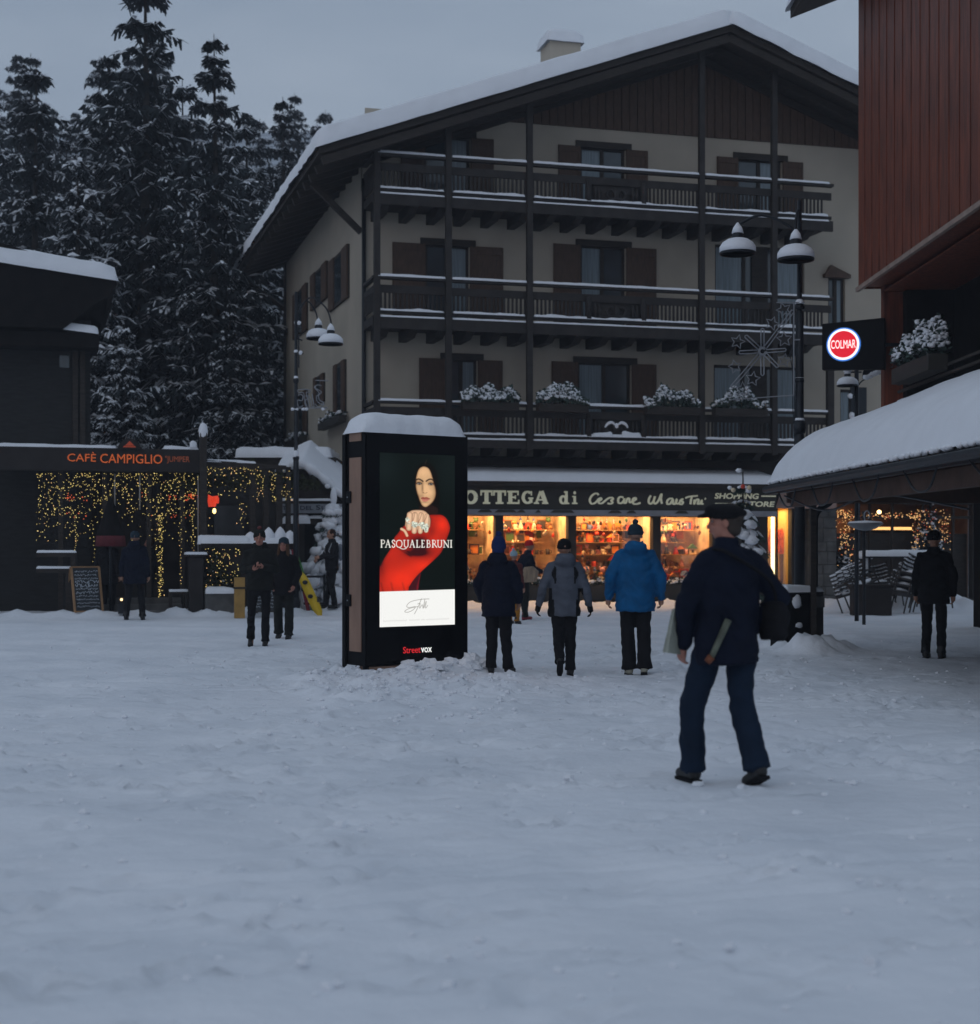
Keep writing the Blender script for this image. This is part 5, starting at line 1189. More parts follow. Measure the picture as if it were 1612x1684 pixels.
# the screen picture is painted per vertex on a fine grid
SX0, SX1 = KF.u(624.3), KF.u(747.8)
SZ1 = kz(624.3, 744); SZ0 = kz(624.3, 1031.4)
SZ1b = kz(747.8, 748.5)
nu, nv = 230, 530
X, Y = np.meshgrid(np.linspace(262, 697, nu), np.linspace(295, 1303, nv))
img = np.zeros((nv, nu, 3)); img[:] = (.004, .007, .006)
def sstep(d, s=4): return np.clip(.5-d/s, 0, 1)
def ell(cx, cy, rx, ry, rot=0):
    c, s = math.cos(rot), math.sin(rot); dx = X-cx; dy = Y-cy
    a = (dx*c+dy*s)/rx; b = (-dx*s+dy*c)/ry; r = np.sqrt(a*a+b*b); return (r-1)*min(rx, ry)
def poly(pts, k=6, sm=True):
    P = [Vector((p[0], p[1], 0)) for p in pts]
    if sm: P = smooth_pts(P, k, True)
    inside = np.zeros_like(X, bool); dist = np.full_like(X, 1e9); n = len(P)
    for i in range(n):
        x1, y1 = P[i].x, P[i].y; x2, y2 = P[(i+1) % n].x, P[(i+1) % n].y
        c = ((y1 > Y) != (y2 > Y)); xx = (x2-x1)*(Y-y1)/((y2-y1) if abs(y2-y1) > 1e-9 else 1e-9)+x1
        inside ^= c & (X < xx)
        L2 = (x2-x1)**2+(y2-y1)**2+1e-9; t = np.clip(((X-x1)*(x2-x1)+(Y-y1)*(y2-y1))/L2, 0, 1)
        dist = np.minimum(dist, np.hypot(X-x1-t*(x2-x1), Y-y1-t*(y2-y1)))
    return np.where(inside, -dist, dist)
def line(pts, w):
    P = smooth_pts([Vector((p[0], p[1], 0)) for p in pts], 6) if len(pts) > 2 else [Vector((p[0], p[1], 0)) for p in pts]; dist = np.full_like(X, 1e9)
    for i in range(len(P)-1):
        x1, y1, x2, y2 = P[i].x, P[i].y, P[i+1].x, P[i+1].y; L2 = (x2-x1)**2+(y2-y1)**2+1e-9
        t = np.clip(((X-x1)*(x2-x1)+(Y-y1)*(y2-y1))/L2, 0, 1); dist = np.minimum(dist, np.hypot(X-x1-t*(x2-x1), Y-y1-t*(y2-y1)))
    return dist-w/2
def put(mask, c):
    global img
    c = np.array(c) if not isinstance(c, np.ndarray) else c
    img = img*(1-mask[..., None])+(c if c.ndim == 3 else c[None, None, :])*mask[..., None]
def shade(c, k): return np.array(c)[None, None, :]*k[..., None]
def g1(p): return [(245.6+x*.3335, 280.6+y*.3335) for x, y in p]
def g2(p): return [(245.6+x*.3229, 771.8+y*.3229) for x, y in p]
def bump(cx, cy, rx, ry): return np.exp(-((X-cx)/rx)**2-((Y-cy)/ry)**2)
def B1(cx, cy, rx, ry): q = g1([(cx, cy)])[0]; return bump(q[0], q[1], rx*.3335, ry*.3335)
def B2(cx, cy, rx, ry): q = g2([(cx, cy)])[0]; return bump(q[0], q[1], rx*.3229, ry*.3229)
def E1(cx, cy, rx, ry, r=0): q = g1([(cx, cy)])[0]; return ell(q[0], q[1], rx*.3335, ry*.3335, r)
def hsh(c0, c1, k): k = np.clip(k, 0, 1)[..., None]; return np.array(c0)[None, None]*(1-k)+np.array(c1)[None, None]*k
img += (.006*B1(150, 300, 200, 300)+.004*B1(1250, 300, 200, 400))[..., None]*np.array((.6, 1, 1.1))
put(sstep(poly(g1([(640, 430), (700, 270), (800, 190), (900, 190), (1000, 290), (1050, 450), (1070, 700), (1080, 950), (1060, 1150), (760, 1040), (700, 880), (650, 650)])), 12), (.005, .004, .003))
put(sstep(line(g1([(855, 140), (830, 215)]), 2), 3)*.35, (.2, .15, .1))
put(sstep(poly(g1([(740, 960), (900, 930), (1050, 1000), (1000, 1110), (760, 1040)])), 8), (.022, .010, .008))
face = poly(g1([(815, 258), (760, 272), (718, 312), (690, 380), (668, 480), (664, 600), (680, 700), (705, 800), (740, 885), (780, 950), (835, 975), (890, 948), (960, 885), (1004, 820), (1020, 740), (1012, 630), (985, 530), (955, 440), (928, 355), (885, 285)]))
k = .78+.22*B1(800, 360, 110, 90)+.30*B1(845, 640, 55, 130)+.18*B1(930, 720, 70, 60)+.1*B1(720, 700, 45, 80)+.15*B1(830, 930, 60, 35)
k -= .55*np.clip((face+9)/9, 0, 1)+.45*B1(722, 545, 70, 38)+.48*B1(925, 550, 75, 40)+.50*B1(782, 640, 20, 85)+.30*B1(705, 820, 40, 130)+.28*B1(1000, 800, 45, 150)+.28*B1(820, 890, 60, 14)+.20*B1(1000, 600, 30, 90)+.18*B1(760, 780, 40, 25)
put(sstep(face, 4), hsh((.045, .013, .007), (.86, .52, .27), k))
put(sstep(line(g1([(668, 500), (712, 482), (760, 500), (788, 520)]), 8.5), 5)*.95, (.016, .008, .006)); put(sstep(line(g1([(848, 516), (885, 490), (930, 478), (985, 505)]), 8.5), 5)*.95, (.016, .008, .006))
for cx, cy in ((725, 562), (930, 566)):
    put(sstep(E1(cx, cy, 46, 22), 4)*.85, (.05, .02, .013)); put(sstep(E1(cx, cy+2, 33, 13), 2.5)*.8, (.38, .34, .30)); put(sstep(E1(cx+4, cy, 17, 17), 2.5), (.012, .010, .008)); put(sstep(E1(cx+10, cy-6, 5, 5), 2)*.7, (.8, .8, .8))
    put(sstep(line(g1([(cx-46, cy+2), (cx-10, cy-20), (cx+46, cy-2)]), 3.2), 3), (.010, .006, .005))
put(sstep(E1(800, 722, 13, 7), 3)*.8, (.10, .03, .02)); put(sstep(E1(848, 722, 13, 6), 3)*.6, (.16, .05, .03)); put(sstep(line(g1([(780, 712), (825, 735), (868, 715)]), 2.5), 4)*.45, (.22, .07, .04))
put(sstep(poly(g1([(752, 818), (790, 795), (820, 803), (852, 795), (918, 828), (850, 832), (800, 836)])), 3)*.9, (.34, .065, .05)); put(sstep(poly(g1([(765, 832), (830, 836), (905, 832), (860, 872), (815, 882), (782, 868)])), 3)*.9, (.60, .19, .14)); put(sstep(line(g1([(756, 824), (830, 833), (914, 828)]), 2.2), 2.5)*.85, (.09, .015, .012))
# red sleeve
P2 = g1([(905, 1118), (1010, 1108), (1120, 1112), (1205, 1175), (1258, 1290), (1262, 1380)])+g2([(1250, 60), (1195, 210), (1130, 335), (985, 478), (785, 660), (650, 825), (565, 935), (540, 1025), (300, 1035), (20, 1035), (20, 600), (70, 530), (130, 420), (245, 235), (300, 60)])+g1([(360, 1440), (430, 1345), (520, 1300), (800, 1400), (900, 1300), (925, 1200)])
rm = poly(P2, 5)
k = .50+.55*B2(450, 800, 330, 230)+.45*B2(850, 560, 260, 120)+.50*B1(1130, 1280, 110, 130)+.35*B2(1000, 60, 110, 160)+.12*B2(250, 330, 200, 120)
k -= .75*B2(760, 170, 190, 150)+.55*B2(720, 330, 200, 60)+.35*B2(60, 600, 90, 220)+.30*B1(950, 1420, 70, 120)+.25*np.clip((rm+14)/14, 0, 1)
for a_, b_ in (((360, 230), (600, 380)), ((420, 230), (640, 350))): k -= .22*np.exp(-(np.maximum(line(g2([a_, b_]), 2), 0)/5)**2)
for x0_ in (95, 270, 470): k -= .25*np.exp(-(np.maximum(line(g2([(x0_-20, 860), (x0_+15, 1010)]), 1.5), 0)/5)**2)
put(sstep(rm, 4), hsh((.045, .006, .008), (.90, .035, .012), k))
put(sstep(poly(g2([(560, 1035), (600, 880), (700, 745), (775, 685), (745, 850), (712, 1035)])), 4), (.055, .008, .012)); put(sstep(poly(g2([(700, 960), (725, 850), (768, 700), (745, 860), (718, 1035)])), 6)*.7, (.22, .01, .02))
# fist
hb = poly(g1([(488, 1240), (505, 1150), (545, 1075), (600, 1038), (700, 1028), (800, 1038), (868, 1085), (915, 1170), (918, 1270), (885, 1350), (700, 1380), (500, 1340)]))
k = .72+.25*B1(720, 1100, 170, 60)-.35*np.clip((hb+8)/8, 0, 1); put(sstep(hb, 4), hsh((.16, .05, .03), (.90, .58, .36), k))
for cx, y0, y1, w in ((548, 1110, 1350, 96), (640, 1110, 1405, 92), (745, 1110, 1405, 90), (848, 1130, 1390, 82)):
    q = g1([(cx+12, y0), (cx-2, y1)]); d = line(q, w*.3335); kk = 1-.75*np.clip((d+w*.3335/2)/(w*.3335/2), 0, 1)**2.2; put(sstep(d, 3), hsh((.18, .055, .03), (.92, .60, .38), kk+.1*B1(cx, 1180, 60, 60)))
for x0_, y0, x1_, y1 in ((650, 1075, 600, 1250), (768, 1090, 700, 1260), (858, 1120, 800, 1240)): put(sstep(line(g1([(x0_, y0), ((x0_+x1_)/2+8, (y0+y1)/2), (x1_, y1)]), 4.5), 5)*.6, (.20, .055, .035))
th = line(g1([(420, 1365), (475, 1400), (515, 1480)]), 17); put(sstep(th, 3), hsh((.2, .06, .03), (.90, .58, .36), 1-.8*np.clip((th+8.5)/8.5, 0, 1)**2))
rj = np.random.RandomState(4)
for cx, cy, rx, ry, n_ in ((522, 1200, 38, 45, 16), (640, 1285, 62, 60, 34), (735, 1280, 34, 40, 14), (785, 1300, 40, 75, 24), (845, 1345, 42, 85, 24), (540, 1262, 36, 22, 8)):
    for q in range(n_):
        a = q*2.39; d_ = math.sqrt(rj.rand()); v_ = .35+.75*rj.rand(); put(sstep(E1(cx+d_*rx*.8*math.cos(a), cy+d_*ry*.8*math.sin(a), rx*(.18+.2*rj.rand()), ry*(.14+.18*rj.rand()), rj.rand()*3), 2.4), (min(1, .88*v_), min(1, .95*v_), min(1, .80*v_)))
    for q in range(n_//3): a = rj.rand()*6.28; d_ = rj.rand(); put(sstep(E1(cx+d_*rx*.7*math.cos(a), cy+d_*ry*.7*math.sin(a), 5, 4), 2)*.7, (.12, .18, .12))
# serif wordmark
GL = {'P': [((.22, 0), (.22, 1), 1), ((.22, 1), (.6, 1), (.82, .86), (.82, .66), (.6, .5), (.25, .5), .55), ((.05, 0), (.4, 0), .4), ((.05, 1), (.25, 1), .4)],
 'A': [((.12, 0), (.5, 1), .5), ((.5, 1), (.86, 0), 1), ((.26, .36), (.7, .36), .45), ((0, 0), (.25, 0), .4), ((.7, 0), (1, 0), .4)],
 'S': [((.85, .82), (.6, 1), (.3, .97), (.15, .78), (.4, .56), (.7, .42), (.85, .22), (.6, .01), (.3, .02), (.12, .2), .8)],
 'Q': [((.5, 1), (.2, .9), (.06, .5), (.2, .1), (.5, 0), (.8, .1), (.94, .5), (.8, .9), (.5, 1), .7), ((.5, 0), (.8, -.18), (1.2, -.25), (1.6, -.15), .6)],
 'U': [((.2, 1), (.2, .3), (.35, .04), (.55, 0), (.75, .1), (.82, .35), (.82, 1), .75), ((.02, 1), (.38, 1), .4), ((.68, 1), (.98, 1), .4)],
 'L': [((.25, 0), (.25, 1), 1), ((.05, 0), (.9, 0), .5), ((.9, 0), (.98, .2), .5), ((.05, 1), (.45, 1), .4)],
 'E': [((.25, 0), (.25, 1), 1), ((.05, 0), (.92, 0), .5), ((.05, 1), (.88, 1), .5), ((.25, .52), (.7, .52), .5), ((.92, 0), (.98, .16), .4), ((.88, 1), (.88, .86), .4)],
 'B': [((.22, 0), (.22, 1), 1), ((.1, 1), (.55, 1), (.76, .86), (.72, .62), (.4, .53), .55), ((.4, .53), (.8, .46), (.9, .22), (.7, .01), (.1, 0), .6)],
 'R': [((.2, 0), (.2, 1), 1), ((.08, 1), (.5, 1), (.7, .84), (.66, .6), (.45, .5), (.22, .5), .55), ((.42, .5), (.95, 0), .9), ((.05, 0), (.36, 0), .4)],
 'N': [((.18, 0), (.18, 1), .5), ((.12, 1), (.84, 0), 1), ((.84, 0), (.84, 1), .5), ((.02, 0), (.34, 0), .4), ((.68, 1), (.98, 1), .4)], 'I': [((.5, 0), (.5, 1), 1), ((.1, 0), (.9, 0), .4), ((.1, 1), (.9, 1), .4)]}
for ch_, x0_, x1_ in (('P', 65, 150), ('A', 145, 245), ('S', 258, 328), ('Q', 335, 450), ('U', 462, 568), ('A', 575, 672), ('L', 692, 765), ('E', 785, 848), ('B', 878, 955), ('R', 975, 1070), ('U', 1068, 1172), ('N', 1180, 1298), ('I', 1308, 1352)):
    for st in GL[ch_]: put(sstep(line(g2([(x0_+(x1_-x0_)*p_[0], 218-128*p_[1]) for p_ in st[:-1]]), 5.2*st[-1]+.6), 2.6), (.95, .93, .86))
# white panel
put(sstep(poly([(250, 1099), (710, 1093), (710, 1320), (250, 1320)], sm=False), 3), (1.0, 1.0, .97))
for s, w in (([(545, 1147), (500, 1148), (440, 1160), (415, 1185), (430, 1195), (465, 1190), (450, 1210), (420, 1222), (404, 1216), (430, 1200), (480, 1190)], 3.4), ([(500, 1145), (482, 1190), (460, 1232)], 3.4), ([(478, 1175), (492, 1172), (490, 1200), (505, 1180), (510, 1200), (520, 1150), (514, 1200), (528, 1160), (524, 1200), (537, 1185)], 3)): put(sstep(line(s, w), 3)*.8, (.22, .20, .17))
for i in range(62):
    x = 283+i*6.2
    if i in (22, 23, 34, 39): continue
    put(sstep(ell(x, 1269-.02*i+3*((i*7) % 3-1)*.4, 2.2, 3.2), 3)*.42, (.45, .42, .4))
me = bpy.data.meshes.new('screen_picture')
uu = np.linspace(SX0, SX1, nu); tt = np.linspace(0, 1, nv)
co = np.zeros((nv, nu, 3)); zt_row = SZ1+(SZ1b-SZ1)*0
co[..., 0] = uu[None, :]; co[..., 1] = -.0035; co[..., 2] = (SZ1+(SZ0-SZ1)*tt)[:, None]
idx = np.arange(nu*nv).reshape(nv, nu); q = np.stack([idx[1:, :-1], idx[1:, 1:], idx[:-1, 1:], idx[:-1, :-1]], -1).reshape(-1, 4)
me.from_pydata(co.reshape(-1, 3).tolist(), [], q.tolist())
ca = me.color_attributes.new('picture', 'FLOAT_COLOR', 'POINT'); ca.data.foreach_set('color', np.concatenate([np.clip(img, 0, 1), np.ones((nv, nu, 1))], -1).reshape(-1).astype(np.float32))
sm_ = bpy.data.materials.new('lit screen'); sm_.use_nodes = True; t_ = sm_.node_tree; b_ = t_.nodes['Principled BSDF']; b_.inputs['Base Color'].default_value = (.01, .01, .01, 1); b_.inputs['Roughness'].default_value = .3; b_.inputs['Specular IOR Level'].default_value = .1; b_.inputs['Base Color'].default_value = (.002, .002, .002, 1)
at = t_.nodes.new('ShaderNodeAttribute'); at.attribute_name = 'picture'; t_.links.new(at.outputs['Color'], b_.inputs['Emission Color']); b_.inputs['Emission Strength'].default_value = .93
me.materials.append(sm_); scr = linkmesh('screen', me, ks)
def sx(x): return SX0+(x-262)/435*(SX1-SX0)
def sz(y): return SZ1+(y-295)/1008*(SZ0-SZ1)
wt = M('white screen letter', (.9, .9, .85), .5, 0, 1, 0, emit=(1, 1, .93), es=.85, sample=False)
rd = M('red lit letter', (.6, .03, .03), .5, 0, 1, 0, emit=(1, .03, .04), es=.55, sample=False)
z0 = kz(686, 1073.5); z1 = kz(686, 1063)
text_obj('Street', rd, ks, KF.u(663), KF.u(691.5), z0, z1, -.001, ext=.004, bold=.0)
text_obj('vox', wt, ks, KF.u(692.5), KF.u(710), z0, z0+(z1-z0)*.78, -.001, ext=.004, bold=.0)

# ------------------------------------------------------------------ right hand snowy hut
HX = 4.13
hut = empty('market_hut', (0, 0, 0), 0, 'timber market hut with a deep smooth mass of snow on its curved roof at right', 'hut')
E0z = 2.44
hut.rotation_euler = (0, 0, R(1.87)); _c = Vector((HX, 22.8, 0)); hut.location = _c-Matrix.Rotation(R(1.87), 3, 'Z') @ _c
m = MB(); YF, YN = 22.8, 11.0
m.prism([(HX, E0z-.02), (HX+2.6, E0z+1.0), (HX+2.6, E0z+.9), (HX+.0, E0z-.14)], YN, YF); m.prism([(HX+2.6, E0z+1.0), (HX+5.2, E0z-.02), (HX+5.2, E0z-.14), (HX+2.6, E0z+.9)], YN, YF); m.build('roof', dwood, hut)
m = MB(); m.box(HX-.05, HX+.03, YN, YF, E0z-.17, E0z-.02); m.tube([(HX-.1, YN, E0z-.1), (HX-.1, YF, E0z-.1)], .05, 8); m.build('gutter', iron_m, hut)
m = MB()
n1, n2 = 46, 60; vs = []
for j in range(n2+1):
    y = YN+(YF+.1-YN)*j/n2
    for i in range(n1+1):
        s = i/n1; x = HX-.08+5.36*s; base = E0z+1.02*(1-abs(2*s-1))*.98
        e = min(1, (1-(1-min(1, min(s, 1-s)*5.36/.85))**2.6)); ee = min(1, 1-(1-min(1, min((YF+.1-y), (y-YN))/.7))**2.6)
        h = .50*e**.6*max(ee, .0)**.6*(1+.10*noise.noise(Vector((x*.8, y*.8, 3)))); vs.append((x+.03*noise.noise(Vector((x*4, y*4, 1)))*(s < .03), y, base+h+.012*noise.noise(Vector((x*5, y*5, 4)))))
m.add(vs, [(j*(n1+1)+i, j*(n1+1)+i+1, (j+1)*(n1+1)+i+1, (j+1)*(n1+1)+i) for j in range(n2) for i in range(n1)])
for i in range(60): y = YN+(YF-YN)*i/60+random.uniform(0, .1); m.ball((HX-.07, y, E0z+.0), (.04, .09, .035), 6, .6, i)
m.build('roof_snow', snow_m, hut, True)
m = MB(); m.prism([(HX+.15, E0z-.3), (HX+5.0, E0z-.3), (HX+5.0, E0z-.1), (HX+2.6, E0z+.88), (HX+.15, E0z-.1)], YF-.35, YF-.28); m.box(HX+.2, HX+.32, YN, YF-.3, E0z-.36, E0z-.16); m.build('eaves_beam', M('brown hut board', (.075, .04, .028), .7, .3, 4, .2), hut)
for y in (YF-.35, 16.0, 12.0):
    m = MB(); m.box(HX+4.9, HX+5.04, y-.07, y+.07, 0, E0z-.1); m.build('post', dwood, hut)
pxp = W(1336, 0, 21.6).x
m = MB(); m.box(HX+.49, HX+.57, YF-.36, YF-.26, -.05, E0z-.1); m.build('post', dwood, hut)
m = MB(); y = YF-.1; m.tube(smooth_pts([(W(1366, 0, y).x, y, W(0, 815, y).z), (W(1365, 0, y).x, y, W(0, 826, y).z), (W(1350, 0, y).x, y, W(0, 836, y).z), (W(1341, 0, y).x, y, W(0, 850, y).z), (W(1340, 0, y).x, y, W(0, 880, y).z), (W(1340, 0, y).x, y, .1)], 6), .05, 10); m.build('downpipe', iron_m, hut, True)
m = MB()
for i in range(5):
    y0_ = YF-.6-i*2.0; m.tube(smooth_pts([(HX-.05, y0_, E0z-.12), (HX-.02, y0_-.3, E0z-.34-.06*math.sin(i)), (HX-.03, y0_-.8, E0z-.36), (HX-.05, y0_-1.15, E0z-.12)], 5), .012, 5)
m.tube(smooth_pts([(HX+.1, YF-.4, E0z-.2), (HX+.3, YF-2, E0z-.45), (HX+.4, YF-4, E0z-.3), (HX+.5, YF-7, E0z-.55)], 6), .014, 5); m.build('garland_cable', iron_m, hut)
# hanging disc lamp
hl = empty('hanging_lamp', (W(1423, 0, 30).x, 30, W(0, 862, 30).z), 0, 'round disc lamp with a little snow on it seen against the restaurant window', 'hanging lamp')
m = MB(); m.lathe([(.03, -.13), (.2, -.09), (.34, 0), (.345, .015), (.2, .03), (.03, .04)], n=24); m.build('shade', M('grey enamel', (.16, .17, .18), .4, .1, 5, 0), hl, True)
m = MB(); m.lathe([(.335, .02), (.3, .05), (.15, .06), (.02, .07)], n=20); m.build('snow', snow_m, hl, True)
m = MB(); m.tube(smooth_pts([(0, 0, .05), (-.02, 0, .18), (.03, 0, .26), (.08, 0, .2), (.06, 0, .1)], 5), .012, 6); m.build('hook', grey_m, hl)
m = MB(); m.tube([(0, .1, -2.1), (0, .1, .25)], .035, 8); m.tube([(0, .1, .03), (0, 0, .03)], .02, 6); m.build('stand', iron_m, hl)
# litter bin
LB = Fr(W(1336, 1068, 22.6).x, 22.55, 32)
bn = empty('litter_bin', LB.w(0, 0, 0), LB.a, 'black square litter bin in the snow with snow heaped on its lid', 'litter bin')
bh = W(0, 969, 22.9).z
um = -(LB.u(1336)-LB.u(1290)); 
ul = -.50; vd = .36
m = MB(); m.box(ul, -.0, 0, vd, -.1, bh-.05); m.build('body', black_m, bn, bevel=.012)
m = MB(); m.box(ul-.015, .015, -.015, vd+.015, bh-.05, bh-.02); m.build('lid', iron_m, bn, bevel=.006)
m = MB(); m.box(.002, .012, .02, .10, .02, bh-.08); m.build('wood_strip', M('bin wood', (.13, .075, .04), .6, .2, 5), bn)
m = MB(); m.snow(ul-.02, .02, -.02, vd+.02, bh-.02, .09, .05, .02, .7, 3); m.ball((-.33, -.01, bh-.16), (.09, .04, .1), 8, .5, 3); m.ball((-.28, -.01, .38), (.07, .02, .04), 8, .6, 9); m.build('snow', snow_m, bn, True)
bn2 = empty('utility_box', LB.w(.06, .05, 0), LB.a, 'dark narrow utility box right beside the litter bin', 'utility box')
m = MB(); m.box(0, .2, 0, .34, -.1, bh-.02); m.build('box', M('brown black steel', (.02, .016, .014), .5, .2, 5), bn2, bevel=.01); m = MB(); m.box(-.01, .21, -.01, .35, bh-.26, bh-.1); m.build('band', stone_m, bn2); m = MB(); m.snow(0, .2, 0, .34, bh-.02, .07, .05, .01, .5, 8); m.build('snow', snow_m, bn2, True)
# stickers on the lamp post
m = MB(); m.lathe([(.03, 0), (.03, .004)], (rx-.01, YR-.086, W(0, 885, YR).z), 12, Matrix.Rotation(R(90), 3, 'X')); o = m.build('sticker', grey_m); o.parent = None; tag(o, 'small round pale sticker on the right lamp post', 'sticker')
# ------------------------------------------------------------------ stacked chairs
def chair():
    t = empty('terrace_chair'); fm = M('dark rattan', (.03, .026, .024), .6, .3, 8, .1)
    m = MB()
    for i in range(6):
        z = .47+i*.075; w = .27-.012*i; pts = [(-w, .22-.42*.55*(1 if False else 1)*0, z)]
        pts = [(-w*math.cos(a), .02+.26*math.sin(a), z) for a in [PI*q/10 for q in range(11)]]; m.tube(pts, .017, 5)
    m.build('backrest', fm, t)
    s = MB()
    for i in range(6):
        z = .47+i*.075; w = .27-.012*i
        for q in range(10): a = PI*(q+.5)/10; s.ball((-w*math.cos(a), .02+.26*math.sin(a), z+.022), (.045, .03, .016), 5, .5, q+i)
    s.ball((0, .02, .46), (.2, .2, .06), 8, .2, 3); s.build('snow', snow_m, t, True)
    m = MB(); m.box(-.24, .24, -.22, .22, .40, .44); m.build('seat', fm, t, bevel=.01)
    for a, b in ((-.22, -.2), (.22, -.2), (-.22, .2), (.22, .2)): m = MB(); m.tube([(a, b, 0), (a, b, .42), (a, b*.9, .62)], .016, 6); m.build('leg', fm, t)
    for a in (-1, 1): m = MB(); m.tube([(a*.24, -.2, .62), (a*.27, 0, .64), (a*.26, .12, .66)], .02, 6); m.build('armrest', fm, t)
    return t
c0 = chair(); gr = 'snowy chairs stacked outside the restaurant'
spots = [(1412, 35.5, .0, -28, 40), (1424, 35.5, .10, -34, 40), (1434, 35.5, .2, -38, 40), (1472, 35.2, .0, 18, -30), (1480, 35.2, .13, 20, -30), (1486, 35.2, .26, 24, -30), (1492, 35.2, .39, 26, -30), (1450, 36.2, .15, -5, 10), (1510, 36.2, .2, -5, 10), (1541, 35.0, .1, 10, 30)]
for i, (px, Y, z, ti, rzz) in enumerate(spots):
    o = c0 if i == 0 else copy_tree(c0); o.location = (W(px, 0, Y).x, Y, z); o.rotation_euler = (R(-14), R(ti*.5), R(rzz))
    o.scale = (1.15,)*3; o['label'] = 'dark terrace chair with snow on its slatted back, '+('lowest in the left leaning stack', 'middle of the left leaning stack', 'topmost in the left leaning stack', 'lowest in the right leaning stack', 'second lowest in the right leaning stack', 'second highest in the right leaning stack', 'topmost in the right leaning stack', 'behind, between the two leaning stacks', 'behind the right leaning stack', 'rightmost, near the person at the edge')[i]; o['category'] = 'chair'; o['group'] = gr
tb = empty('terrace_table', (W(1480, 0, 36.6).x, 36.6, 0), 0, 'dark terrace table covered by a slab of snow behind the stacked chairs', 'table')
hh = W(0, 914, 36.6).z
m = MB(); m.box(-.9, .9, -.4, .4, hh-.05, hh); m.build('table_top', iron_m, tb); m = MB(); m.snow(-.9, .9, -.42, .42, hh, .13, .08, .02, .3, 5); m.build('snow', snow_m, tb, True)
for a in (-.8, .8):
    for b in (-.35, .35): m = MB(); m.bar((a, b, 0), (a, b, hh-.05), .05); m.build('leg', iron_m, tb)
m = MB(); m.box(-.42, .42, -.2, .2, 0, .62); m.box(-.46, .46, -.24, .24, .62, .68)
o = m.build('wooden_planter', cafe_m, None, bevel=.01, loc=(W(1432, 0, 34.4).x, 34.4, 0)); tag(o, 'dark low box in front of the leaning chair stack', 'box')
s = empty('snowy_figure_post', (W(1420, 0, 36.4).x, 36.4, 0), 0, 'thin post with a clump of snow standing left of the stacked chairs', 'post')
m = MB(); m.tube([(0, 0, 0), (0, 0, 1.15)], .03, 6); m.bar((-.16, 0, 1.2), (.14, 0, 1.22), .05); m.build('post', iron_m, s); m = MB(); m.ball((.03, 0, 1.28), (.2, .08, .08), 8, .6, 2); m.ball((.05, -.03, 1.05), (.07, .05, .2), 8, .5, 7); m.build('snow', snow_m, s, True)

# ------------------------------------------------------------------ red timber building at right
RX = 7.12
rb = empty('red_timber_house', (0, 0, 0), 0, 'red brown timber clad building overhanging the square at the upper right', 'building')
m = MB(); zb = W(0, 475, 30).z; ZG = 3.35; XG = W(1585, 0, 30).x
rs = random.Random(8); y = 30.0
k_ = 0
while y > 14: m.box(RX-.02-(k_ % 2)*.012, RX+.03, y-.26, y-.006, zb, 12.4); y -= .27; k_ += 1
m.box(RX+.03, RX+5, 14, 29.98, zb+.03, 12.4)
m.build('upper_cladding', red_m, rb)
m = MB(); m.box(RX-.07, RX+.0, 14, 30.03, zb-.06, zb+.02); m.build('bottom_trim', M('pale trim', (.30, .22, .18), .6, .2, 4), rb)
m = MB(); x = 0
for i in range(18): m.box(RX+.02+i*.27, RX+.28+i*.27, 30.0, 30.03, zb, 12.4)
m.build('far_cladding', red_m, rb)
cx0 = W(1449, 0, 30).x; cx1 = W(1471, 0, 30).x
m = MB(); m.box(cx0, cx1+.1, 29.75, 30, ZG, zb+.02); m.build('corner_column', red_m, rb)
m = MB(); m.box(cx1+.1, cx1+4.5, 29.5, 29.99, ZG, zb+.02); m.box(cx1+1.0, cx1+4.6, 14, 29.5, ZG, zb+.02); m.box(XG, cx1+4.5, 14, 29.4, 0, ZG-.12); m.box(cx0+.01, cx1+4.6, 14, 29.98, ZG-.12, ZG-.002); m.build('recess_wall', dark_m, rb)
m = MB(); m.box(cx0, cx1+1.2, 14, 30.0, zb-.10, zb-.065); m.build('soffit', red_m, rb)
bal = MB()
zr0 = W(0, 692, 29).z
for i, py in enumerate((628, 641, 659, 666, 686)):
    z = W(1465, py, 29.2).z; bal.box(cx1-.1, cx1-.06, 14, 29.4, z-.05, z)
bal.box(cx1-.12, cx1+.9, 14, 29.4, zr0-.12, zr0)
b = bal.build('balcony', dwood, rb)
m = MB()
for i, py in enumerate((659, 686)): z = W(1465, py, 29.2).z; m.snow(cx1-.11, cx1-.04, 14, 29.4, z, .03, .1, .004, .8, i)
m.build('snow', snow_m, b, True)
# its roof, snow covered
m = MB(); m.prism([(RX-1.1, 12.3), (RX+3.5, 14.1), (RX+3.5, 13.9), (RX-1.1, 12.1)], 13.5, 31.2); m.prism([(RX+3.5, 14.1), (RX+8, 12.3), (RX+8, 12.1), (RX+3.5, 13.9)], 13.5, 31.2); rr = m.build('roof', dwood, rb)
m = MB(); m.snow(RX-1.2, RX+3.55, 13.4, 31.3, 12.3, .5, .3, .05, .12, 7, zfn=lambda x, y: (x-RX+1.1)*.391); m.build('roof_snow', snow_m, rr, True)
planter('balcony_planter', Fr(cx1-.3, 27.6, 90), -1.4, 1.0, -.22, .12, W(0, 622, 27.5).z, W(0, 596, 27.5).z, fascia_m, 'large snow covered shrub in a box on the red building balcony', None, .85, 1800, 71, .6)
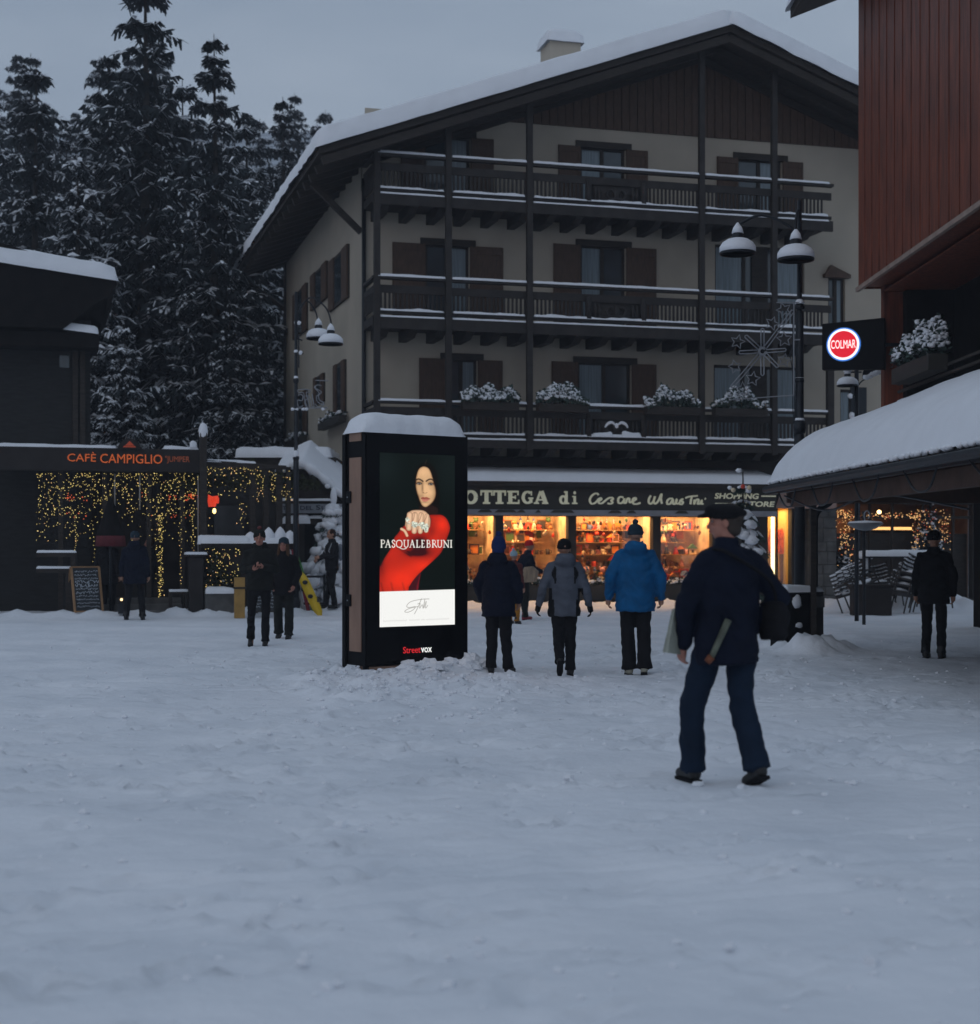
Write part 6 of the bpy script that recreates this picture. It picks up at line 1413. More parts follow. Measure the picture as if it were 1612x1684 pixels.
# lit sign
cs_ = empty('round_logo_sign', (0, 0, 0), 0, 'black box sign with a glowing red disc lettered COLMAR in a white ring', 'sign')
pL, pR = W(1352, 0, 29.8), W(1455, 0, 29.4)
ang = math.atan2(29.4-29.8, pR.x-pL.x); SF = Fr(pL.x, 29.8, math.degrees(ang)); wS = SF.u(1455)
cs_.location = SF.w(0, 0, 0); cs_.rotation_euler = (0, 0, SF.a)
zt_, zb_ = SF.z(1352, 532.5), SF.z(1352, 608)
m = MB(); m.prism([(0, zb_), (wS, zb_-.03), (wS, zt_+.06), (0, zt_)], 0, .22); m.build('box', black_m, cs_, bevel=.01)
m = MB(); m.bar((wS-.05, .1, (zt_+zb_)/2), (wS+.5, .3, (zt_+zb_)/2), .06); m.build('bracket', iron_m, cs_)
uc = SF.u(1387.5); zc = SF.z(1387.5, 566.5); r0 = (SF.z(1387.5, 541)-SF.z(1387.5, 592))/2
def disc(name, r, y, mat): m = MB(); m.lathe([(r, 0), (r, .012)], (uc, y, zc), 48, Matrix.Rotation(R(90), 3, 'X')); return m.build(name, mat, cs_)
disc('halo_ring', r0*1.09, -.002, M('blue edge light', (.05, .2, .6), .5, 0, 1, 0, emit=(.05, .25, .85), es=.5))
disc('white_ring', r0, -.016, M('lit white ring', (1, 1, 1), .5, 0, 1, 0, emit=(1, .98, .97), es=1.0))
disc('red_disc', r0*.86, -.030, M('lit red disc', (.6, .02, .03), .5, 0, 1, 0, emit=(.80, .012, .03), es=.78))
text_obj('COLMAR', M('lit white letter', (1, 1, 1), .5, 0, 1, 0, emit=(1, .95, .9), es=1.0), cs_, uc-r0*.78, uc+r0*.78, zc-r0*.27, zc+r0*.27, -.043, bold=.0, ext=.006)
# bear silhouette sign and the far lamp
br = empty('bear_sign', (0, 0, 0), 0, 'cut-out metal bear walking on a curved bracket beneath the red logo sign', 'sign')
YB = 31.0
def bq(x, y): px = 1340+x/8.484; py = 580+y/8.484; w_ = W(px, py, YB); return (w_.x, w_.z)
m = MB(); m.prism([bq(*q) for q in ((668, 360), (672, 270), (700, 225), (760, 200), (810, 188), (860, 195), (885, 225), (890, 250), (865, 262), (850, 290), (830, 265), (800, 290), (780, 320), (765, 285), (735, 320), (720, 300), (700, 340), (690, 362))][::-1], YB, YB+.03); m.build('bear', iron_m, br)
m = MB(); m.tube(smooth_pts([Vector((bq(*q)[0], YB+.01, bq(*q)[1])) for q in ((620, 450), (640, 415), (700, 370), (780, 335), (860, 305), (940, 285), (1000, 280))], 4), .014, 6); m.build('bracket', iron_m, br)
m = MB()
for q in ((722, 345), (765, 325), (815, 300), (860, 285), (890, 265)): x, z = bq(*q); m.ball((x, YB, z), (.07, .03, .05), 6, .6, q[0])
m.build('snow', snow_m, br, True)
YQ = 31.5; qx = W(1396, 0, YQ).x
l3 = empty('street_lamp', (W(1409, 0, YQ).x, YQ, 0), 0, 'smaller street lamp with a snow dome shade under the red logo sign', 'street lamp')
d_, n_, s_ = MB(), MB(), MB(); lamp_head(d_, n_, s_, (W(1394, 0, YQ).x-W(1409, 0, YQ).x, 0, W(0, 634, YQ).z), .9)
s_.lathe([(.085, .28), (.08, .4), (.05, .5), (.01, .54)], (W(1394, 0, YQ).x-W(1409, 0, YQ).x, 0, W(0, 634, YQ).z), 12)
sd_ = d_.build('shade', iron_m, l3, True); n_.build('neck', iron_m, sd_, True); s_.build('snow', snow_m, sd_, True)
m = MB(); m.tube([(0, 0, 0), (0, 0, W(0, 605, YQ).z)], .045, 8); m.tube([(-.18, 0, W(0, 612, YQ).z), (.1, 0, W(0, 612, YQ).z)], .02, 6); m.tube([(-.18, 0, W(0, 612, YQ).z), (-.18, 0, W(0, 628, YQ).z)], .02, 6); m.build('pole', iron_m, l3, True)
# snow covered skier plaque on the hotel door
sk = empty('snowy_plaque', HF.w(0, 0, 0), HF.a, 'dark cut-out plaque plastered with snow in front of the hotel door right of the balcony', 'plaque')
m = MB(); px0, px1 = hu(1398, -1.2), hu(1424, -1.2); m.box(px0, px1, -1.25, -1.2, hz(1410, 712, -1.2), hz(1410, 637, -1.2)); m.bar(((px0+px1)/2, -1.22, 0), ((px0+px1)/2, -1.22, hz(1410, 712, -1.2)), .08); m.build('board', iron_m, sk)
m = MB(); rs = random.Random(1)
for px, py, r in ((1402, 683, .09), (1399, 651, .07), (1409, 650, .06), (1409, 690, .05), (1411, 697, .06), (1407, 702, .05), (1414, 703, .05)): m.ball((hu(px, -1.3), -1.28, hz(px, py, -1.3)), (r, .04, r), 8, .5, px)
for q in range(14): px = rs.uniform(1404, 1417); py = rs.uniform(687, 706); m.ball((hu(px, -1.3), -1.26, hz(px, py, -1.3)), (.018, .02, .05), 5, .5, px)
m.build('snow', snow_m, sk, True)
# christmas tree
xt = laden_tree('christmas_tree', (W(1222, 0, 30).x, 30, 0), 3.05, .62, 17, 'slim decorated christmas tree with patches of snow behind the flat-capped man', False, 'christmas tree')
m = MB()
for px, py, r, z in ((1216, 774, .06, 0), (1201, 802, .05, 0), (1232, 807, .06, 0), (1226, 846, .14, 0), (1212, 850, .12, 0), (1235, 862, .12, 0), (1215, 875, .14, 0), (1238, 888, .14, 0), (1224, 880, .13, 0), (1246, 908, .12, 0)):
    m.ball((W(px, 0, 29.6).x-xt.location.x, -.35, W(0, py, 29.6).z), (r, r*.8, r*.7), 8, .5, px)
m.build('snow_clumps', snow_m, xt, True)
for px, py, mt in ((1222, 800, bulb_r), (1206, 806, goods[1]), (1232, 802, goods[1])):
    m = MB(); m.ball((W(px, 0, 29.6).x-xt.location.x, -.4, W(0, py, 29.6).z), .045, 10); m.build('bauble', goods[0] if mt is bulb_r else mt, xt, True)

# the cold evening air between the camera and the slope
m = MB(); m.box(-262, 262, -62, 402, -4, 126); hz_ = m.build('haze', [], None)
hm = bpy.data.materials.new('evening haze'); hm.use_nodes = True; _t = hm.node_tree; _t.nodes.clear(); _o = _t.nodes.new('ShaderNodeOutputMaterial'); _v = _t.nodes.new('ShaderNodeVolumePrincipled')
_v.inputs['Color'].default_value = (.85, .9, 1, 1); _v.inputs['Density'].default_value = .0007; _t.links.new(_v.outputs[0], _o.inputs['Volume'])
hz_.data.materials.append(hm); hz_['kind'] = 'stuff'
scene.cycles.volume_bounces = 1
# ------------------------------------------------------------------ people
skin_m = M('skin', (.34, .18, .12), .55, .06, 20, 0)
skin_c = M('cold flushed skin', (.36, .16, .115), .55, .06, 20, 0)
def cloth(n, c, r=.85): return M(n, c, r, .22, 6, .3, 120, spec=.12)
navy = cloth('navy cloth', (.006, .009, .020)); blk = cloth('black cloth', (.010, .010, .012)); dkgreen = cloth('charcoal cloth', (.016, .017, .016))
blue = cloth('blue shell cloth', (.004, .085, .22), .6); grey = cloth('grey shell cloth', (.085, .095, .12), .7); jeans = cloth('dark jeans', (.009, .018, .036)); maroon = cloth('maroon cloth', (.09, .022, .022))
hatblue = cloth('blue wool', (.012, .025, .10)); hatblk = cloth('black wool', (.008, .008, .009)); hatgrey = cloth('teal wool', (.018, .035, .05)); hatwhite = cloth('pale blue wool', (.30, .42, .48)); hatred = cloth('red wool', (.5, .02, .02))
mustard = cloth('mustard cloth', (.35, .15, .02)); brownh = cloth('brown hair', (.035, .02, .012)); boot_m = M('dark boot', (.012, .012, .013), .5, .2, 8, .1); boot_l = M('pale boot', (.32, .31, .25), .6, .1, 8, .1); boot_r = M('red boot', (.25, .02, .04), .5, .1, 8, .1)
eye_w = M('eye white', (.22, .20, .19), .3, 0, 5, 0); eye_d = M('eye dark', (.01, .008, .006), .2, 0, 5, 0); lip_m = M('lips', (.35, .09, .07), .5, 0, 5, 0)
def capsule(m, a, b, ra, rb, n=12, sq=(1, 1)):
    a = Vector(a); b = Vector(b); d = b-a; l = d.length
    if l < 1e-5: m.ball(a, ra, n); return
    pts = []; rs = []
    t = d/l
    for q in (-1, -.85, -.5, 0): pts.append(a+t*ra*q); rs.append(max(.0008, ra*math.sqrt(max(0, 1-q*q))))
    for q in (0, .5, .85, 1): pts.append(b+t*rb*q); rs.append(max(.0008, rb*math.sqrt(max(0, 1-q*q))))
    m.tube(pts, rs, n)
def rings(m, R_, n=18):      # R_: (cx, cy, z, rx, ry, yaw)
    vs = []
    for cx, cy, z, rx_, ry_, yw in R_:
        for k in range(n):
            a = 2*PI*k/n; x, y = rx_*math.cos(a), ry_*math.sin(a); vs.append((cx+x*math.cos(yw)-y*math.sin(yw), cy+x*math.sin(yw)+y*math.cos(yw), z))
    N = len(R_); fs = [(i*n+k, i*n+(k+1) % n, (i+1)*n+(k+1) % n, (i+1)*n+k) for i in range(N-1) for k in range(n)]+[tuple(range(n-1, -1, -1)), tuple((N-1)*n+k for k in range(n))]
    m.add(vs, fs)
def remesh(m, name, mats, parent, vox, smooth=3, wr=0, wf=(7, 7, 16), seed=0, matfn=None):
    me = m.mesh('tmp', []); o = bpy.data.objects.new('tmp', me); col.objects.link(o)
    a = o.modifiers.new('r', 'REMESH'); a.mode = 'VOXEL'; a.voxel_size = vox
    if smooth: b = o.modifiers.new('s', 'SMOOTH'); b.factor = .5; b.iterations = smooth
    dg = bpy.context.evaluated_depsgraph_get(); me2 = bpy.data.meshes.new_from_object(o.evaluated_get(dg)); bpy.data.objects.remove(o); bpy.data.meshes.remove(me)
    if wr:
        ns_ = [v.normal.copy() for v in me2.vertices]
        for v, n_ in zip(me2.vertices, ns_):
            c = v.co; q = noise.noise(Vector((c.x*wf[0]+seed, c.y*wf[1], c.z*wf[2]+3*noise.noise(Vector((c.x*4, c.y*4, seed)))))); q2 = noise.noise(Vector((c.x*22, c.y*22+seed, c.z*30)))
            v.co = c+n_*(wr*(q-.25*abs(q))+wr*.3*q2)
    me2.name = name; me2.materials.clear()
    for mt in (mats if isinstance(mats, (list, tuple)) else [mats]): me2.materials.append(mt)
    me2.polygons.foreach_set('use_smooth', [True]*len(me2.polygons))
    if matfn:
        for p in me2.polygons: p.material_index = matfn(p.center)
    me2.update(); return linkmesh(name, me2, parent)
def hand(m, wr, fwd, palm, curl=.5, side=1, s=1.0):      # five separate bent fingers
    wr = Vector(wr); f = Vector(fwd).normalized(); p = Vector(palm); p = (p-f*p.dot(f)).normalized(); x = f.cross(p).normalized()*side
    c = wr+f*.05*s; m.tube([wr+x*0, wr+f*.03*s, wr+f*.085*s], [.026*s, .034*s, .030*s], 8)
    for i, (o_, l, r) in enumerate(((-.030, .068, .0085), (-.010, .078, .009), (.010, .072, .0088), (.029, .056, .0078))):
        b0 = wr+f*.085*s+x*o_*s; d1 = (f*math.cos(curl*.7)+p*math.sin(curl*.7)); d2 = (f*math.cos(curl*1.7)+p*math.sin(curl*1.7)); d3 = (f*math.cos(curl*2.5)+p*math.sin(curl*2.5))
        q1 = b0+d1*l*.45*s; q2 = q1+d2*l*.33*s; q3 = q2+d3*l*.25*s; m.tube([b0-f*.02*s, b0, q1, q2, q3], [r*s, r*s, r*s, r*.95*s, r*.7*s], 6)
    b0 = wr+f*.03*s-x*.026*s; q1 = b0-x*.028*s+f*.025*s+p*.012*s; q2 = q1+f*.03*s+p*.018*s-x*.002*s; m.tube([b0, q1, q2], [.012*s, .010*s, .008*s], 6)
def person(loc, rz_, H_, label, pose=None, jacket=blk, trousers=blk, boots=boot_m, hat='beanie', hatm=hatblk, pom=None, hood=None, hair=None, head_yaw=0, head_pitch=0, hem=.80, bulk=1.0, tw=1.0, skin=skin_m, jmats=None, jmatfn=None, gloves=None, face=True, long_hair=False, lean=0, seed=0, curl=(.6, .6), palms=None, fwds=None, collar=True, baggy=0):
    t = empty('person', loc, rz_, label, 'person'); k = H_/1.75; t.scale = (k, k, k)
    J = dict(hipL=(.09, 0, .92), hipR=(-.09, 0, .92), kneeL=(.10, -.02, .50), kneeR=(-.10, -.02, .50), ankL=(.105, .02, .085), ankR=(-.105, .02, .085), shL=(.168, .01, 1.385), shR=(-.168, .01, 1.385), elL=(.235, .04, 1.12), elR=(-.235, .04, 1.12), wrL=(.255, -.03, .87), wrR=(-.255, -.03, .87), footL=0, footR=0, pitL=0, pitR=0)
    if pose: J.update(pose)
    V = lambda n: Vector(J[n])
    sh = lambda z: lean*max(0, z-.9)
    for n_ in ('shL', 'shR'): J[n_] = tuple(V(n_)+Vector((0, -sh(1.42), 0)))
    hc = Vector((0, -.015-sh(1.62)*1.05, 1.625)); Rh = Matrix.Rotation(head_yaw, 3, 'Z') @ Matrix.Rotation(head_pitch, 3, 'X')
    neck = Vector((0, .005-sh(1.48), 1.47))
    def hp(x, y, z): return hc+Rh @ Vector((x, y, z))
    m = MB()
    m.ball(hp(0, .012, .028), (.076, .094, .088), 16, rot=Rh); m.ball(hp(0, -.022, -.045), (.058, .068, .072), 14, rot=Rh); m.ball(hp(0, -.045, -.088), (.030, .030, .022), 10, rot=Rh)
    capsule(m, hp(0, -.088, .008), hp(0, -.110, -.030), .009, .014, 8); m.ball(hp(0, -.080, .022), (.05, .016, .012), 8, rot=Rh); m.ball(hp(0, -.086, -.058), (.024, .012, .009), 8, rot=Rh)
    for s in (-1, 1): m.ball(hp(s*.036, -.072, -.030), (.020, .016, .018), 8, rot=Rh); m.ball(hp(s*.078, .008, -.01), (.010, .02, .03), 8, rot=Rh)
    capsule(m, neck-Vector((0, 0, .06)), hc+Vector((0, .01, -.05)), .052, .050, 12)
    rings(m, [(0, 0, .86, .12, .085, 0), (0, -sh(1.1), 1.1, .12, .085, 0), (0, -sh(1.3), 1.3, .15, .09, 0), (0, -sh(1.45), 1.45, .11, .07, 0)])
    for s in 'LR':
        capsule(m, V('sh'+s), V('el'+s), .045, .036, 10); capsule(m, V('el'+s), V('wr'+s), .036, .025, 10); capsule(m, V('hip'+s), V('knee'+s), .07, .05, 10); capsule(m, V('knee'+s), V('ank'+s), .048, .034, 10)
        fd = (fwds or {}).get(s); fd = Vector(fd) if fd else (V('wr'+s)-V('el'+s)).normalized()
        pm = (palms or {}).get(s); pm = Vector(pm) if pm else Vector((-1 if s == 'L' else 1, 0, 0))+Vector((0, -.2, 0))
        if not gloves: hand(m, V('wr'+s), fd, pm, curl[0 if s == 'L' else 1], 1 if s == 'L' else -1)
    body = remesh(m, 'body', skin, t, .0075, 1)
    if gloves:
        for s in 'LR':
            m = MB(); fd = (V('wr'+s)-V('el'+s)).normalized(); hand(m, V('wr'+s)-fd*.02, fd, Vector((-1 if s == 'L' else 1, -.2, 0)), .6, 1 if s == 'L' else -1, 1.18); remesh(m, 'glove', gloves, body, .0075, 1)
    if face:
        for s in (-1, 1):
            m = MB(); m.ball(hp(s*.031, -.080, .006), (.013, .008, .007), 8, rot=Rh); m.build('eye', eye_w, body, True); m = MB(); m.ball(hp(s*.031, -.085, .006), (.007, .005, .006), 8, rot=Rh); m.build('iris', eye_d, body, True)
            m = MB(); m.tube([hp(s*.014, -.096, .025), hp(s*.032, -.097, .030), hp(s*.05, -.083, .024)], [.004, .005, .003], 6); m.build('eyebrow', brownh, body, True)
        m = MB(); m.tube([hp(-.022, -.092, -.058), hp(0, -.101, -.057), hp(.022, -.092, -.058)], [.003, .0065, .003], 8); m.build('lips', lip_m, body, True)
    # jacket
    m = MB(); b = bulk
    rings(m, [(0, 0, hem, .185*b, .125*b, 0), (0, 0, hem+.04, .19*b, .13*b, 0), (0, -sh(1.0), 1.0, .178*b, .13*b, 0), (0, -sh(1.15), 1.15, .18*b, .132*b, 0), (0, -sh(1.28), 1.28, .188*b, .13*b, 0), (0, -sh(1.37), 1.37, .172*b, .115*b, 0), (0, -sh(1.43), 1.43, .125, .095, 0), (0, -sh(1.475), 1.475, .088, .08, 0), (0, -sh(1.53), 1.53, .072, .072, 0)], 22)
    for s in 'LR':
        e = V('el'+s); w_ = V('wr'+s); capsule(m, V('sh'+s), e, .068*b, .056*b, 14); capsule(m, e, w_.lerp(e, .08), .056*b, .045*b, 14)
        capsule(m, Vector((0, -sh(1.45), 1.455)), V('sh'+s), .05, .062*b, 12)
    if hood: rings(m, [(0, .07-sh(1.4), 1.40, .10, .06, 0), (0, .085-sh(1.46), 1.46, .135, .085, 0), (0, .07-sh(1.52), 1.52, .125, .09, 0), (0, .055-sh(1.57), 1.565, .09, .07, 0)])
    j = remesh(m, 'jacket', jmats or jacket, t, .012, 2, .016, seed=seed, matfn=jmatfn)
    m = MB(); m.box(-.004, .004, -.135*b-sh(1.1), -.120*b-sh(1.1), hem+.05, 1.40); 
    # trousers
    m = MB(); rings(m, [(0, 0, .76, .15*tw, .11*tw, 0), (0, 0, .88, .165*tw, .12*tw, 0), (0, 0, 1.0, .15*tw, .11*tw, 0)])
    for s in 'LR':
        kn = V('knee'+s); an = V('ank'+s); capsule(m, V('hip'+s), kn, .093*tw, .072*tw, 14); capsule(m, kn, an+Vector((0, 0, .03)), .072*tw, (.062+baggy)*tw, 14)
        dn = (an-kn).normalized(); m.tube([an-dn*.06, an+dn*.02+Vector((0, 0, .0))], [(.060+baggy)*tw, (.072+baggy)*tw], 14)
    tr_ = remesh(m, 'trousers', trousers, t, .012, 3, .014, (6, 6, 11), seed+5)
    for s in 'LR':
        m = MB(); an = V('ank'+s); yw = J['foot'+s]; pt = J['pit'+s]; Rf = Matrix.Rotation(yw, 3, 'Z') @ Matrix.Rotation(pt, 3, 'X')
        q = lambda x, y, z: an+Rf @ Vector((x, y, z))
        capsule(m, q(0, .01, .07), q(0, .03, -.04), .052, .045, 12); capsule(m, q(0, .0, -.045), q(0, -.13, -.052), .042, .038, 12)
        bm_ = remesh(m, 'boot', boots, t, .009, 2)
        m = MB(); 
        m.add([q(x, y, z) for z in (-.097, -.075) for x, y in ((-.035, .065), (.035, .065), (.042, -.1), (.026, -.165), (-.026, -.165), (-.042, -.1))], [(5, 4, 3, 2, 1, 0), (6, 7, 8, 9, 10, 11)]+[(i, (i+1) % 6, (i+1) % 6+6, i+6) for i in range(6)]); m.build('sole', blk, bm_)
    # headgear and hair
    if hair or long_hair:
        m = MB()
        if long_hair:
            for s in (-1, 1): rings(m, [(hc.x+s*.062, hc.y-.01, 1.32, .022, .04, 0), (hc.x+s*.075, hc.y-.005, 1.42, .038, .05, 0), (hc.x+s*.075, hc.y+.0, 1.55, .03, .06, 0), (hc.x+s*.06, hc.y+.01, 1.66, .025, .06, 0)])
            rings(m, [(hc.x, hc.y+.07, 1.40, .08, .03, 0), (hc.x, hc.y+.06, 1.55, .085, .04, 0), (hc.x, hc.y+.03, 1.68, .07, .06, 0)])
        else: m.ball(hp(0, .022, .035), (.084, .092, .088), 14, .1, seed, Rh); m.ball(hp(0, .045, -.035), (.07, .055, .06), 12, rot=Rh)
        remesh(m, 'hair', hair or brownh, body, .009, 1, .004, (30, 30, 8), seed)
    if hat == 'beanie':
        m = MB(); R2 = Rh @ Matrix.Rotation(R(-10), 3, 'X')
        m.lathe([(.088, .012), (.094, .02), (.095, .05), (.088, .058)], hp(0, .006, -.005), 20, R2)
        m.lathe([(.088, .05), (.090, .075), (.080, .105), (.055, .132), (.02, .145)], hp(0, .006, -.005), 20, R2)
        h_ = remesh(m, 'beanie', hatm, body, .008, 2, .004, (40, 40, 8), seed)
        if pom: m = MB(); m.ball(hp(0, .035, .158), (.034, .034, .032), 12, .25, 3); m.build('pompom', pom, h_, True)
    if hat == 'cap':
        m = MB(); m.ball(hp(0, .0, .070), (.112, .135, .048), 18, rot=Rh @ Matrix.Rotation(R(-6), 3, 'X')); m.ball(hp(0, -.115, .045), (.075, .07, .014), 12, rot=Rh @ Matrix.Rotation(R(8), 3, 'X')); m.lathe([(.09, .02), (.098, .03), (.10, .06)], hp(0, .006, 0), 18, Rh); remesh(m, 'flat_cap', hatm, body, .009, 2, .003, seed=seed)
    if hat == 'tall':
        m = MB(); m.lathe([(.092, .0), (.099, .02), (.098, .06), (.088, .11), (.062, .155), (.03, .18)], hp(0, .01, -.01), 20, Rh); m.ball(hp(0, .04, -.04), (.085, .07, .06), 12); h_ = remesh(m, 'beanie', hatm, body, .009, 2, .005, (30, 30, 10), seed)
        if pom: m = MB(); m.ball(hp(0, .012, .19), (.042, .042, .038), 12, .25, 3); m.build('pompom', pom, h_, True)
    return t, j, body
def at(px, py, dz=0): Y = GY(py); x = (px-CX)*Y/F; return (x, Y, gz(x, Y)+dz)
away = PI
# 1 couple
pa, pj, pb = person(at(427, 1061), R(4), 1.77, 'man in dark jacket and bobble beanie walking forward holding a phone', dict(elL=(.25, .0, 1.15), elR=(-.25, .0, 1.15), wrL=(.075, -.25, 1.20), wrR=(-.085, -.24, 1.17), kneeR=(-.11, -.10, .52), ankR=(-.14, .08, .13), pitR=R(25), ankL=(.09, -.06, .085), kneeL=(.10, -.07, .50)), jacket=dkgreen, trousers=blk, hat='beanie', hatm=dkgreen, pom=cloth('red grey bobble', (.14, .05, .05)), hood=True, bulk=1.12, hem=.84, tw=.95, seed=1, curl=(1.0, 1.0), fwds={'L': (-.75, -.5, .15), 'R': (.75, -.5, .15)}, palms={'L': (0, .3, 1), 'R': (0, .3, 1)}, skin=skin_c)
Y = GY(1061); ph = empty('phone', at(427, 1061), R(4), 'dark phone held in both hands by the man in the bobble beanie', 'phone'); m = MB(); m.box(-.05, .05, -.305, -.29, 1.20, 1.265, rot=Matrix.Rotation(R(-35), 3, 'X')); m.build('case', black_m, ph, bevel=.004)
m = MB(); m.box(-.045, .045, -.289, -.287, 1.206, 1.26, rot=Matrix.Rotation(R(-35), 3, 'X'), piv=(0, -.2975, 1.2325)); m.build('screen', gloss_m, ph)
person(at(467, 1050), R(-6), 1.66, 'woman in dark jacket and teal beanie with long hair walking beside the phone man', dict(wrL=(.20, -.10, .92), elL=(.26, .02, 1.14), elR=(-.24, .03, 1.13), wrR=(-.19, -.12, .93), kneeR=(-.10, -.03, .5), ankR=(-.12, .12, .12), pitR=R(20), ankL=(.10, -.05, .085)), jacket=blk, trousers=dkgreen, hat='beanie', hatm=hatgrey, long_hair=True, hair=cloth('light brown hair', (.085, .045, .025)), bulk=1.08, hem=.76, seed=2, skin=skin_c, baggy=.012, tw=1.08)
# scarf-like hood trim carried on her shoulder side
# 2 skier in front of the tree
person(at(546, 1012), R(-62), 1.74, 'dark-clothed person standing sideways by the snow-laden tree with a light backpack', dict(elL=(.22, -.10, 1.16), wrL=(.12, -.32, 1.12), elR=(-.22, -.08, 1.16), wrR=(-.12, -.30, 1.06), kneeL=(.10, -.05, .5), ankR=(-.10, -.10, .085)), jacket=blk, trousers=blk, hat=None, hair=cloth('dark hair', (.03, .016, .012)), bulk=1.1, hem=.82, seed=3, head_pitch=R(10))
bk = empty('backpack', at(546, 1012), R(-62), 'pale grey small backpack on the person beside the snowy tree', 'backpack'); m = MB(); m.ball((0, .2, 1.22), (.14, .08, .19), 12, .1, 3); m.build('bag', M('grey nylon', (.22, .24, .28), .7, .2, 5), bk, True)
m = MB(); m.tube([(.1, .12, 1.38), (.12, -.05, 1.42), (.13, -.13, 1.25), (.12, .0, 1.08), (.1, .14, 1.06)], .014, 6); m.tube([(-.1, .12, 1.38), (-.12, -.05, 1.42), (-.13, -.13, 1.25), (-.12, .0, 1.08), (-.1, .14, 1.06)], .014, 6); m.build('straps', M('grey strap', (.3, .31, .33), .7, .1, 5), bk, True)
# 3 cafe group
person(at(222, 1019), away+R(5), 1.83, 'person in dark blue coat standing with back turned at the cafe entrance', dict(kneeL=(.13, -.02, .5), ankL=(.17, 0, .085), kneeR=(-.12, -.02, .5), ankR=(-.15, .0, .085)), jacket=navy, trousers=blk, hat='beanie', hatm=hatgrey, bulk=1.2, hem=.72, seed=4, face=False, hood=True)
person(at(178, 1013), R(160), 1.80, 'person in black standing by the closed parasol at the cafe', dict(ankL=(.12, 0, .085)), jacket=blk, trousers=blk, hat=None, hair=brownh, bulk=1.2, hem=.68, seed=5, face=False)
person(at(247, 1010), R(-70), 1.72, 'person in black jacket facing left with a drink in one hand at the cafe', dict(elL=(.22, -.05, 1.14), wrL=(.14, -.28, 1.2), elR=(-.22, -.05, 1.14), wrR=(-.13, -.26, .95)), jacket=blk, trousers=dkgreen, hat=None, hair=brownh, bulk=1.1, hem=.78, seed=6, skin=skin_c)
gl_ = empty('drinking_glass', at(247, 1010), R(-70), 'small glass in the hand of the person in black facing left', 'glass'); m = MB(); m.lathe([(.025, 1.20), (.032, 1.31), (.029, 1.31), (.023, 1.21)], (.14, -.36, 0), 12); m.build('glass', grey_m, gl_, True); m = MB(); m.lathe([(.022, 1.212), (.027, 1.27)], (.14, -.36, 0), 12); m.build('drink', goods[4], gl_, True)
lt = empty('ground_lantern', W(200, 986, 32.8), 0, 'small bright lantern low behind the legs of the cafe group', 'lantern'); m = MB(); m.ball((0, 0, 0), .03, 8); m.build('bulb', M('lantern flame', (1, .8, .5), .5, 0, 1, 0, emit=(1, .68, .34), es=2), lt, True); m = MB(); m.box(-.06, .06, -.06, .06, -.3, -.08); m.build('base', iron_m, lt)
# 4 trio from behind
pn = person(at(820, 1107), away+R(-14), 1.60, 'short walker in navy parka and tall blue bobble hat seen from behind', dict(kneeL=(.09, -.02, .50), ankL=(.10, 0, .085), kneeR=(-.09, -.02, .50), ankR=(-.12, -.05, .085), footL=R(10), footR=R(-15), elL=(.28, .03, 1.14), elR=(-.27, .03, 1.14), wrL=(.24, -.10, .95), wrR=(-.25, -.08, .93)), jacket=navy, trousers=blk, hat='tall', hatm=hatblue, pom=hatblue, hood=True, bulk=1.22, hem=.74, tw=1.1, seed=7, face=False)
def gj(c):
    if abs(c.x) > .165 and c.z < 1.12 and abs(c.x) < .235: return 1
    if 1.18 < c.z < 1.40 and c.y > .02 and .115 < abs(c.x) < .155+.02*math.sin(c.z*30): return 1
    if abs(c.x) > .14 and c.y > -.02 and c.z < .98 and abs(c.x) < .21: return 1
    return 0
person(at(928, 1108), away+R(4), 1.61, 'walker in grey jacket with black side panels and black beanie seen from behind', dict(elL=(.27, .06, 1.16), wrL=(.33, -.0, .90), elR=(-.26, .05, 1.16), wrR=(-.33, .0, .89), kneeR=(-.08, -.02, .50), ankR=(-.08, 0, .085), kneeL=(.07, -.01, .50), ankL=(.09, .27, .20), pitL=R(58)), jmats=[grey, blk], jmatfn=gj, trousers=blk, hat='beanie', hatm=hatblk, hood=True, bulk=1.13, hem=.76, tw=1.04, seed=8, face=False, gloves=blk)
person(at(1045, 1110), away+R(-3), 1.76, 'tall walker in bright blue ski jacket and dark bobble beanie seen from behind', dict(elL=(.29, .05, 1.15), wrL=(.31, -.03, .90), elR=(-.29, .05, 1.15), wrR=(-.30, -.03, .90), kneeL=(.09, -.03, .50), ankL=(.07, -.05, .085), kneeR=(-.10, -.01, .50), ankR=(-.10, .06, .10), pitR=R(12), footL=R(8)), jacket=blue, trousers=blk, boots=boot_l, hat='beanie', hatm=hatgrey, pom=hatgrey, hood=True, bulk=1.26, hem=.74, tw=1.12, baggy=.015, seed=9, face=False, head_pitch=R(8))
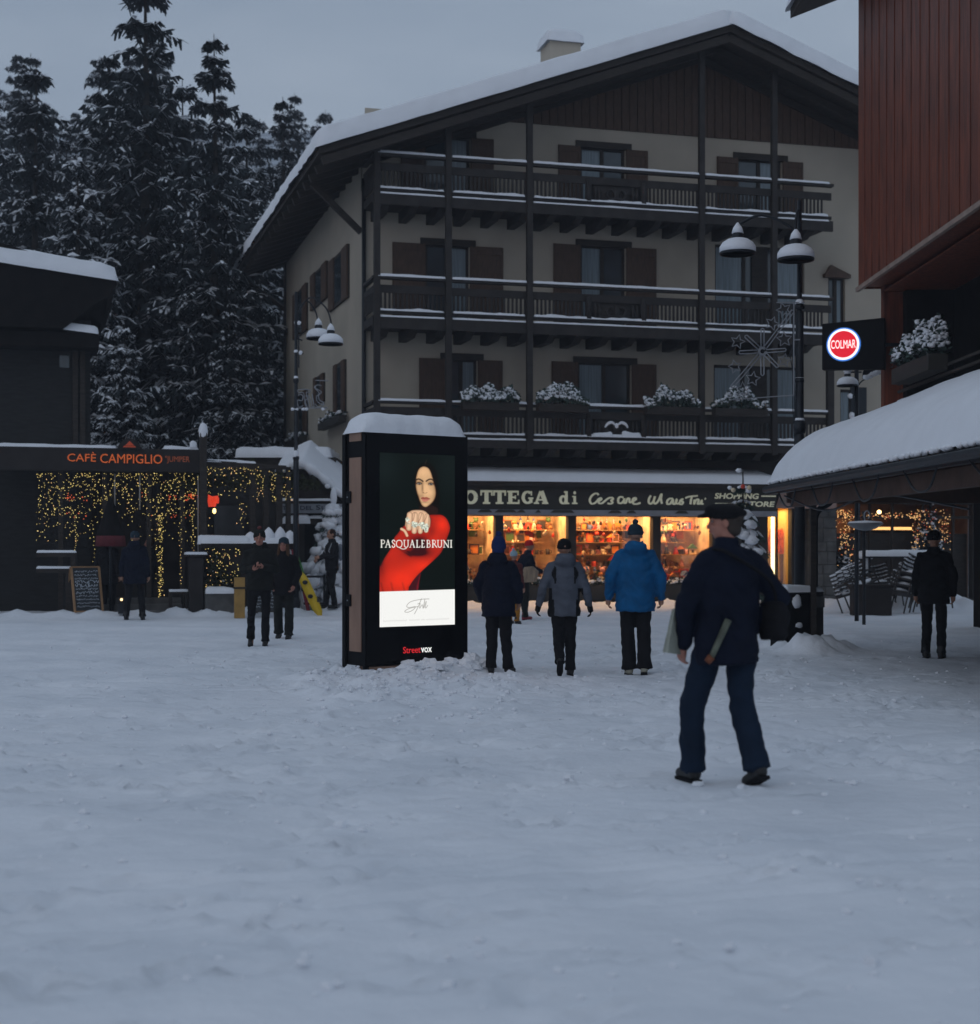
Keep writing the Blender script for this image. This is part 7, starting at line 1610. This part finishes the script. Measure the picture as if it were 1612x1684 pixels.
# 5 background pair
person(at(845, 1024), away+R(-35), 1.45, 'short person in maroon jacket and pale blue hat by the shop window', dict(elL=(.22, -.05, 1.15), wrL=(.16, -.25, 1.0)), jacket=maroon, trousers=mustard, hat='beanie', hatm=hatwhite, pom=hatwhite, bulk=1.15, hem=.8, seed=10, face=False)
person(at(861, 1020), away+R(-65), 1.64, 'person in navy jacket and red hat leaning towards the shop window', dict(elR=(-.20, -.15, 1.15), wrR=(-.12, -.38, 1.05), ankL=(.1, -.1, .085)), jacket=navy, trousers=dkgreen, boots=boot_r, hat='beanie', hatm=hatred, bulk=1.1, hem=.82, seed=11, lean=.18)
bg_ = empty('shopping_bag', at(870, 1021, 0), R(-20), 'beige shopping bag with pale stripes carried by the person in the red hat', 'bag')
m = MB(); m.prism([(-.17, .78), (.15, .80), (.20, 1.02), (.08, 1.12), (-.08, 1.10)], -.10, .06); m.build('bag', M('beige bag', (.26, .19, .13), .7, .5, 3, .1, stretch=(6, 1, 1)), bg_, bevel=.02); m = MB(); m.tube(smooth_pts([(-.08, -.02, 1.09), (-.03, -.02, 1.2), (.05, -.02, 1.21), (.08, -.02, 1.1)], 5), .008, 6); m.build('handle', blk, bg_)
# 6 flat-capped man in the foreground
FY = 9.8; fx = (1196-CX)*FY/F; floc = (fx, FY, gz(fx, FY)); frz = R(205)
person(floc, frz, 1.77, 'flat-capped man in a long navy jacket striding past closest to the camera', dict(elL=(.285, -.02, 1.13), wrL=(.25, -.12, .86), elR=(-.31, .12, 1.16), wrR=(-.22, -.04, .95), kneeL=(.15, -.16, .50), ankL=(.13, -.20, .085), kneeR=(-.09, .02, .49), ankR=(-.10, .17, .12), pitR=R(24), hipL=(.10, 0, .92), hipR=(-.10, 0, .92)), jacket=navy, trousers=jeans, hat='cap', hatm=blk, hood=None, hair=cloth('grey brown hair', (.05, .04, .035)), bulk=1.16, hem=.745, tw=1.12, seed=12, head_yaw=R(50), skin=skin_c, baggy=.01)
# carried things
sb_ = empty('shoulder_bag', floc, frz, 'small black shoulder bag hanging at the right hip of the flat-capped man', 'bag')
m = MB(); rings(m, [(-.27, .10, .90, .05, .10, 0), (-.28, .10, .94, .07, .12, 0), (-.29, .10, 1.08, .075, .13, 0), (-.27, .10, 1.15, .05, .11, 0)]); remesh(m, 'bag', blk, sb_, .012, 3, .01)
m = MB(); m.tube(smooth_pts([(-.27, .15, 1.14), (-.2, .17, 1.28), (.0, .165, 1.40), (.12, .06, 1.475), (.12, -.12, 1.38), (-.1, -.18, 1.2), (-.27, -.04, 1.12)], 6), .012, 6); m.build('strap', blk, sb_)
pb_ = empty('paper_bag', floc, frz, 'pale green printed paper carrier held low by the flat-capped man', 'bag')
m = MB(); m.add([(.40, -.12, .83), (.26, -.20, .81), (.28, -.16, 1.10), (.33, -.12, 1.10), (.40, -.06, .83), (.26, -.12, .81), (.28, -.12, 1.10), (.33, -.09, 1.10)], [(0, 1, 2, 3), (7, 6, 5, 4), (0, 4, 5, 1), (1, 5, 6, 2), (3, 7, 4, 0), (2, 6, 7, 3)]); m.build('carrier', M('green white paper', (.10, .12, .06), .6, .7, 5, 0, c2=(.26, .27, .23), stretch=(1, 1, .5)), pb_)
nw_ = empty('rolled_magazine', floc, frz, 'rolled pale magazine with an orange end beside the left hand of the flat-capped man', 'magazine')
m = MB(); m.tube([(.185, .10, .80), (.10, .165, 1.04)], [.018, .022], 10); m.build('roll', M('pale print', (.10, .11, .08), .6, .6, 12, 0), nw_, True); m = MB(); m.tube([(.205, .085, .775), (.18, .10, .81)], [.022, .026], 10); m.build('end', M('orange end', (.16, .045, .015), .6, .2, 12, 0), nw_, True)
# 7 person cut by the right edge
person(at(1536, 1082), R(150), 1.72, 'person in black coat standing at the right under the snowy hut eaves', dict(elR=(-.27, .02, 1.14)), jacket=blk, trousers=blk, hat='beanie', hatm=hatblk, bulk=1.15, hem=.75, seed=13, face=False)

# mannequins in the narrow window
def mannequin(px, d, rz_, c1, c2, label):
    t = empty('mannequin', HF.w(hu(px, d), d, MZ0+.0), HF.a+rz_, label, 'mannequin'); s_ = (MZ1-MZ0)/1.95; t.scale = (s_,)*3
    m = MB(); m.ball((0, 0, 1.62), (.075, .09, .11), 12); capsule(m, (0, 0, 1.42), (0, 0, 1.58), .045, .045); rings(m, [(0, 0, .9, .12, .08, 0), (0, 0, 1.4, .14, .08, 0)]); remesh(m, 'figure', cream2, t, .012, 2)
    m = MB(); rings(m, [(0, 0, .78, .17, .12, 0), (0, 0, 1.1, .17, .12, 0), (0, 0, 1.32, .18, .11, 0), (0, 0, 1.44, .09, .08, 0)])
    for s in (-1, 1): capsule(m, (s*.17, 0, 1.36), (s*.23, .02, 1.1), .06, .055); capsule(m, (s*.23, .02, 1.1), (s*.22, -.06, .85), .055, .045)
    remesh(m, 'jacket', c1, t, .014, 2, .01)
    m = MB(); rings(m, [(0, 0, .75, .14, .1, 0), (0, 0, .9, .14, .1, 0)])
    for s in (-1, 1): capsule(m, (s*.08, 0, .85), (s*.09, 0, .5), .08, .065); capsule(m, (s*.09, 0, .5), (s*.09, 0, .1), .065, .055)
    remesh(m, 'trousers', c2, t, .014, 2, .01)
    m = MB(); m.lathe([(.2, 0), (.2, .03)], n=16); m.build('base', iron_m, t)
cream2 = M('mannequin skin', (.5, .4, .3), .5, .05, 5, 0)
mannequin(1291, .62, R(10), cloth('orange jacket cloth', (.75, .13, .01)), cloth('brown trouser cloth', (.20, .10, .04)), 'mannequin in an orange jacket and brown trousers in the narrow lit window')
mannequin(1281, .98, R(-20), cloth('rust jacket cloth', (.45, .12, .03)), cloth('dark trouser cloth', (.10, .06, .03)), 'mannequin in a rust jacket behind the bright light tube')
# loose snow lying on things is uncountable
for o in bpy.data.objects:
    if o.parent is not None and o.type == 'MESH' and o.name.split('.')[0] in ('snow', 'snow_clumps', 'snow_lumps', 'foliage', 'balcony_snow', 'roof_snow', 'canopy_snow', 'snow_patches', 'chalk_writing', 'crown', 'awning_pattern'): o['kind'] = 'stuff'
